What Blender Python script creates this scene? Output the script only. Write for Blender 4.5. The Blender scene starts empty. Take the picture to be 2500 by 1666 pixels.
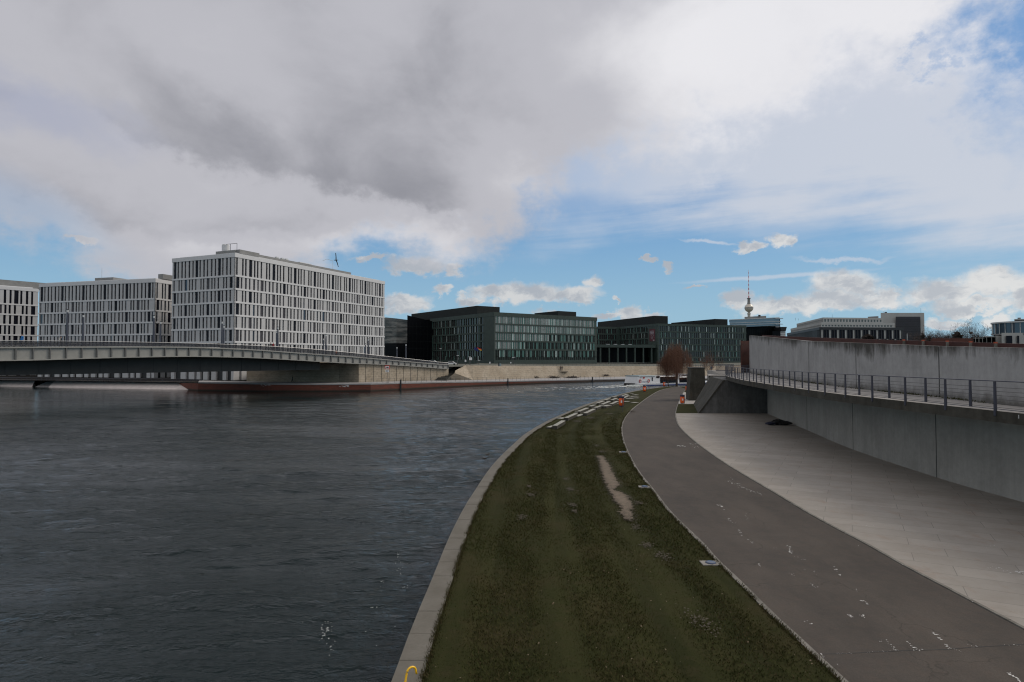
import bpy, math, random
import numpy as np
from mathutils import Vector
random.seed(11)
scene = bpy.context.scene
# ---------------------------------------------------------------- camera
F, CX, CY, EYE = 1550.0, 1250.0, 833.0, 7.0
PITCH = math.atan2(44.0, F)
cam_data = bpy.data.cameras.new('camera')
cam = bpy.data.objects.new('camera', cam_data)
scene.collection.objects.link(cam)
cam.location = (0, 0, EYE)
cam.rotation_euler = (math.pi/2 + PITCH, 0, 0)
cam_data.sensor_width = 36.0
cam_data.lens = 36.0*F/2500.0
cam_data.clip_start = 0.1
cam_data.clip_end = 12000
scene.camera = cam

def ray(px, py):
    u, v = (px-CX)/F, (CY-py)/F
    return Vector((u, math.cos(PITCH)-v*math.sin(PITCH), math.sin(PITCH)+v*math.cos(PITCH)))
def at(px, py, z):            # point of the photograph that lies at height z
    r = ray(px, py); t = (z-EYE)/r.z
    return Vector((r.x*t, r.y*t, z))
def atd(px, py, d):           # point of the photograph at distance d ahead
    r = ray(px, py); t = d/r.y
    return Vector((r.x*t, d, EYE+r.z*t))
def azel(px, py):
    r = ray(px, py).normalized()
    return math.degrees(math.atan2(r.x, r.y)), math.degrees(math.asin(r.z))

# ---------------------------------------------------------------- colour management
scene.view_settings.view_transform = 'Standard'
scene.view_settings.look = 'None'
scene.view_settings.gamma = 1.0
scene.view_settings.exposure = 0.0
scene.view_settings.use_curve_mapping = False
scene.cycles.max_bounces = 6
scene.cycles.diffuse_bounces = 3
scene.cycles.glossy_bounces = 3
scene.cycles.use_denoising = True
scene.cycles.filter_width = 1.15
scene.render.film_transparent = False

# ---------------------------------------------------------------- sun and sky
SUN_AZ, SUN_EL = 68.0, 38.0          # degrees to the right of +Y, above the horizon
sun_data = bpy.data.lights.new('sun', 'SUN')
sun_data.energy = 1.45
sun_data.angle = math.radians(20)
sun_data.color = (1.0, 0.89, 0.74)
sun = bpy.data.objects.new('sun', sun_data)
scene.collection.objects.link(sun)
sd = Vector((math.sin(math.radians(SUN_AZ))*math.cos(math.radians(SUN_EL)),
             math.cos(math.radians(SUN_AZ))*math.cos(math.radians(SUN_EL)), math.sin(math.radians(SUN_EL))))
sun.rotation_euler = sd.to_track_quat('Z', 'Y').to_euler()

world = bpy.data.worlds.new('World')
scene.world = world
world.use_nodes = True
nt = world.node_tree
nt.nodes.clear()
L = nt.links
class S:                              # a tiny expression language over math nodes
    def __init__(s, sock): s.s = sock
    def __add__(a, b): return m_('ADD', a, b)
    __radd__ = __add__
    def __sub__(a, b): return m_('SUBTRACT', a, b)
    def __rsub__(a, b): return m_('SUBTRACT', b, a)
    def __mul__(a, b): return m_('MULTIPLY', a, b)
    def __neg__(a): return m_('MULTIPLY', a, -1.0)
    __rmul__ = __mul__
    def __truediv__(a, b): return m_('DIVIDE', a, b)
def put(inp, v):
    if isinstance(v, S): L.new(v.s, inp)
    else: inp.default_value = v
def m_(op, *a, clamp=False):
    n = nt.nodes.new('ShaderNodeMath'); n.operation = op; n.use_clamp = clamp
    for i, v in enumerate(a): put(n.inputs[i], v)
    return S(n.outputs[0])
def vec(x, y, z):
    n = nt.nodes.new('ShaderNodeCombineXYZ')
    for i, v in enumerate((x, y, z)): put(n.inputs[i], v)
    return S(n.outputs[0])
def noise(v, scale, detail=6, rough=0.55, dist=0.0):
    n = nt.nodes.new('ShaderNodeTexNoise'); put(n.inputs['Vector'], v)
    n.inputs['Scale'].default_value = scale; n.inputs['Detail'].default_value = detail
    n.inputs['Roughness'].default_value = rough; n.inputs['Distortion'].default_value = dist
    return S(n.outputs[0])
def sstep(x, lo, hi):
    n = nt.nodes.new('ShaderNodeMapRange'); n.interpolation_type = 'SMOOTHSTEP'; n.clamp = True
    put(n.inputs[0], x); n.inputs[1].default_value = lo; n.inputs[2].default_value = hi
    n.inputs[3].default_value = 0; n.inputs[4].default_value = 1
    return S(n.outputs[0])
def mixc(f, a, b):
    n = nt.nodes.new('ShaderNodeMix'); n.data_type = 'RGBA'; n.clamp_factor = True
    put(n.inputs[0], f); put(n.inputs[6], a); put(n.inputs[7], b)
    return S(n.outputs[2])
def curve(x, pts):                    # piecewise curve y(x) over real units
    xs = [p[0] for p in pts]; ys = [p[1] for p in pts]
    x0, x1, y0, y1 = min(xs), max(xs), min(ys), max(ys)
    n = nt.nodes.new('ShaderNodeFloatCurve'); c = n.mapping.curves[0]
    nx = (x-x0)/(x1-x0)
    P = sorted(((p[0]-x0)/(x1-x0), (p[1]-y0)/(y1-y0)) for p in pts)
    c.points[0].location = P[0]; c.points[-1].location = P[-1]
    for p in P[1:-1]: c.points.new(*p)
    n.mapping.update(); put(n.inputs[1], nx)
    return S(n.outputs[0])*(y1-y0)+y0
tc = nt.nodes.new('ShaderNodeTexCoord')
sep = nt.nodes.new('ShaderNodeSeparateXYZ'); L.new(tc.outputs['Generated'], sep.inputs[0])
dx, dy, dz = (S(sep.outputs[i]) for i in range(3))
az = m_('ARCTAN2', dx, dy)*57.29578
el = m_('ARCSINE', dz)*57.29578
zc = m_('MAXIMUM', dz, 0.0)
pl = vec(dx/(zc+0.16), dy/(zc+0.16), 0.0)              # flat cloud layer overhead
ang = vec(az*0.1, el*0.14, 0.3)                        # clouds seen from the side
w1 = noise(ang, 1.0, 5, 0.6); 
w2 = noise(vec(az*0.1+7.3, el*0.14+2.1, 1.7), 1.0, 5, 0.6)
w3 = noise(vec(az*0.4+3.3, el*0.5+9.1, 4.7), 1.0, 6, 0.62)
w4 = noise(vec(az*0.4+13.3, el*0.5+4.1, 2.7), 1.0, 6, 0.62)
_vc = {}
def blob(px, py, rx, ry, rot=0.0, aw=az, ew=el):       # 1 in the middle, 0 at the rim, negative outside
    a0, e0 = azel(px, py)
    sx = abs(azel(px+50, py)[0]-azel(px-50, py)[0])/100; sy = abs(azel(px, py+50)[1]-azel(px, py-50)[1])/100
    k = (id(aw), id(ew))
    if k not in _vc: _vc[k] = (vec(aw, ew, 0.0), aw, ew)
    n = nt.nodes.new('ShaderNodeMapping'); n.vector_type = 'TEXTURE'
    put(n.inputs[0], _vc[k][0])
    n.inputs['Location'].default_value = (a0, e0, 0)
    n.inputs['Rotation'].default_value = (0, 0, math.radians(rot))
    n.inputs['Scale'].default_value = (rx*sx, ry*sy, 1)
    d = nt.nodes.new('ShaderNodeVectorMath'); d.operation = 'LENGTH'; L.new(n.outputs[0], d.inputs[0])
    return 1.0-S(d.outputs['Value'])
def gauss(*a, **k):
    b = blob(*a, **k); return sstep(b, -0.6, 0.9)
# --- clear sky
sky = nt.nodes.new('ShaderNodeTexSky'); sky.sky_type = 'NISHITA'; sky.sun_disc = False
sky.sun_elevation = math.radians(SUN_EL); sky.sun_rotation = math.radians(SUN_AZ)
sky.air_density = 1.0; sky.dust_density = 0.6; sky.ozone_density = 1.6
tint = nt.nodes.new('ShaderNodeMix'); tint.data_type = 'RGBA'; tint.blend_type = 'MULTIPLY'
tint.inputs[0].default_value = 1.0
L.new(sky.outputs[0], tint.inputs[6]); tint.inputs[7].default_value = (0.88, 0.96, 1.0, 1)
# brighten the low band a little the way thin haze does
clear = mixc(sstep(el, 30, -4)*0.55, S(tint.outputs[2]), (4.0, 6.1, 8.0, 1))
clear = mixc(sstep(el, 9, 0)*0.5, clear, (4.9, 6.6, 7.9, 1))
STR = 0.085
def lin(r, g, b):                                      # display colour -> background input
    f = lambda c: ((c/255+0.055)/1.055)**2.4 if c > 10 else c/255/12.92
    return (f(r)/STR, f(g)/STR, f(b)/STR, 1)
clear = mixc(0.72, clear, mixc(sstep(el, 1, 17), lin(146, 188, 212), lin(94, 149, 206)))
# --- thin veil of high cloud on the right and in the middle
streak = noise(vec(az*0.035+el*0.02, el*0.33-az*0.012, 5.0), 1.0, 7, 0.6, 0.3)
veil = curve(az, [(-180, 0.3), (-60, 0.2), (-39, 0.02), (-20, 0.0), (-2, 0.1), (3, 0.55), (10, 0.75), (20, 0.95), (40, 1.0), (70, 0.8), (180, 0.5)])
a_pts = [(-180, 12), (-39, 14), (-10, 16)] + [azel(x, y) for x, y in
         ((1250, 575), (1400, 590), (1550, 545), (1700, 540), (1850, 575), (2000, 590), (2150, 590), (2300, 620), (2500, 640))] + [(60, 8), (180, 12)]
vb = curve(az, a_pts)
veil_a = veil*sstep((el-vb)*0.13+(streak-0.5)*1.5+(w1-0.5)*0.8, -0.28, 0.55)
hole = gauss(1400, 505, 150, 32, -4, aw=az+(w1-0.5)*9, ew=el+(w2-0.5)*3)
hole2 = gauss(1850, 570, 330, 26, 2, aw=az+(w1-0.5)*9, ew=el+(w2-0.5)*3)
veil_a = veil_a*(1.0-hole*0.55)*(1.0-hole2*0.45)
corner = gauss(2500, 90, 190, 260, 14, aw=az+(w3-0.5)*9+(w1-0.5)*7, ew=el+(w4-0.5)*9)
corner = m_('MAXIMUM', corner, gauss(2420, 210, 150, 60, -30, aw=az+(w3-0.5)*9, ew=el+(w4-0.5)*9)*0.5)
corner = m_('MAXIMUM', corner, gauss(2300, 130, 60, 50, 0, aw=az+(w3-0.5)*14, ew=el+(w4-0.5)*12)*0.6)
veil_a = veil_a*(1.0-corner*0.92)
trail = sstep(blob(1890, 676, 300, 7.5, 1.6, ew=el+(w3-0.5)*0.5), 0.0, 0.75)*0.55
trail = m_('MAXIMUM', trail, sstep(blob(1730, 590, 95, 6, -9, ew=el+(w3-0.5)*1.1), 0.0, 0.75)*0.6)
trail = m_('MAXIMUM', trail, sstep(blob(2060, 634, 160, 10, -3, ew=el+(w3-0.5)*2.2), 0.0, 0.75)*0.55)
veil_a = m_('MAXIMUM', veil_a*0.93, trail)
veil_c = mixc(sstep(el+(streak-0.5)*14, 12, 34), lin(204, 209, 219), lin(208, 211, 222))
col = mixc(veil_a, clear, veil_c)
# --- distant cumulus
aw, ew = az+(w3-0.5)*4.2, el+(w4-0.5)*3.4
cl = None
for (px, py, rx, ry) in [
        (1215, 716, 75, 24), (1290, 712, 100, 34), (1385, 722, 95, 26), (1450, 695, 38, 24), (1150, 735, 45, 16),
        (1010, 643, 95, 26), (1110, 650, 42, 16), (905, 632, 45, 12), (1075, 706, 34, 16), (985, 735, 70, 26),
        (1540, 766, 40, 18), (1605, 768, 34, 14), (1490, 772, 45, 10), (1615, 648, 17, 12), (1585, 630, 18, 6), (1505, 737, 17, 8),
        (1830, 600, 36, 14), (1905, 588, 34, 20), (1800, 725, 45, 26), (1910, 740, 120, 30), (2060, 690, 110, 42),
        (2010, 735, 150, 34), (2150, 725, 60, 30), (2300, 712, 120, 40), (2420, 695, 110, 48), (2380, 745, 140, 22),
        (2500, 720, 60, 60), (2300, 782, 60, 16), (2440, 780, 60, 22), (2700, 700, 180, 70), (3000, 740, 220, 80),
        (-300, 720, 200, 70), (190, 585, 45, 12), (1700, 700, 22, 6), (1350, 770, 60, 12)]:
    b = blob(px, py+2, rx*1.12, ry*1.12, 0, aw, ew)
    cl = b if cl is None else m_('SMOOTH_MAX', cl, b, 0.14)
cum_a = sstep(cl+(w4-0.5)*0.6, 0.0, 0.55)*0.93
cu_n = noise(vec(az*0.22+1.3, el*0.42+(w3-0.5)*1.2, 8.0), 1.0, 7, 0.6)
cu_sh = sstep(cu_n+cl*0.10, 0.44, 0.64)
cum_c = mixc(cu_sh, lin(222, 221, 220), lin(172, 177, 186))
cum_c = mixc(sstep(az, 8, 34)*0.6, mixc(0.25, cum_c, lin(175, 180, 184)), mixc(0.6-cu_sh*0.35, cum_c, lin(242, 240, 236)))
col = mixc(cum_a, col, cum_c)
# --- the big broken deck
edge = [(-180, 10), (-60, 9)] + [azel(x, y) for x, y in
        ((0, 575), (110, 610), (190, 650), (250, 690), (330, 735), (420, 750), (700, 735), (800, 700), (845, 640), (950, 625), (1050, 650),
         (1130, 645), (1200, 622), (1270, 560), (1350, 500), (1450, 455), (1560, 440), (1700, 420), (1900, 330), (2100, 250),
         (2250, 225), (2380, 300), (2500, 330))] + [(50, 30), (80, 16), (180, 10)]
db = curve(az+(w3-0.5)*3.0, edge)
fine = noise(pl, 3.0, 8, 0.6, 0.4)
dsig = (el-db)*(0.15-sstep(az, -9, 4)*0.06)+(w4-0.5)*0.8+(w2-0.5)*0.9+(fine-0.5)*0.4
deck_a = sstep(dsig, -0.15, 0.50)
thin = sstep(az, 2, 26)
deck_a = deck_a*(1.0-corner)
deck_a = deck_a*(1.0-gauss(90, 520, 260, 60, -25, aw=az+(w1-0.5)*6)*0.35)
big = noise(pl, 0.62, 7, 0.5, 0.5)
bil = noise(vec(az*0.075+el*0.05, el*0.11-az*0.03, 2.4), 1.0, 7, 0.55, 0.35)
ga, ge = az+(w1-0.5)*7+(w3-0.5)*1.5, el+(w2-0.5)*6+(w4-0.5)*1.5
g_ = lambda px, py, rx, ry, rot=0.0: gauss(px, py, rx, ry, rot, aw=ga, ew=ge)
br = 0.53+(big-0.5)*0.35+(bil-0.5)*0.8+(fine-0.5)*0.22
for amt, px, py, rx, ry, rot in [
        (-0.20, 760, 330, 480, 75, -20), (-0.16, 400, 240, 260, 60, -25), (-0.10, 1150, 450, 170, 60, -25),
        (-0.12, 330, 610, 160, 45, -15), (-0.14, 60, 380, 170, 110, 0),
        (0.34, 560, 160, 240, 70, -30), (0.20, 100, 120, 260, 130, 0), 
        (0.34, 1210, 420, 90, 70, 0), (0.30, 1120, 590, 130, 45, -20),
        (0.26, 920, 60, 100, 100, -50), (-0.13, 1180, 110, 330, 150, -20), (-0.24, 1400, 330, 300, 120, -18),
        (0.36, 1640, 60, 300, 90, 0), (0.40, 1720, 170, 180, 110, 30), (0.24, 1850, 290, 150, 130, 25), (0.50, 2180, 60, 230, 130, 0),
        (0.26, 1600, 400, 160, 40, 8), (0.25, 2150, 200, 300, 80, 10), (-0.30, 1980, 160, 120, 110, 20), (0.2, 1390, 160, 170, 60, 20)]:
    br = br+g_(px, py, rx*1.3, ry*1.45, rot)*amt*0.72
# rolls of cloud: each has a lit, billowing upper rim and a dark base, with the shaded underside of the next one above it
def roll(pts, amp, soft_dn, soft_up, wob, up=0.34, dn=0.30):
    P_ = [azel(x, y) for x, y in pts]; P_ = [(-180, P_[0][1])]+P_+[(180, P_[-1][1])]
    t = el-curve(az+(w3-0.5)*2.0, P_)+(w3-0.5)*wob+(w4-0.5)*wob*0.8+(w1-0.5)*wob*0.9+(fine-0.5)*wob*0.15
    A_ = curve(az, amp); lit = m_('POWER', 2.718, m_('MINIMUM', t, 0.0)*(1.0/soft_dn)); drk = m_('POWER', 2.718, -(m_('MAXIMUM', t, 0.0)*(1.0/soft_up)))
    side = sstep(t, -1.1, 1.0)
    return A_*((1.0-side)*lit*dn-side*drk*up)
br = br+roll([(-400, 190), (0, 240), (160, 252), (270, 300), (350, 355), (480, 398), (640, 425), (800, 462), (920, 480), (1040, 522), (1180, 550), (1300, 560)],
             [(-180, 0.3), (-60, 0.5), (-39, 0.45), (-33, 0.75), (-25, 1.0), (-8, 1.0), (-3, 0.55), (1, 0.0), (180, 0.0)], 3.4, 6.4, 3.0, 0.20, 0.27)
br = br+roll([(0, 470), (160, 500), (260, 560), (420, 572), (640, 566), (850, 560), (960, 548), (1100, 566), (1300, 600)],
             [(-180, 0.0), (-45, 0.1), (-36, 0.6), (-30, 0.95), (-14, 0.95), (-8, 0.35), (-2, 0.0), (180, 0.0)], 2.6, 3.0, 2.4, 0.30, 0.26)
br = br+sstep(az, -8, 24)*0.46
# rims of the deck are thin and therefore lighter
br = br+(1.0-sstep(dsig, 0.1, 1.1))*0.22
d1 = mixc(sstep(br, 0.0, 0.62), lin(145, 146, 154), lin(187, 187, 194))
deck_c = mixc(sstep(br, 0.62, 1.5), d1, lin(236, 235, 238))
bluish = gauss(60, 240, 330, 60, -8, aw=az+(w1-0.5)*8, ew=el+(w2-0.5)*8)*0.5
deck_c = mixc(bluish, deck_c, lin(156, 164, 190))
col = mixc(deck_a*(1.0-thin*0.12), col, deck_c)
# --- ground half of the sphere: dull grey so that nothing glows from below
col = mixc(sstep(el, -0.3, -3.0), col, lin(92, 94, 96))
# out-of-view sky is brightened and warmed as added fill, most round the sun
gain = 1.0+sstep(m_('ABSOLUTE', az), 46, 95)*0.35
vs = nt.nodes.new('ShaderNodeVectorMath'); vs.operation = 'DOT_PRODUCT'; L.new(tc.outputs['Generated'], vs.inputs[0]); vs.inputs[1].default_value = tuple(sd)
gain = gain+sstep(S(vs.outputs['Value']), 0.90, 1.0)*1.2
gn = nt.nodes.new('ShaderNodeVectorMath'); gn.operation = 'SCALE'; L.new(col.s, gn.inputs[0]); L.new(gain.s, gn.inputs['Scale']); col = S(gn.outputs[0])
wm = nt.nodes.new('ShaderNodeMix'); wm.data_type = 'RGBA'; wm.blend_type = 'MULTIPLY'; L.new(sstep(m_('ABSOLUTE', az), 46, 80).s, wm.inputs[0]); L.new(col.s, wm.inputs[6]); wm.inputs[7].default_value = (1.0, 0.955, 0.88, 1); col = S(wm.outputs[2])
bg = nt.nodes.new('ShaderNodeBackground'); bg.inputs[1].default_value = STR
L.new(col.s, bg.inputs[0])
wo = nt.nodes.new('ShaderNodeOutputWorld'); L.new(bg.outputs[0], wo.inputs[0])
world.cycles.sampling_method = 'MANUAL'
world.cycles.sample_map_resolution = 1024
# ================================================================ helpers
col_ = scene.collection
ABS = set()
class MB:                             # collects faces, then links them as ONE mesh object
    def __init__(s): s.v, s.f, s.m = [], [], []
    def face(s, pts, m=0):
        n = len(s.v); s.v += [tuple(p) for p in pts]; s.f.append(tuple(range(n, n+len(pts)))); s.m.append(m)
    def hexa(s, b, t, m=0):           # bottom ring and top ring of points (counter-clockwise from above)
        n, k = len(s.v), len(b); s.v += [tuple(p) for p in b]+[tuple(p) for p in t]
        s.f.append(tuple(range(n+k-1, n-1, -1))); s.f.append(tuple(range(n+k, n+2*k)))
        for i in range(k): s.f.append((n+i, n+(i+1) % k, n+k+(i+1) % k, n+k+i))
        s.m += [m]*(k+2)
    def box(s, x0, x1, y0, y1, z0, z1, m=0):
        r = [(x0, y0), (x1, y0), (x1, y1), (x0, y1)]
        s.hexa([(x, y, z0) for x, y in r], [(x, y, z1) for x, y in r], m)
    def obox(s, o, d, n, a0, a1, b0, b1, z0, z1, m=0):   # box in a frame: origin o, along d, outwards n
        r = [(a0, b1), (a1, b1), (a1, b0), (a0, b0)]
        q = [(o[0]+d[0]*a+n[0]*b, o[1]+d[1]*a+n[1]*b) for a, b in r]
        s.hexa([(x, y, z0) for x, y in q], [(x, y, z1) for x, y in q], m)
    def tube(s, pts, r, k=6, m=0, cap=True):
        pts = [Vector(p) for p in pts]; rr = r if isinstance(r, (list, tuple)) else [r]*len(pts)
        n0 = len(s.v)
        for i, p in enumerate(pts):
            t = (pts[min(i+1, len(pts)-1)]-pts[max(i-1, 0)]).normalized()
            up = Vector((0, 0, 1)) if abs(t.z) < 0.9 else Vector((1, 0, 0))
            a = t.cross(up).normalized(); b = t.cross(a)
            for j in range(k):
                g = 2*math.pi*j/k; s.v.append(tuple(p+(a*math.cos(g)+b*math.sin(g))*rr[i]))
        for i in range(len(pts)-1):
            for j in range(k):
                s.f.append((n0+i*k+j, n0+i*k+(j+1) % k, n0+(i+1)*k+(j+1) % k, n0+(i+1)*k+j)); s.m.append(m)
        if cap:
            s.f.append(tuple(n0+j for j in range(k-1, -1, -1))); s.f.append(tuple(n0+(len(pts)-1)*k+j for j in range(k))); s.m += [m, m]
    def lathe(s, c, prof, k=16, m=0):   # prof: (radius, z)
        n0 = len(s.v)
        for r, z in prof:
            for j in range(k):
                g = 2*math.pi*j/k; s.v.append((c[0]+r*math.cos(g), c[1]+r*math.sin(g), c[2]+z))
        for i in range(len(prof)-1):
            for j in range(k):
                s.f.append((n0+i*k+j, n0+i*k+(j+1) % k, n0+(i+1)*k+(j+1) % k, n0+(i+1)*k+j)); s.m.append(m)
        s.f.append(tuple(n0+j for j in range(k-1, -1, -1))); s.f.append(tuple(n0+(len(prof)-1)*k+j for j in range(k))); s.m += [m, m]
    def build(s, name, mats, parent=None, smooth=False):
        me = bpy.data.meshes.new(name); me.from_pydata(s.v, [], s.f)
        for mt in (mats if isinstance(mats, (list, tuple)) else [mats]): me.materials.append(mt)
        if len(me.materials) > 1: me.polygons.foreach_set('material_index', s.m)
        if smooth: me.polygons.foreach_set('use_smooth', [True]*len(s.f))
        me.update()
        o = bpy.data.objects.new(name, me); col_.objects.link(o)
        if parent is not None:
            o.parent = parent               # parts are written in world coordinates unless the thing is a movable prototype
            if parent.name in ABS: o.location = tuple(-c for c in parent.location)
        return o
def tag(o, label=None, cat=None, group=None, kind=None):
    if label: o['label'] = label
    if cat: o['category'] = cat
    if group: o['group'] = group
    if kind: o['kind'] = kind
    return o
def thing(name, loc, label, cat, group=None, absolute=True):
    # Empty at the thing's base; with absolute=True its parts are written in world coordinates
    o = bpy.data.objects.new(name, None); col_.objects.link(o); o.location = loc; o.empty_display_size = 0.3
    if absolute: ABS.add(o.name)
    return tag(o, label, cat, group)
def dup(root, loc=None, rz=None, label=None, scale=None, group=None):
    c = root.copy(); col_.objects.link(c)
    if loc is not None: c.location = loc
    if rz is not None: c.rotation_euler = (0, 0, rz)
    if scale is not None: c.scale = scale if isinstance(scale, (tuple, list)) else (scale,)*3
    if label: c['label'] = label
    if group: c['group'] = group
    for ch in [x for x in bpy.data.objects if x.parent == root]:
        d = ch.copy(); col_.objects.link(d); d.parent = c
        for g in [x for x in bpy.data.objects if x.parent == ch]:
            e = g.copy(); col_.objects.link(e); e.parent = d
    return c
def struct(name, mb, mats, smooth=False):
    return tag(mb.build(name, mats, None, smooth), kind='structure')
def flat(poly, z, mb=None):
    mb = mb or MB(); mb.face([(p[0], p[1], z) for p in poly]); return mb
def resample(pts, step):
    out = [Vector(pts[0])]
    for a, b in zip(pts, pts[1:]):
        a, b = Vector(a), Vector(b); n = max(1, int((b-a).length/step))
        for i in range(1, n+1): out.append(a.lerp(b, i/n))
    return out
def smoothline(pts, n=8):             # Catmull-Rom through points
    P = [Vector(p) for p in pts]; P = [P[0]*2-P[1]]+P+[P[-1]*2-P[-2]]; out = []
    for i in range(1, len(P)-2):
        for k in range(n):
            t = k/n; a, b, c, d = P[i-1:i+3]
            out.append(0.5*((2*b)+(c-a)*t+(2*a-5*b+4*c-d)*t*t+(3*b-a-3*c+d)*t**3))
    out.append(P[-2]); return out
def hit(P0, D, px):                   # where the line P0 + D*t crosses the sight line of column px
    u = (px-CX)/F/math.cos(PITCH)
    t = (u*P0[1]-P0[0])/(D[0]-u*D[1])
    return t

# ================================================================ materials
def mat(name, base, rough=0.7, metal=0.0, spec=0.5, var=None, scale=1.0, bump=0.0, bscale=20.0, stretch=(1, 1, 1), coords='Object', detail=6, emit=None):
    """principled material whose colour wanders between base and var by world-anchored noise, with an optional fine bump"""
    m = bpy.data.materials.new(name); m.use_nodes = True; t = m.node_tree; p = t.nodes['Principled BSDF']
    p.inputs['Base Color'].default_value = (*base, 1); p.inputs['Roughness'].default_value = rough
    p.inputs['Metallic'].default_value = metal; p.inputs['Specular IOR Level'].default_value = spec
    if var is not None or bump:
        tc = t.nodes.new('ShaderNodeTexCoord'); mp = t.nodes.new('ShaderNodeMapping'); mp.inputs['Scale'].default_value = stretch
        t.links.new(tc.outputs[coords], mp.inputs[0])
    if var is not None:
        n = t.nodes.new('ShaderNodeTexNoise'); n.inputs['Scale'].default_value = scale; n.inputs['Detail'].default_value = detail
        n.inputs['Roughness'].default_value = 0.65
        t.links.new(mp.outputs[0], n.inputs['Vector'])
        r = t.nodes.new('ShaderNodeMapRange'); r.inputs[1].default_value = 0.32; r.inputs[2].default_value = 0.68
        t.links.new(n.outputs[0], r.inputs[0])
        x = t.nodes.new('ShaderNodeMix'); x.data_type = 'RGBA'
        x.inputs[6].default_value = (*base, 1); x.inputs[7].default_value = (*var, 1)
        t.links.new(r.outputs[0], x.inputs[0]); t.links.new(x.outputs[2], p.inputs['Base Color'])
    if bump:
        n2 = t.nodes.new('ShaderNodeTexNoise'); n2.inputs['Scale'].default_value = bscale; n2.inputs['Detail'].default_value = 5
        t.links.new(mp.outputs[0], n2.inputs['Vector'])
        b = t.nodes.new('ShaderNodeBump'); b.inputs['Strength'].default_value = bump; b.inputs['Distance'].default_value = 0.02
        t.links.new(n2.outputs[0], b.inputs['Height']); t.links.new(b.outputs[0], p.inputs['Normal'])
    if emit:
        p.inputs['Emission Color'].default_value = (*emit[:3], 1); p.inputs['Emission Strength'].default_value = emit[3]
    return m
class G:                              # tiny graph helper for the richer materials
    def __init__(s, m):
        s.t = m.node_tree; s.p = s.t.nodes['Principled BSDF']
        s.tc = s.t.nodes.new('ShaderNodeTexCoord'); s.geo = s.t.nodes.new('ShaderNodeNewGeometry')
    def l(s, a, b): s.t.links.new(a, b)
    def mapping(s, scale=(1, 1, 1), rot=(0, 0, 0), src=None):
        n = s.t.nodes.new('ShaderNodeMapping'); n.inputs['Scale'].default_value = scale; n.inputs['Rotation'].default_value = rot
        s.l(src or s.geo.outputs['Position'], n.inputs[0]); return n.outputs[0]
    def noise(s, v, sc, det=5, rough=0.6, dist=0.0):
        n = s.t.nodes.new('ShaderNodeTexNoise'); n.inputs['Scale'].default_value = sc; n.inputs['Detail'].default_value = det
        n.inputs['Roughness'].default_value = rough; n.inputs['Distortion'].default_value = dist; s.l(v, n.inputs['Vector']); return n.outputs[0]
    def rng(s, x, a, b, c=0.0, d=1.0, smooth=False):
        n = s.t.nodes.new('ShaderNodeMapRange'); n.inputs[1].default_value = a; n.inputs[2].default_value = b
        n.inputs[3].default_value = c; n.inputs[4].default_value = d
        if smooth: n.interpolation_type = 'SMOOTHSTEP'
        s.l(x, n.inputs[0]); return n.outputs[0]
    def math(s, op, a, b=0.0):
        n = s.t.nodes.new('ShaderNodeMath'); n.operation = op
        for i, v in enumerate((a, b)):
            if hasattr(v, 'is_linked'): s.l(v, n.inputs[i])
            else: n.inputs[i].default_value = v
        return n.outputs[0]
    def mix(s, f, a, b, mode='MIX'):
        n = s.t.nodes.new('ShaderNodeMix'); n.data_type = 'RGBA'; n.blend_type = mode
        for i, v in ((0, f), (6, a), (7, b)):
            if hasattr(v, 'is_linked'): s.l(v, n.inputs[i])
            elif i == 0: n.inputs[0].default_value = v
            else: n.inputs[i].default_value = (*v, 1) if len(v) == 3 else v
        return n.outputs[2]
    def sep(s, v):
        n = s.t.nodes.new('ShaderNodeSeparateXYZ'); s.l(v, n.inputs[0]); return n.outputs
    def bump(s, h, strength, dist=0.02, normal=None):
        n = s.t.nodes.new('ShaderNodeBump'); n.inputs['Strength'].default_value = strength; n.inputs['Distance'].default_value = dist
        s.l(h, n.inputs['Height'])
        if normal: s.l(normal, n.inputs['Normal'])
        return n.outputs[0]
def new(name, rough=0.8, base=(0.3, 0.3, 0.3), spec=0.4):
    m = bpy.data.materials.new(name); m.use_nodes = True; p = m.node_tree.nodes['Principled BSDF']
    p.inputs['Roughness'].default_value = rough; p.inputs['Base Color'].default_value = (*base, 1); p.inputs['Specular IOR Level'].default_value = spec
    return m, G(m)

# --- fair-faced concrete: cloudy greys, vertical rain streaks, moss at the top edge
def concrete(name, light, dark, streak=0.5, rust=0.0, moss=0.0):
    m, g = new(name, 0.85, light, 0.25)
    pos = g.geo.outputs['Position']
    a = g.noise(pos, 0.45, 6, 0.6); b = g.noise(g.mapping((1.3, 1.3, 0.10)), 1.6, 6, 0.7); c = g.noise(pos, 3.5, 6, 0.7)
    f = g.math('ADD', g.math('MULTIPLY', a, 0.5), g.math('ADD', g.math('MULTIPLY', b, streak), g.math('MULTIPLY', c, 0.35)))
    f = g.rng(f, 0.42*(0.85+streak), 0.60*(0.85+streak)+0.02)
    cl = g.mix(f, dark, light)
    pits = g.noise(pos, 9.0, 4, 0.8); cl = g.mix(g.rng(pits, 0.66, 0.74, 0, 0.35), cl, tuple(x*0.45 for x in dark))
    if rust:
        r = g.noise(g.mapping((1, 1, 0.5)), 0.8, 6, 0.7); cl = g.mix(g.rng(r, 0.58, 0.72, 0, rust), cl, (0.16, 0.105, 0.06))
    g.l(cl, g.p.inputs['Base Color'])
    g.l(g.bump(g.noise(pos, 14, 5, 0.7), 0.35, 0.02), g.p.inputs['Normal'])
    return m, g, cl
M = {}
M['conc_low'] = concrete('lower_wall_concrete', (0.36, 0.345, 0.32), (0.265, 0.255, 0.235), 0.4)[0]
m, g, cl = concrete('upper_wall_concrete', (0.385, 0.38, 0.378), (0.28, 0.275, 0.273), 0.4)
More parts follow.
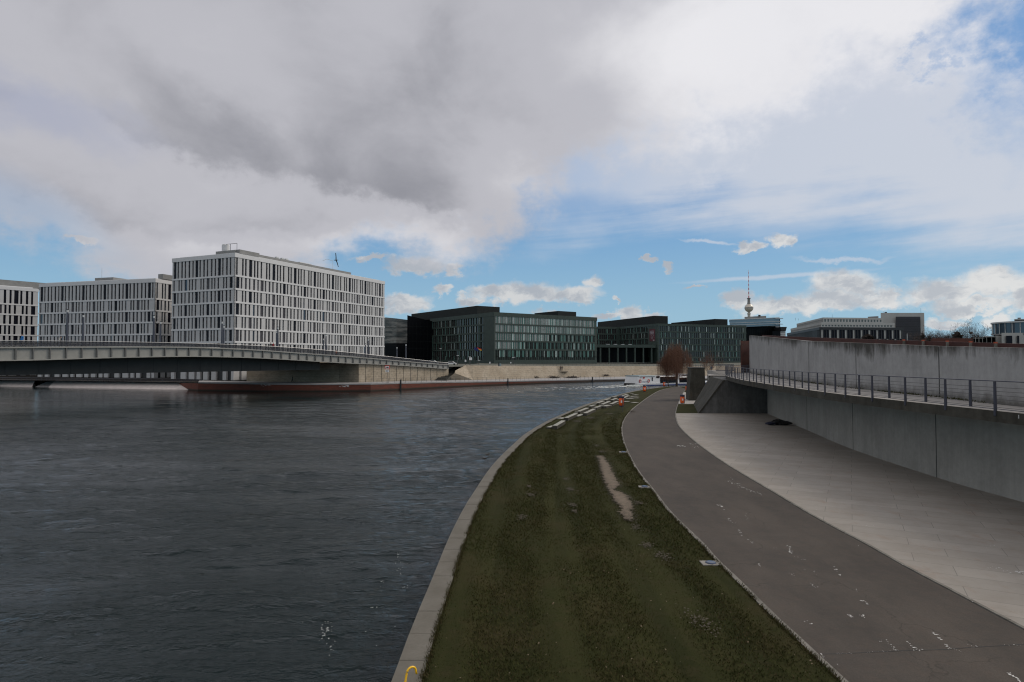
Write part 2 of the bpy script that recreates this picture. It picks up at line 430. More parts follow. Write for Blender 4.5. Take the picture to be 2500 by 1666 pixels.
uv = g.t.nodes.new('ShaderNodeUVMap')   # v = metres below the wall top, u = metres along it
us = g.sep(uv.outputs[0])
st = g.math('ADD', g.math('MULTIPLY', g.noise(g.mapping((1.1, 0.22, 1), src=uv.outputs[0]), 1.0, 7, 0.75), .55), g.math('MULTIPLY', g.noise(g.mapping((0.16, 0.3, 1), src=uv.outputs[0]), 1.0, 3, 0.5), .45))
lim = g.math('MULTIPLY', g.rng(st, 0.42, 0.62), 1.05)
top = g.rng(g.math('SUBTRACT', lim, us[1]), -0.22, 0.50, 0, 0.9)
cl = g.mix(top, cl, (0.040, 0.037, 0.030))
ft = g.rng(g.math('ADD', us[2] if False else g.sep(g.geo.outputs['Position'])[2], g.math('MULTIPLY', g.noise(g.geo.outputs['Position'], 1.3, 5, 0.7), -1.0)), 4.55, 5.0, 0.75, 0.0)
cl = g.mix(ft, cl, (0.055, 0.05, 0.038))
g.l(cl, g.p.inputs['Base Color']); M['conc_up'] = m
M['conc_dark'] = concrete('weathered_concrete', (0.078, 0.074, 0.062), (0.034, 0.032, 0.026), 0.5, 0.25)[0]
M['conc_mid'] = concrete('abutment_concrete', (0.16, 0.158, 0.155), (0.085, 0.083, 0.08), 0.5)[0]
M['conc_pale'] = concrete('pale_concrete', (0.31, 0.30, 0.28), (0.20, 0.19, 0.175), 0.3)[0]
M['walk'] = mat('walkway_paving', (0.36, 0.345, 0.325), 0.85, var=(0.26, 0.245, 0.23), scale=0.9, bump=0.3)
M['joint'] = mat('joint_filler', (0.03, 0.03, 0.03), 0.9)
M['white_wall'] = mat('white_render', (0.46, 0.46, 0.465), 0.6, var=(0.40, 0.40, 0.405), scale=0.3)
M['white_soffit'] = mat('pale_band', (0.58, 0.58, 0.59), 0.6, var=(0.53, 0.53, 0.54), scale=0.5)
M['roof_grey'] = mat('roof_cladding', (0.22, 0.22, 0.215), 0.6, var=(0.16, 0.16, 0.158), scale=0.7)
M['pane_dark'] = mat('dark_window_glass', (0.010, 0.011, 0.017), 0.25, spec=0.08)
M['pane_blind'] = mat('window_with_blind', (0.085, 0.08, 0.088), 0.35, spec=0.15, var=(0.045, 0.045, 0.055), scale=2.0)
M['pane_sky'] = mat('reflecting_window_glass', (0.05, 0.06, 0.08), 0.03, metal=0.55)
M['core_dark'] = mat('building_core', (0.02, 0.02, 0.022), 0.6)
M['green_wall'] = mat('green_grey_panel', (0.046, 0.066, 0.058), 0.6, spec=0.3, var=(0.032, 0.048, 0.042), scale=0.5)
M['green_dark'] = mat('dark_roof_panel', (0.018, 0.022, 0.021), 0.7, spec=0.2, var=(0.013, 0.016, 0.016), scale=0.6)
M['green_glass'] = mat('office_window_glass', (0.035, 0.033, 0.034), 0.07, spec=0.5, metal=0.25)
M['black_glass'] = mat('black_curtain_wall', (0.004, 0.0045, 0.006), 0.3, spec=0.08)
M['fin_a'] = mat('aqua_glass_panel', (0.16, 0.29, 0.25), 0.3, var=(0.10, 0.21, 0.185), scale=3)
M['fin_b'] = mat('pale_glass_panel', (0.50, 0.56, 0.54), 0.3, var=(0.32, 0.42, 0.40), scale=3)
M['fin_d'] = mat('sky_reflection_panel', (0.30, 0.295, 0.29), 0.25, var=(0.16, 0.17, 0.17), scale=2)  # pale tone stands in for bright sky mirrored in the glass
M['fin_c'] = mat('teal_glass_panel', (0.06, 0.15, 0.13), 0.35)
M['steel_edge'] = mat('painted_bridge_steel', (0.275, 0.27, 0.25), 0.5, var=(0.225, 0.22, 0.205), scale=0.8)
M['steel_rib'] = mat('bridge_rib_steel', (0.10, 0.10, 0.098), 0.5)
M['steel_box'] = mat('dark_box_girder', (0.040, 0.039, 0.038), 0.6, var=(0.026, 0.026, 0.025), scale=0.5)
M['asphalt'] = mat('asphalt', (0.06, 0.06, 0.06), 0.9)
M['iron'] = mat('dark_painted_iron', (0.045, 0.048, 0.068), 0.42, spec=0.5)
M['thin_iron'] = mat('thin_grey_rail', (0.07, 0.07, 0.072), 0.5)
M['rail_top'] = mat('pale_handrail', (0.42, 0.42, 0.42), 0.35, metal=0.6)
M['corten'] = mat('corten_steel', (0.085, 0.020, 0.013), 0.75, var=(0.045, 0.012, 0.009), scale=1.5, bump=0.2)
M['corten_post'] = mat('lit_corten_post', (0.42, 0.075, 0.028), 0.6)  # orange tone holds the light that the corten catches
M['orange'] = mat('orange_bin_plastic', (0.80, 0.115, 0.012), 0.4, var=(0.66, 0.09, 0.01), scale=4)
M['navy'] = mat('dark_bin_lid', (0.018, 0.022, 0.05), 0.45)
M['sign_white'] = mat('sign_white', (0.75, 0.75, 0.75), 0.5)
M['sign_red'] = mat('sign_red', (0.62, 0.03, 0.02), 0.5)
M['black'] = mat('black_paint', (0.012, 0.012, 0.014), 0.5)
M['boat_white'] = mat('boat_white_paint', (0.72, 0.73, 0.75), 0.35, var=(0.64, 0.65, 0.67), scale=1.2)
M['boat_blue'] = mat('boat_blue_stripe', (0.03, 0.05, 0.16), 0.4)
M['boat_red'] = mat('boat_red_detail', (0.5, 0.04, 0.03), 0.5)
M['boat_glass'] = mat('boat_dark_glass', (0.01, 0.011, 0.014), 0.1)
M['teal_roof'] = mat('boat_roof', (0.16, 0.22, 0.24), 0.5)
M['bark'] = mat('bark', (0.05, 0.037, 0.028), 0.9, var=(0.03, 0.023, 0.018), scale=5)
M['willow'] = mat('willow_twigs', (0.145, 0.070, 0.040), 0.8, var=(0.12, 0.05, 0.03), scale=0.8)
M['twig'] = mat('winter_twigs', (0.06, 0.042, 0.035), 0.9)
M['dark_paving'] = mat('dark_paving', (0.03, 0.029, 0.028), 1.0, spec=0.0)
M['turf_wear'] = mat('scuffed_soil', (0.062, 0.050, 0.034), 0.95, var=(0.042, 0.035, 0.022), scale=4)
M['hedge'] = mat('bare_hedge', (0.05, 0.038, 0.03), 0.9)
M['yellow'] = mat('yellow_paint', (0.86, 0.50, 0.02), 0.35)
M['blue_glass'] = mat('blue_glass_band', (0.15, 0.20, 0.245), 0.1, metal=0.3)
M['pale_metal'] = mat('pale_metal', (0.48, 0.49, 0.49), 0.45)
M['tower_conc'] = mat('tower_shaft_concrete', (0.40, 0.37, 0.33), 0.7)
M['tower_steel'] = mat('tower_sphere_steel', (0.62, 0.57, 0.50), 0.38, metal=0.35, var=(0.5, 0.46, 0.40), scale=0.15)
M['red_paint'] = mat('red_mast_paint', (0.55, 0.05, 0.06), 0.5)
M['white_paint'] = mat('white_mast_paint', (0.8, 0.8, 0.8), 0.5)
M['stone_block'] = mat('pale_stone_block', (0.33, 0.33, 0.30), 0.85, var=(0.20, 0.20, 0.175), scale=1.4, bump=0.4)
M['kerb'] = mat('kerb_stone', (0.20, 0.19, 0.17), 0.85, var=(0.10, 0.095, 0.08), scale=2.5, bump=0.3)
M['brick_red'] = mat('red_brown_masonry', (0.12, 0.042, 0.03), 0.85, var=(0.08, 0.035, 0.028), scale=0.8)

# --- tan stone wall of the far embankment, jointed courses and pale blotches
m, g = new('tan_embankment_stone', 0.9)
pos = g.geo.outputs['Position']; z = g.sep(pos)
a = g.noise(pos, 0.28, 6, 0.7); b = g.noise(g.mapping((1, 1, 2.2)), 1.2, 6, 0.7)
cl = g.mix(g.rng(a, 0.38, 0.64), (0.30, 0.245, 0.18), (0.40, 0.34, 0.265))
cl = g.mix(g.rng(b, 0.44, 0.72, 0, 0.8), cl, (0.175, 0.155, 0.12))
wv = g.t.nodes.new('ShaderNodeTexWave'); wv.bands_direction = 'Z'; wv.inputs['Scale'].default_value = 0.55; wv.inputs['Distortion'].default_value = 0.6
g.l(pos, wv.inputs['Vector']); cl = g.mix(g.rng(wv.outputs['Fac'], 0.0, 0.12, 0.35, 0), cl, (0.13, 0.115, 0.09))
g.l(cl, g.p.inputs['Base Color']); g.l(g.bump(b, 0.5, 0.05), g.p.inputs['Normal']); M['tan'] = m
# --- white graffiti-like weathering stays in the lit quay wall
m, g = new('red_quay_masonry', 0.85)
pos = g.geo.outputs['Position']; px_ = g.sep(pos)
a = g.noise(g.mapping((1, 1, 3)), 0.9, 6, 0.7)
cl = g.mix(g.rng(a, 0.36, 0.66), (0.16, 0.045, 0.028), (0.085, 0.032, 0.023))
cl = g.mix(g.rng(px_[2], 0.10, 0.42, 0.93, 0.0), cl, (0.022, 0.022, 0.016))      # wet, algae-dark waterline
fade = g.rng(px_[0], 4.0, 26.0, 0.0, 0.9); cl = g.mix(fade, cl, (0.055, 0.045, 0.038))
g.l(cl, g.p.inputs['Base Color']); M['red_quay'] = m
M['prom'] = mat('quay_paving', (0.30, 0.295, 0.30), 0.85, var=(0.24, 0.235, 0.235), scale=0.8)
M['slope'] = mat('sloped_granite_bank', (0.56, 0.50, 0.48), 0.85, var=(0.42, 0.385, 0.37), scale=1.1, bump=0.4, bscale=6)
M['far_ground'] = mat('far_ground', (0.10, 0.10, 0.085), 0.95, var=(0.07, 0.075, 0.055), scale=0.05)

# --- river water: wind ripples, longer waves, calm streaks
m, g = new('river_water', 0.085, (0.004, 0.011, 0.012), 0.5)
g.p.inputs['IOR'].default_value = 1.333; g.p.inputs['Specular IOR Level'].default_value = 0.34
pos = g.geo.outputs['Position']
s1 = g.noise(g.mapping((1, 2.1, 1), (0, 0, math.radians(-14))), 1.5, 5, 0.62, 0.25)
s2 = g.noise(g.mapping((1, 2.6, 1), (0, 0, math.radians(12))), 0.55, 4, 0.55, 0.3)
s3 = g.noise(g.mapping((1, 1.6, 1), (0, 0, math.radians(-5))), 5.0, 3, 0.55)
calm = g.rng(g.noise(g.mapping((0.35, 1.6, 1), (0, 0, math.radians(8))), 0.07, 4, 0.55, 0.6), 0.36, 0.62, 0.45, 1.15)
h = g.math('ADD', g.math('ADD', g.math('MULTIPLY', s1, 1.0), g.math('MULTIPLY', s2, 1.2)), g.math('MULTIPLY', s3, 0.32))
h = g.math('MULTIPLY', h, calm)
# sheltered, calmer water in the lee of the bridge
pz = g.sep(pos); sdist = g.math('ADD', g.math('MULTIPLY', g.math('ADD', pz[0], 71.2), 0.834), g.math('MULTIPLY', g.math('ADD', pz[1], -91.0), -0.551))
h = g.math('MULTIPLY', h, g.rng(sdist, 4, 42, 0.22, 1.0, True))
g.l(g.bump(h, 1.0, 0.13), g.p.inputs['Normal'])
M['water'] = m
M['foam'] = mat('foam', (0.75, 0.77, 0.75), 0.8)

# --- turf: dark winter green, brown thatch, tyre-like furrows along the bank come from the mesh
m, g = new('winter_turf', 0.95, spec=0.05)
pos = g.geo.outputs['Position']; uvn = g.t.nodes.new('ShaderNodeUVMap')
a = g.noise(pos, 0.35, 6, 0.7); b = g.noise(pos, 2.2, 6, 0.75); c = g.noise(pos, 13, 5, 0.8)
e = g.noise(g.mapping((9, 0.045, 1), src=uvn.outputs[0]), 1.0, 4, 0.55); e2 = g.noise(g.mapping((4, 0.03, 1), src=uvn.outputs[0]), 1.0, 3, 0.5)
cl = g.mix(g.rng(e, 0.40, 0.60), (0.023, 0.026, 0.009), (0.040, 0.042, 0.015))
cl = g.mix(g.rng(e2, 0.42, 0.60, 0, 0.5), cl, (0.026, 0.030, 0.011))
cl = g.mix(g.rng(a, 0.50, 0.72, 0, 0.6), cl, (0.058, 0.045, 0.023))
cl = g.mix(g.rng(b, 0.48, 0.70, 0, 0.5), cl, (0.052, 0.040, 0.023))
cl = g.mix(g.rng(c, 0.40, 0.70, 0, 0.45), cl, (0.016, 0.018, 0.008))
g.l(cl, g.p.inputs['Base Color']); g.l(g.bump(c, 0.7, 0.04), g.p.inputs['Normal']); M['turf'] = m
M['blade_a'] = mat('green_blades', (0.039, 0.045, 0.016), 0.9, spec=0.03, var=(0.055, 0.053, 0.022), scale=0.7)
M['blade_b'] = mat('straw_blades', (0.070, 0.054, 0.029), 0.9, spec=0.03, var=(0.045, 0.038, 0.019), scale=0.9)
M['earth'] = mat('bare_earth', (0.165, 0.130, 0.095), 0.95, var=(0.095, 0.075, 0.053), scale=3.2, bump=0.9, bscale=9)

# --- asphalt path with brownish wear in long bands and aggregate speckle
m, g = new('path_asphalt', 0.9, spec=0.25)
pos = g.geo.outputs['Position']
a = g.noise(g.mapping((1.2, 0.5, 1), (0, 0, math.radians(20))), 0.5, 6, 0.65); b = g.noise(pos, 30, 3, 0.8); c = g.noise(pos, 3.2, 6, 0.7)
cl = g.mix(g.rng(a, 0.36, 0.64), (0.052, 0.046, 0.041), (0.084, 0.072, 0.062))
pt = g.noise(g.mapping((0.35, 1.1, 1), (0, 0, 0.15)), 0.8, 6, 0.7); cl = g.mix(g.rng(pt, 0.52, 0.66, 0, 0.45), cl, (0.050, 0.046, 0.043))
vo = g.t.nodes.new('ShaderNodeTexVoronoi'); vo.feature = 'DISTANCE_TO_EDGE'; vo.inputs['Scale'].default_value = 0.22
nd = g.t.nodes.new('ShaderNodeVectorMath'); nd.operation = 'ADD'; g.l(pos, nd.inputs[0]); nv = g.t.nodes.new('ShaderNodeTexNoise'); nv.inputs['Scale'].default_value = 1.3; nv.inputs['Detail'].default_value = 6; g.l(pos, nv.inputs['Vector']); g.l(nv.outputs[1], nd.inputs[1]); g.l(nd.outputs[0], vo.inputs['Vector'])
cl = g.mix(g.math('MULTIPLY', g.rng(vo.outputs[0], 0.0, 0.006, 1.0, 0.0), g.rng(a, 0.46, 0.56, 0, 0.6)), cl, (0.022, 0.020, 0.018))
cl = g.mix(g.rng(c, 0.45, 0.72, 0, 0.5), cl, (0.088, 0.068, 0.055))
cl = g.mix(g.rng(b, 0.35, 0.7, 0, 0.5), cl, (0.034, 0.031, 0.028))
g.l(cl, g.p.inputs['Base Color']); g.l(g.bump(b, 0.5, 0.008), g.p.inputs['Normal']); M['path'] = m
# --- big pale paving slabs laid along the plaza, stained by leaves and water
m, g = new('plaza_slabs', 0.85, spec=0.3)
pos = g.geo.outputs['Position']
mp = g.mapping((1, 1, 1), (0, 0, math.radians(28)))
br = g.t.nodes.new('ShaderNodeTexBrick'); g.l(mp, br.inputs['Vector'])
br.inputs['Scale'].default_value = 1.0; br.inputs['Mortar Size'].default_value = 0.012; br.inputs['Mortar Smooth'].default_value = 0.3
br.inputs['Brick Width'].default_value = 2.6; br.inputs['Row Height'].default_value = 0.95; br.offset = 0.37
br.inputs['Color1'].default_value = (0.315, 0.295, 0.267, 1); br.inputs['Color2'].default_value = (0.272, 0.255, 0.230, 1); br.inputs['Mortar'].default_value = (0.17, 0.16, 0.15, 1)
a = g.noise(pos, 0.6, 6, 0.7); b = g.noise(g.mapping((1, 0.5, 1), (0, 0, 0.5)), 1.7, 6, 0.75); c = g.noise(pos, 16, 4, 0.8)
cl = g.mix(g.rng(a, 0.42, 0.70, 0, 0.5), br.outputs['Color'], (0.20, 0.175, 0.15))
cl = g.mix(g.rng(b, 0.55, 0.74, 0, 0.6), cl, (0.25, 0.18, 0.14))
cl = g.mix(g.rng(c, 0.62, 0.78, 0, 0.6), cl, (0.10, 0.085, 0.07))
g.l(cl, g.p.inputs['Base Color']); g.l(g.bump(c, 0.3, 0.01), g.p.inputs['Normal']); M['plaza'] = m
m, g = new('coping_granite', 0.85, spec=0.3)
pos = g.geo.outputs['Position']
a = g.noise(pos, 0.9, 6, 0.7); b = g.noise(pos, 11, 5, 0.8)
cl = g.mix(g.rng(a, 0.36, 0.66), (0.110, 0.102, 0.085), (0.150, 0.141, 0.122)); cl = g.mix(g.rng(b, 0.45, 0.75, 0, 0.5), cl, (0.09, 0.085, 0.072))
g.l(cl, g.p.inputs['Base Color']); g.l(g.bump(b, 0.4, 0.02), g.p.inputs['Normal']); M['coping'] = m
# ================================================================ THE SOUTH BANK
Z0 = 0.90                                                # promenade, lawn and plaza level (water is 0)
def fn(pts):                                             # x as a function of distance y
    ys = [p[1] for p in pts]; xs = [p[0] for p in pts]
    return lambda y: float(np.interp(y, ys, xs))
def line_px(lst, z=Z0, near=True, ext=14):
    P = [at(x, y, z) for x, y in lst]
    P.sort(key=lambda p: p.y)
    if near:
        d = (P[0]-P[2]).normalized(); P = [P[0]+d*ext]+P
    return P
outer = line_px([(956.5, 1663.6), (986, 1583), (1018.9, 1500), (1042.6, 1443.7), (1066, 1387), (1090, 1327.8), (1114, 1277), (1137.7, 1232.7),
    (1158.5, 1200), (1206, 1132), (1262, 1077), (1288, 1056), (1332, 1030.5), (1380, 1008.5), (1433.5, 987), (1500, 967), (1535.7, 957.5), (1571, 951), (1614.8, 945.5), (1650, 942.8)])
outer = smoothline(outer, 5)
fo = fn(outer)
pathL = line_px([(2064, 1659), (1958, 1560), (1890, 1499), (1822, 1431), (1754, 1366.6), (1719, 1327), (1681, 1291), (1637.6, 1248), (1591.6, 1189),
    (1561, 1151), (1535.5, 1105), (1523, 1072), (1519.5, 1050), (1521, 1036), (1526, 1023), (1534.4, 1010.5), (1547, 997.8), (1565, 983.7), (1584, 969.7), (1604.6, 957), (1622, 950.5), (1648, 945)])
pathR = line_px([(2500, 1536.6), (2346, 1455), (2210, 1383.6), (2108, 1325.8), (1992, 1264.6), (1883.6, 1200), (1795.7, 1148), (1744.7, 1115), (1693.7, 1077),
    (1664.5, 1050), (1654, 1036), (1649.5, 1022), (1648, 1010.5), (1650.5, 997.8), (1654, 987.5), (1659, 974.8), (1667, 960), (1673, 953), (1684, 946.5)])
fL, fR = fn(smoothline(pathL, 4)), fn(smoothline(pathR, 4))
LOW = smoothline([Vector(p+(0,)) for p in [(25, -12), (23.4, 0), (22.2, 14), (21.8, 27), (21.9, 33), (23.1, 43.6), (25.4, 55), (28.5, 71.0)]], 6)
fW = fn(LOW)
ys = [-2+i*1.0 for i in range(60)]+[58+i*2.0 for i in range(40)]+[138+i for i in range(6)]
COP = 0.58
def off_in(y):                                           # inner edge of the coping
    e = 0.4; t = Vector((fo(y+e)-fo(y-e), 2*e)).normalized()
    return fo(y)+COP/max(t.y, 0.35)
river = MB(); river.face([(-900, -400, -.09), (900, -400, -.09), (900, 900, -.09), (-900, 900, -.09)])
struct('water', river, M['water'])
def waves(nr=880, nc=640):
    # wind waves as real geometry, finer where they are near enough to be seen one by one
    y = 8*(31.0)**(np.arange(nr)/(nr-1)); u = np.linspace(-1.25, .62, nc); X = y[:, None]*u[None, :]; Y = np.repeat(y[:, None], nc, 1)
    g = np.random.default_rng(12); Z = np.zeros_like(X); sp = Y*.0042
    patch = .5+.5*np.sin(X*.021+Y*.035+1.2*np.sin(Y*.017+X*.009))*np.sin(Y*.052-X*.013+np.sin(X*.05)); patch = .55+.65*patch
    for lam in np.geomspace(.38, 7.5, 34):
        th = g.normal(math.radians(84), .42); k = 2*math.pi/lam; ph = g.random()*6.28; a = .0046*lam*(.75 if lam > 3 else 1)
        att = np.clip(lam/(sp*3.2)-.6, 0, 1); w = np.sin(k*(X*math.cos(th)+Y*math.sin(th))+ph+.9*np.sin(X*.11*g.random()+Y*.13*g.random()+ph))
        Z += a*att*(w+.25*np.sin(2*(k*(X*math.cos(th)+Y*math.sin(th))+ph)))
    Z = Z*patch
    sd_ = (X+71.2)*.834-(Y-91.0)*.551; q = np.clip((sd_-4)/38, 0, 1); Z *= .22+.78*q*q*(3-2*q)
    me = bpy.data.meshes.new('river_water'); n = nr*nc; me.vertices.add(n); me.vertices.foreach_set('co', np.stack([X, Y, Z], 2).astype(np.float32).ravel())
    i = (np.arange(nr-1)[:, None]*nc+np.arange(nc-1)[None, :]).ravel(); f = np.stack([i, i+1, i+nc+1, i+nc], 1).ravel(); m = len(i)
    me.loops.add(4*m); me.loops.foreach_set('vertex_index', f); me.polygons.add(m); me.polygons.foreach_set('loop_start', np.arange(0, 4*m, 4))
    me.polygons.foreach_set('use_smooth', np.ones(m, bool)); me.update(calc_edges=True); me.materials.append(M['water'])
    o = bpy.data.objects.new('river_water', me); col_.objects.link(o); return tag(o, kind='structure')
waves()
base = MB(); pts = [p for p in outer]
tail = [Vector((60, 158, 0)), Vector((90, 172, 0)), Vector((180, 210, 0)), Vector((400, 230, 0)), Vector((400, -60, 0)), Vector((0, -60, 0))]
poly = [Vector((p.x+0.1, p.y, 0)) for p in outer if p.y < 150]+tail
for i in range(len(ys)-1):
    y0, y1 = ys[i], ys[i+1]
    base.face([(fo(y0)+.1, y0, Z0-.06), (60, y0, Z0-.06), (60, y1, Z0-.06), (fo(y1)+.1, y1, Z0-.06)])
base.face([(fo(143)+.1, 143, Z0-.06), (60, 143, Z0-.06), (60, 158, Z0-.06), (54, 154, Z0-.06)])
base.face([(60, 40, Z0-.06), (400, 40, Z0-.06), (400, 230, Z0-.06), (180, 210, Z0-.06), (90, 172, Z0-.06), (60, 158, Z0-.06)])
base.face([(60, -60, Z0-.06), (400, -60, Z0-.06), (400, 40, Z0-.06), (60, 40, Z0-.06)])
struct('ground', base, M['far_ground'])
# lawn with shallow furrows that follow the bank
lawn = MB(); NX = 36; rows = []
rnd = random.Random(4)
bumps = [(rnd.uniform(-3, 12), rnd.uniform(10, 90), rnd.uniform(.4, 1.6), rnd.uniform(-.03, .035)) for _ in range(90)]
for y in ys:
    a, b = off_in(y)+.0, fL(y)-.14
    for i in range(NX+1):
        s = i/NX; x = a+(b-a)*s
        z = Z0+.02*math.sin(s*19+math.sin(y*.13)*1.3)+.012*math.sin(s*41+y*.4)
        z *= 1.0
        for bx, by, br_, bh in bumps:
            q = ((x-bx)**2+(y-by)**2)/(br_*br_)
            if q < 6: z += bh*math.exp(-q)
        if i in (0, NX): z = Z0-.012
        lawn.v.append((x, y, z))
for r in range(len(ys)-1):
    for i in range(NX):
        k = r*(NX+1)+i; lawn.f.append((k, k+1, k+NX+2, k+NX+1)); lawn.m.append(0)
lo = struct('lawn', lawn, M['turf'], True)
uvl = lo.data.uv_layers.new(name='UVMap')
for lp in lo.data.loops:
    k = lp.vertex_index; uvl.data[lp.index].uv = ((k % (NX+1))/NX, ys[k//(NX+1)])
# strip of bare earth worn into the lawn
strip = [(775, 525), (830, 530), (890, 610), (930, 700), (990, 810), (945, 860), (1060, 910), (1120, 1000), (1110, 1080), (1135, 1140), (1090, 1165), (1040, 1130),
         (1000, 1080), (1020, 1030), (940, 960), (890, 880), (860, 790), (820, 700), (800, 600)]
sp = [at(1260+x/3.92, 980+y/3.92, Z0) for x, y in strip]
def ragged(pts, amp, step, seed):
    r = random.Random(seed); out = []
    for p in resample(pts+[pts[0]], step)[:-1]:
        out.append((p.x+r.gauss(0, amp), p.y+r.gauss(0, amp*1.8)))
    return out
earth_poly = ragged(sp, .035, .10, 5)
def inside(x, y, poly):
    c = False; j = len(poly)-1
    for i in range(len(poly)):
        if (poly[i][1] > y) != (poly[j][1] > y) and x < (poly[j][0]-poly[i][0])*(y-poly[i][1])/(poly[j][1]-poly[i][1])+poly[i][0]: c = not c
        j = i
    return c
r5_ = random.Random(2); earth = MB(); ey0, ey1 = min(p[1] for p in earth_poly), max(p[1] for p in earth_poly); prev = None
for k in range(int((ey1-ey0)/.09)):
    y = ey0+k*.09+.02; xs_ = [q*.02+min(p[0] for p in earth_poly) for q in range(int((max(p[0] for p in earth_poly)-min(p[0] for p in earth_poly))/.02)+2)]
    ins = [x for x in xs_ if inside(x, y, earth_poly)]
    if not ins: prev = None; continue
    cur = (min(ins), max(ins), y)
    cur = (cur[0]+r5_.gauss(0, .06), cur[1]+r5_.gauss(0, .06), y)
    if prev: earth.face([(prev[0], prev[2], Z0+.06), (prev[1], prev[2], Z0+.06), (cur[1], cur[2], Z0+.06), (cur[0], cur[2], Z0+.06)])
    prev = cur

scuff = MB()
gx0, gx1 = min(p[0] for p in earth_poly), max(p[0] for p in earth_poly); gy0, gy1 = min(p[1] for p in earth_poly), max(p[1] for p in earth_poly)
st_ = 0.07; r5 = random.Random(8)
for iy in range(int((gy1-gy0)/(st_*2.4))+1):
    for ix in range(int((gx1-gx0)/st_)+1):
        x, y = gx0+ix*st_, gy0+iy*st_*2.4
        pass
for cx, cy, rr in [(1390, 1197, .28), (1382, 1172, .2), (1295, 1210, .22), (1292, 1190, .15), (1275, 1265, .22), (1398, 1236, .25), (1402, 1250, .16), (1560, 1230, .22),
                   (1555, 1290, .25), (1620, 1362, .3), (1580, 1335, .22), (1715, 1525, .35), (1470, 1105, .3), (1456, 1090, .25), (1545, 1005, .5), (1440, 1022, .7), (1410, 1030, .6), (1490, 1012, .5)]:
    c = at(cx, cy, Z0)
    for k in range(int(300*rr)):
        ex, ey, es = c.x+r5.gauss(0, rr*.42), c.y+r5.gauss(0, rr*.9), r5.uniform(.008, .028)*(1+c.y*.02)
        scuff.face([(ex+es*math.cos(q*1.25)*r5.uniform(.5, 1.2), ey+es*1.3*math.sin(q*1.25)*r5.uniform(.5, 1.2), Z0+.045+.0003*k) for q in range(5)])
struct('bare_earth', earth, M['earth'])
for k in range(5200):                                    # crumbs of soil along the ragged border of the bare strip
    i = r5.randrange(len(earth_poly)); ex, ey = earth_poly[i][0]+r5.gauss(0, .10), earth_poly[i][1]+r5.gauss(0, .22); es = r5.uniform(.006, .022)
    scuff.face([(ex+es*math.cos(q*1.25)*r5.uniform(.5, 1.2), ey+es*1.3*math.sin(q*1.25)*r5.uniform(.5, 1.2), Z0+.066) for q in range(5)])
tag(scuff.build('scuffed_soil', M['turf_wear']), 'small scuffed patches of bare soil in the turf', 'soil', kind='stuff')
# grass blades over the near lawn
def blades(name, mt, n, h, seed, ymax=74):
    g = np.random.default_rng(seed)
    y = 7+(ymax-7)*g.random(n*2)**1.7; s = g.random(n*2)
    nz = np.sin(s*23+y*.8)+np.sin(y*1.9+s*7)*.8+np.sin(s*61-y*3.1)*.6
    keep = (nz > g.uniform(-4.5, 1.0, n*2)) & (g.random(n*2) < np.clip((ymax-y)/30, 0, 1)); y, s = y[keep][:n], s[keep][:n]
    yy = np.linspace(5, ymax+1, 200)
    a = np.interp(y, yy, [off_in(v) for v in yy]); b = np.interp(y, yy, [fL(v)-.14 for v in yy]); x = a+(b-a)*s
    k = np.array([not inside(p, q, earth_poly) for p, q in zip(x, y)]); x, y = x[k], y[k]; n = len(x)
    ang = g.random(n)*6.283; w = .006+.008*g.random(n)+y*.0002; hh = h*(.45+g.random(n)); lean = g.normal(0, .035, (n, 2))
    v = np.zeros((n, 3, 3)); dxx, dyy = np.cos(ang)*w, np.sin(ang)*w
    v[:, 0] = np.stack([x-dxx, y-dyy, np.full(n, Z0-.01)], 1); v[:, 1] = np.stack([x+dxx, y+dyy, np.full(n, Z0-.01)], 1)
    v[:, 2] = np.stack([x+lean[:, 0], y+lean[:, 1], Z0+hh], 1)
    me = bpy.data.meshes.new(name); me.vertices.add(3*n); me.vertices.foreach_set('co', v.ravel())
    me.loops.add(3*n); me.loops.foreach_set('vertex_index', np.arange(3*n)); me.polygons.add(n)
    me.polygons.foreach_set('loop_start', np.arange(0, 3*n, 3)); me.update(calc_edges=True); me.materials.append(mt)
    o = bpy.data.objects.new(name, me); col_.objects.link(o); return tag(o, kind='stuff')
tag(blades('grass', M['blade_a'], 130000, .045, 1), 'short dark winter grass on the river bank', 'grass')
tag(blades('dry_grass', M['blade_b'], 40000, .035, 2), 'straw-coloured dead blades among the green turf', 'grass')
# longer grass leaning over the coping and the kerb
mb = MB(); r = random.Random(31)
for i in range(26000):
    y = 9+66*r.random()**1.5
    if r.random() < .6: x = off_in(y)+r.gauss(.01, .035); ln_ = -.03
    else: x = fL(y)-.14+r.gauss(-.01, .03); ln_ = .03
    if math.sin(y*3.1)+math.sin(y*1.27+2)+math.sin(y*7.7)*.6 < r.uniform(-2.2, 1.4): continue
    h = r.uniform(.03, .10); w = .008+y*.00018; an = r.random()*3.14
    mb.face([(x-w*math.cos(an), y-w*math.sin(an), Z0-.01), (x+w*math.cos(an), y+w*math.sin(an), Z0-.01), (x+ln_+r.gauss(0, .03), y+r.gauss(0, .03), Z0+h)], i % 2)
tag(mb.build('edge_grass', [M['blade_a'], M['blade_b']]), 'uneven longer grass hanging over the coping and the kerb', 'grass', kind='stuff')
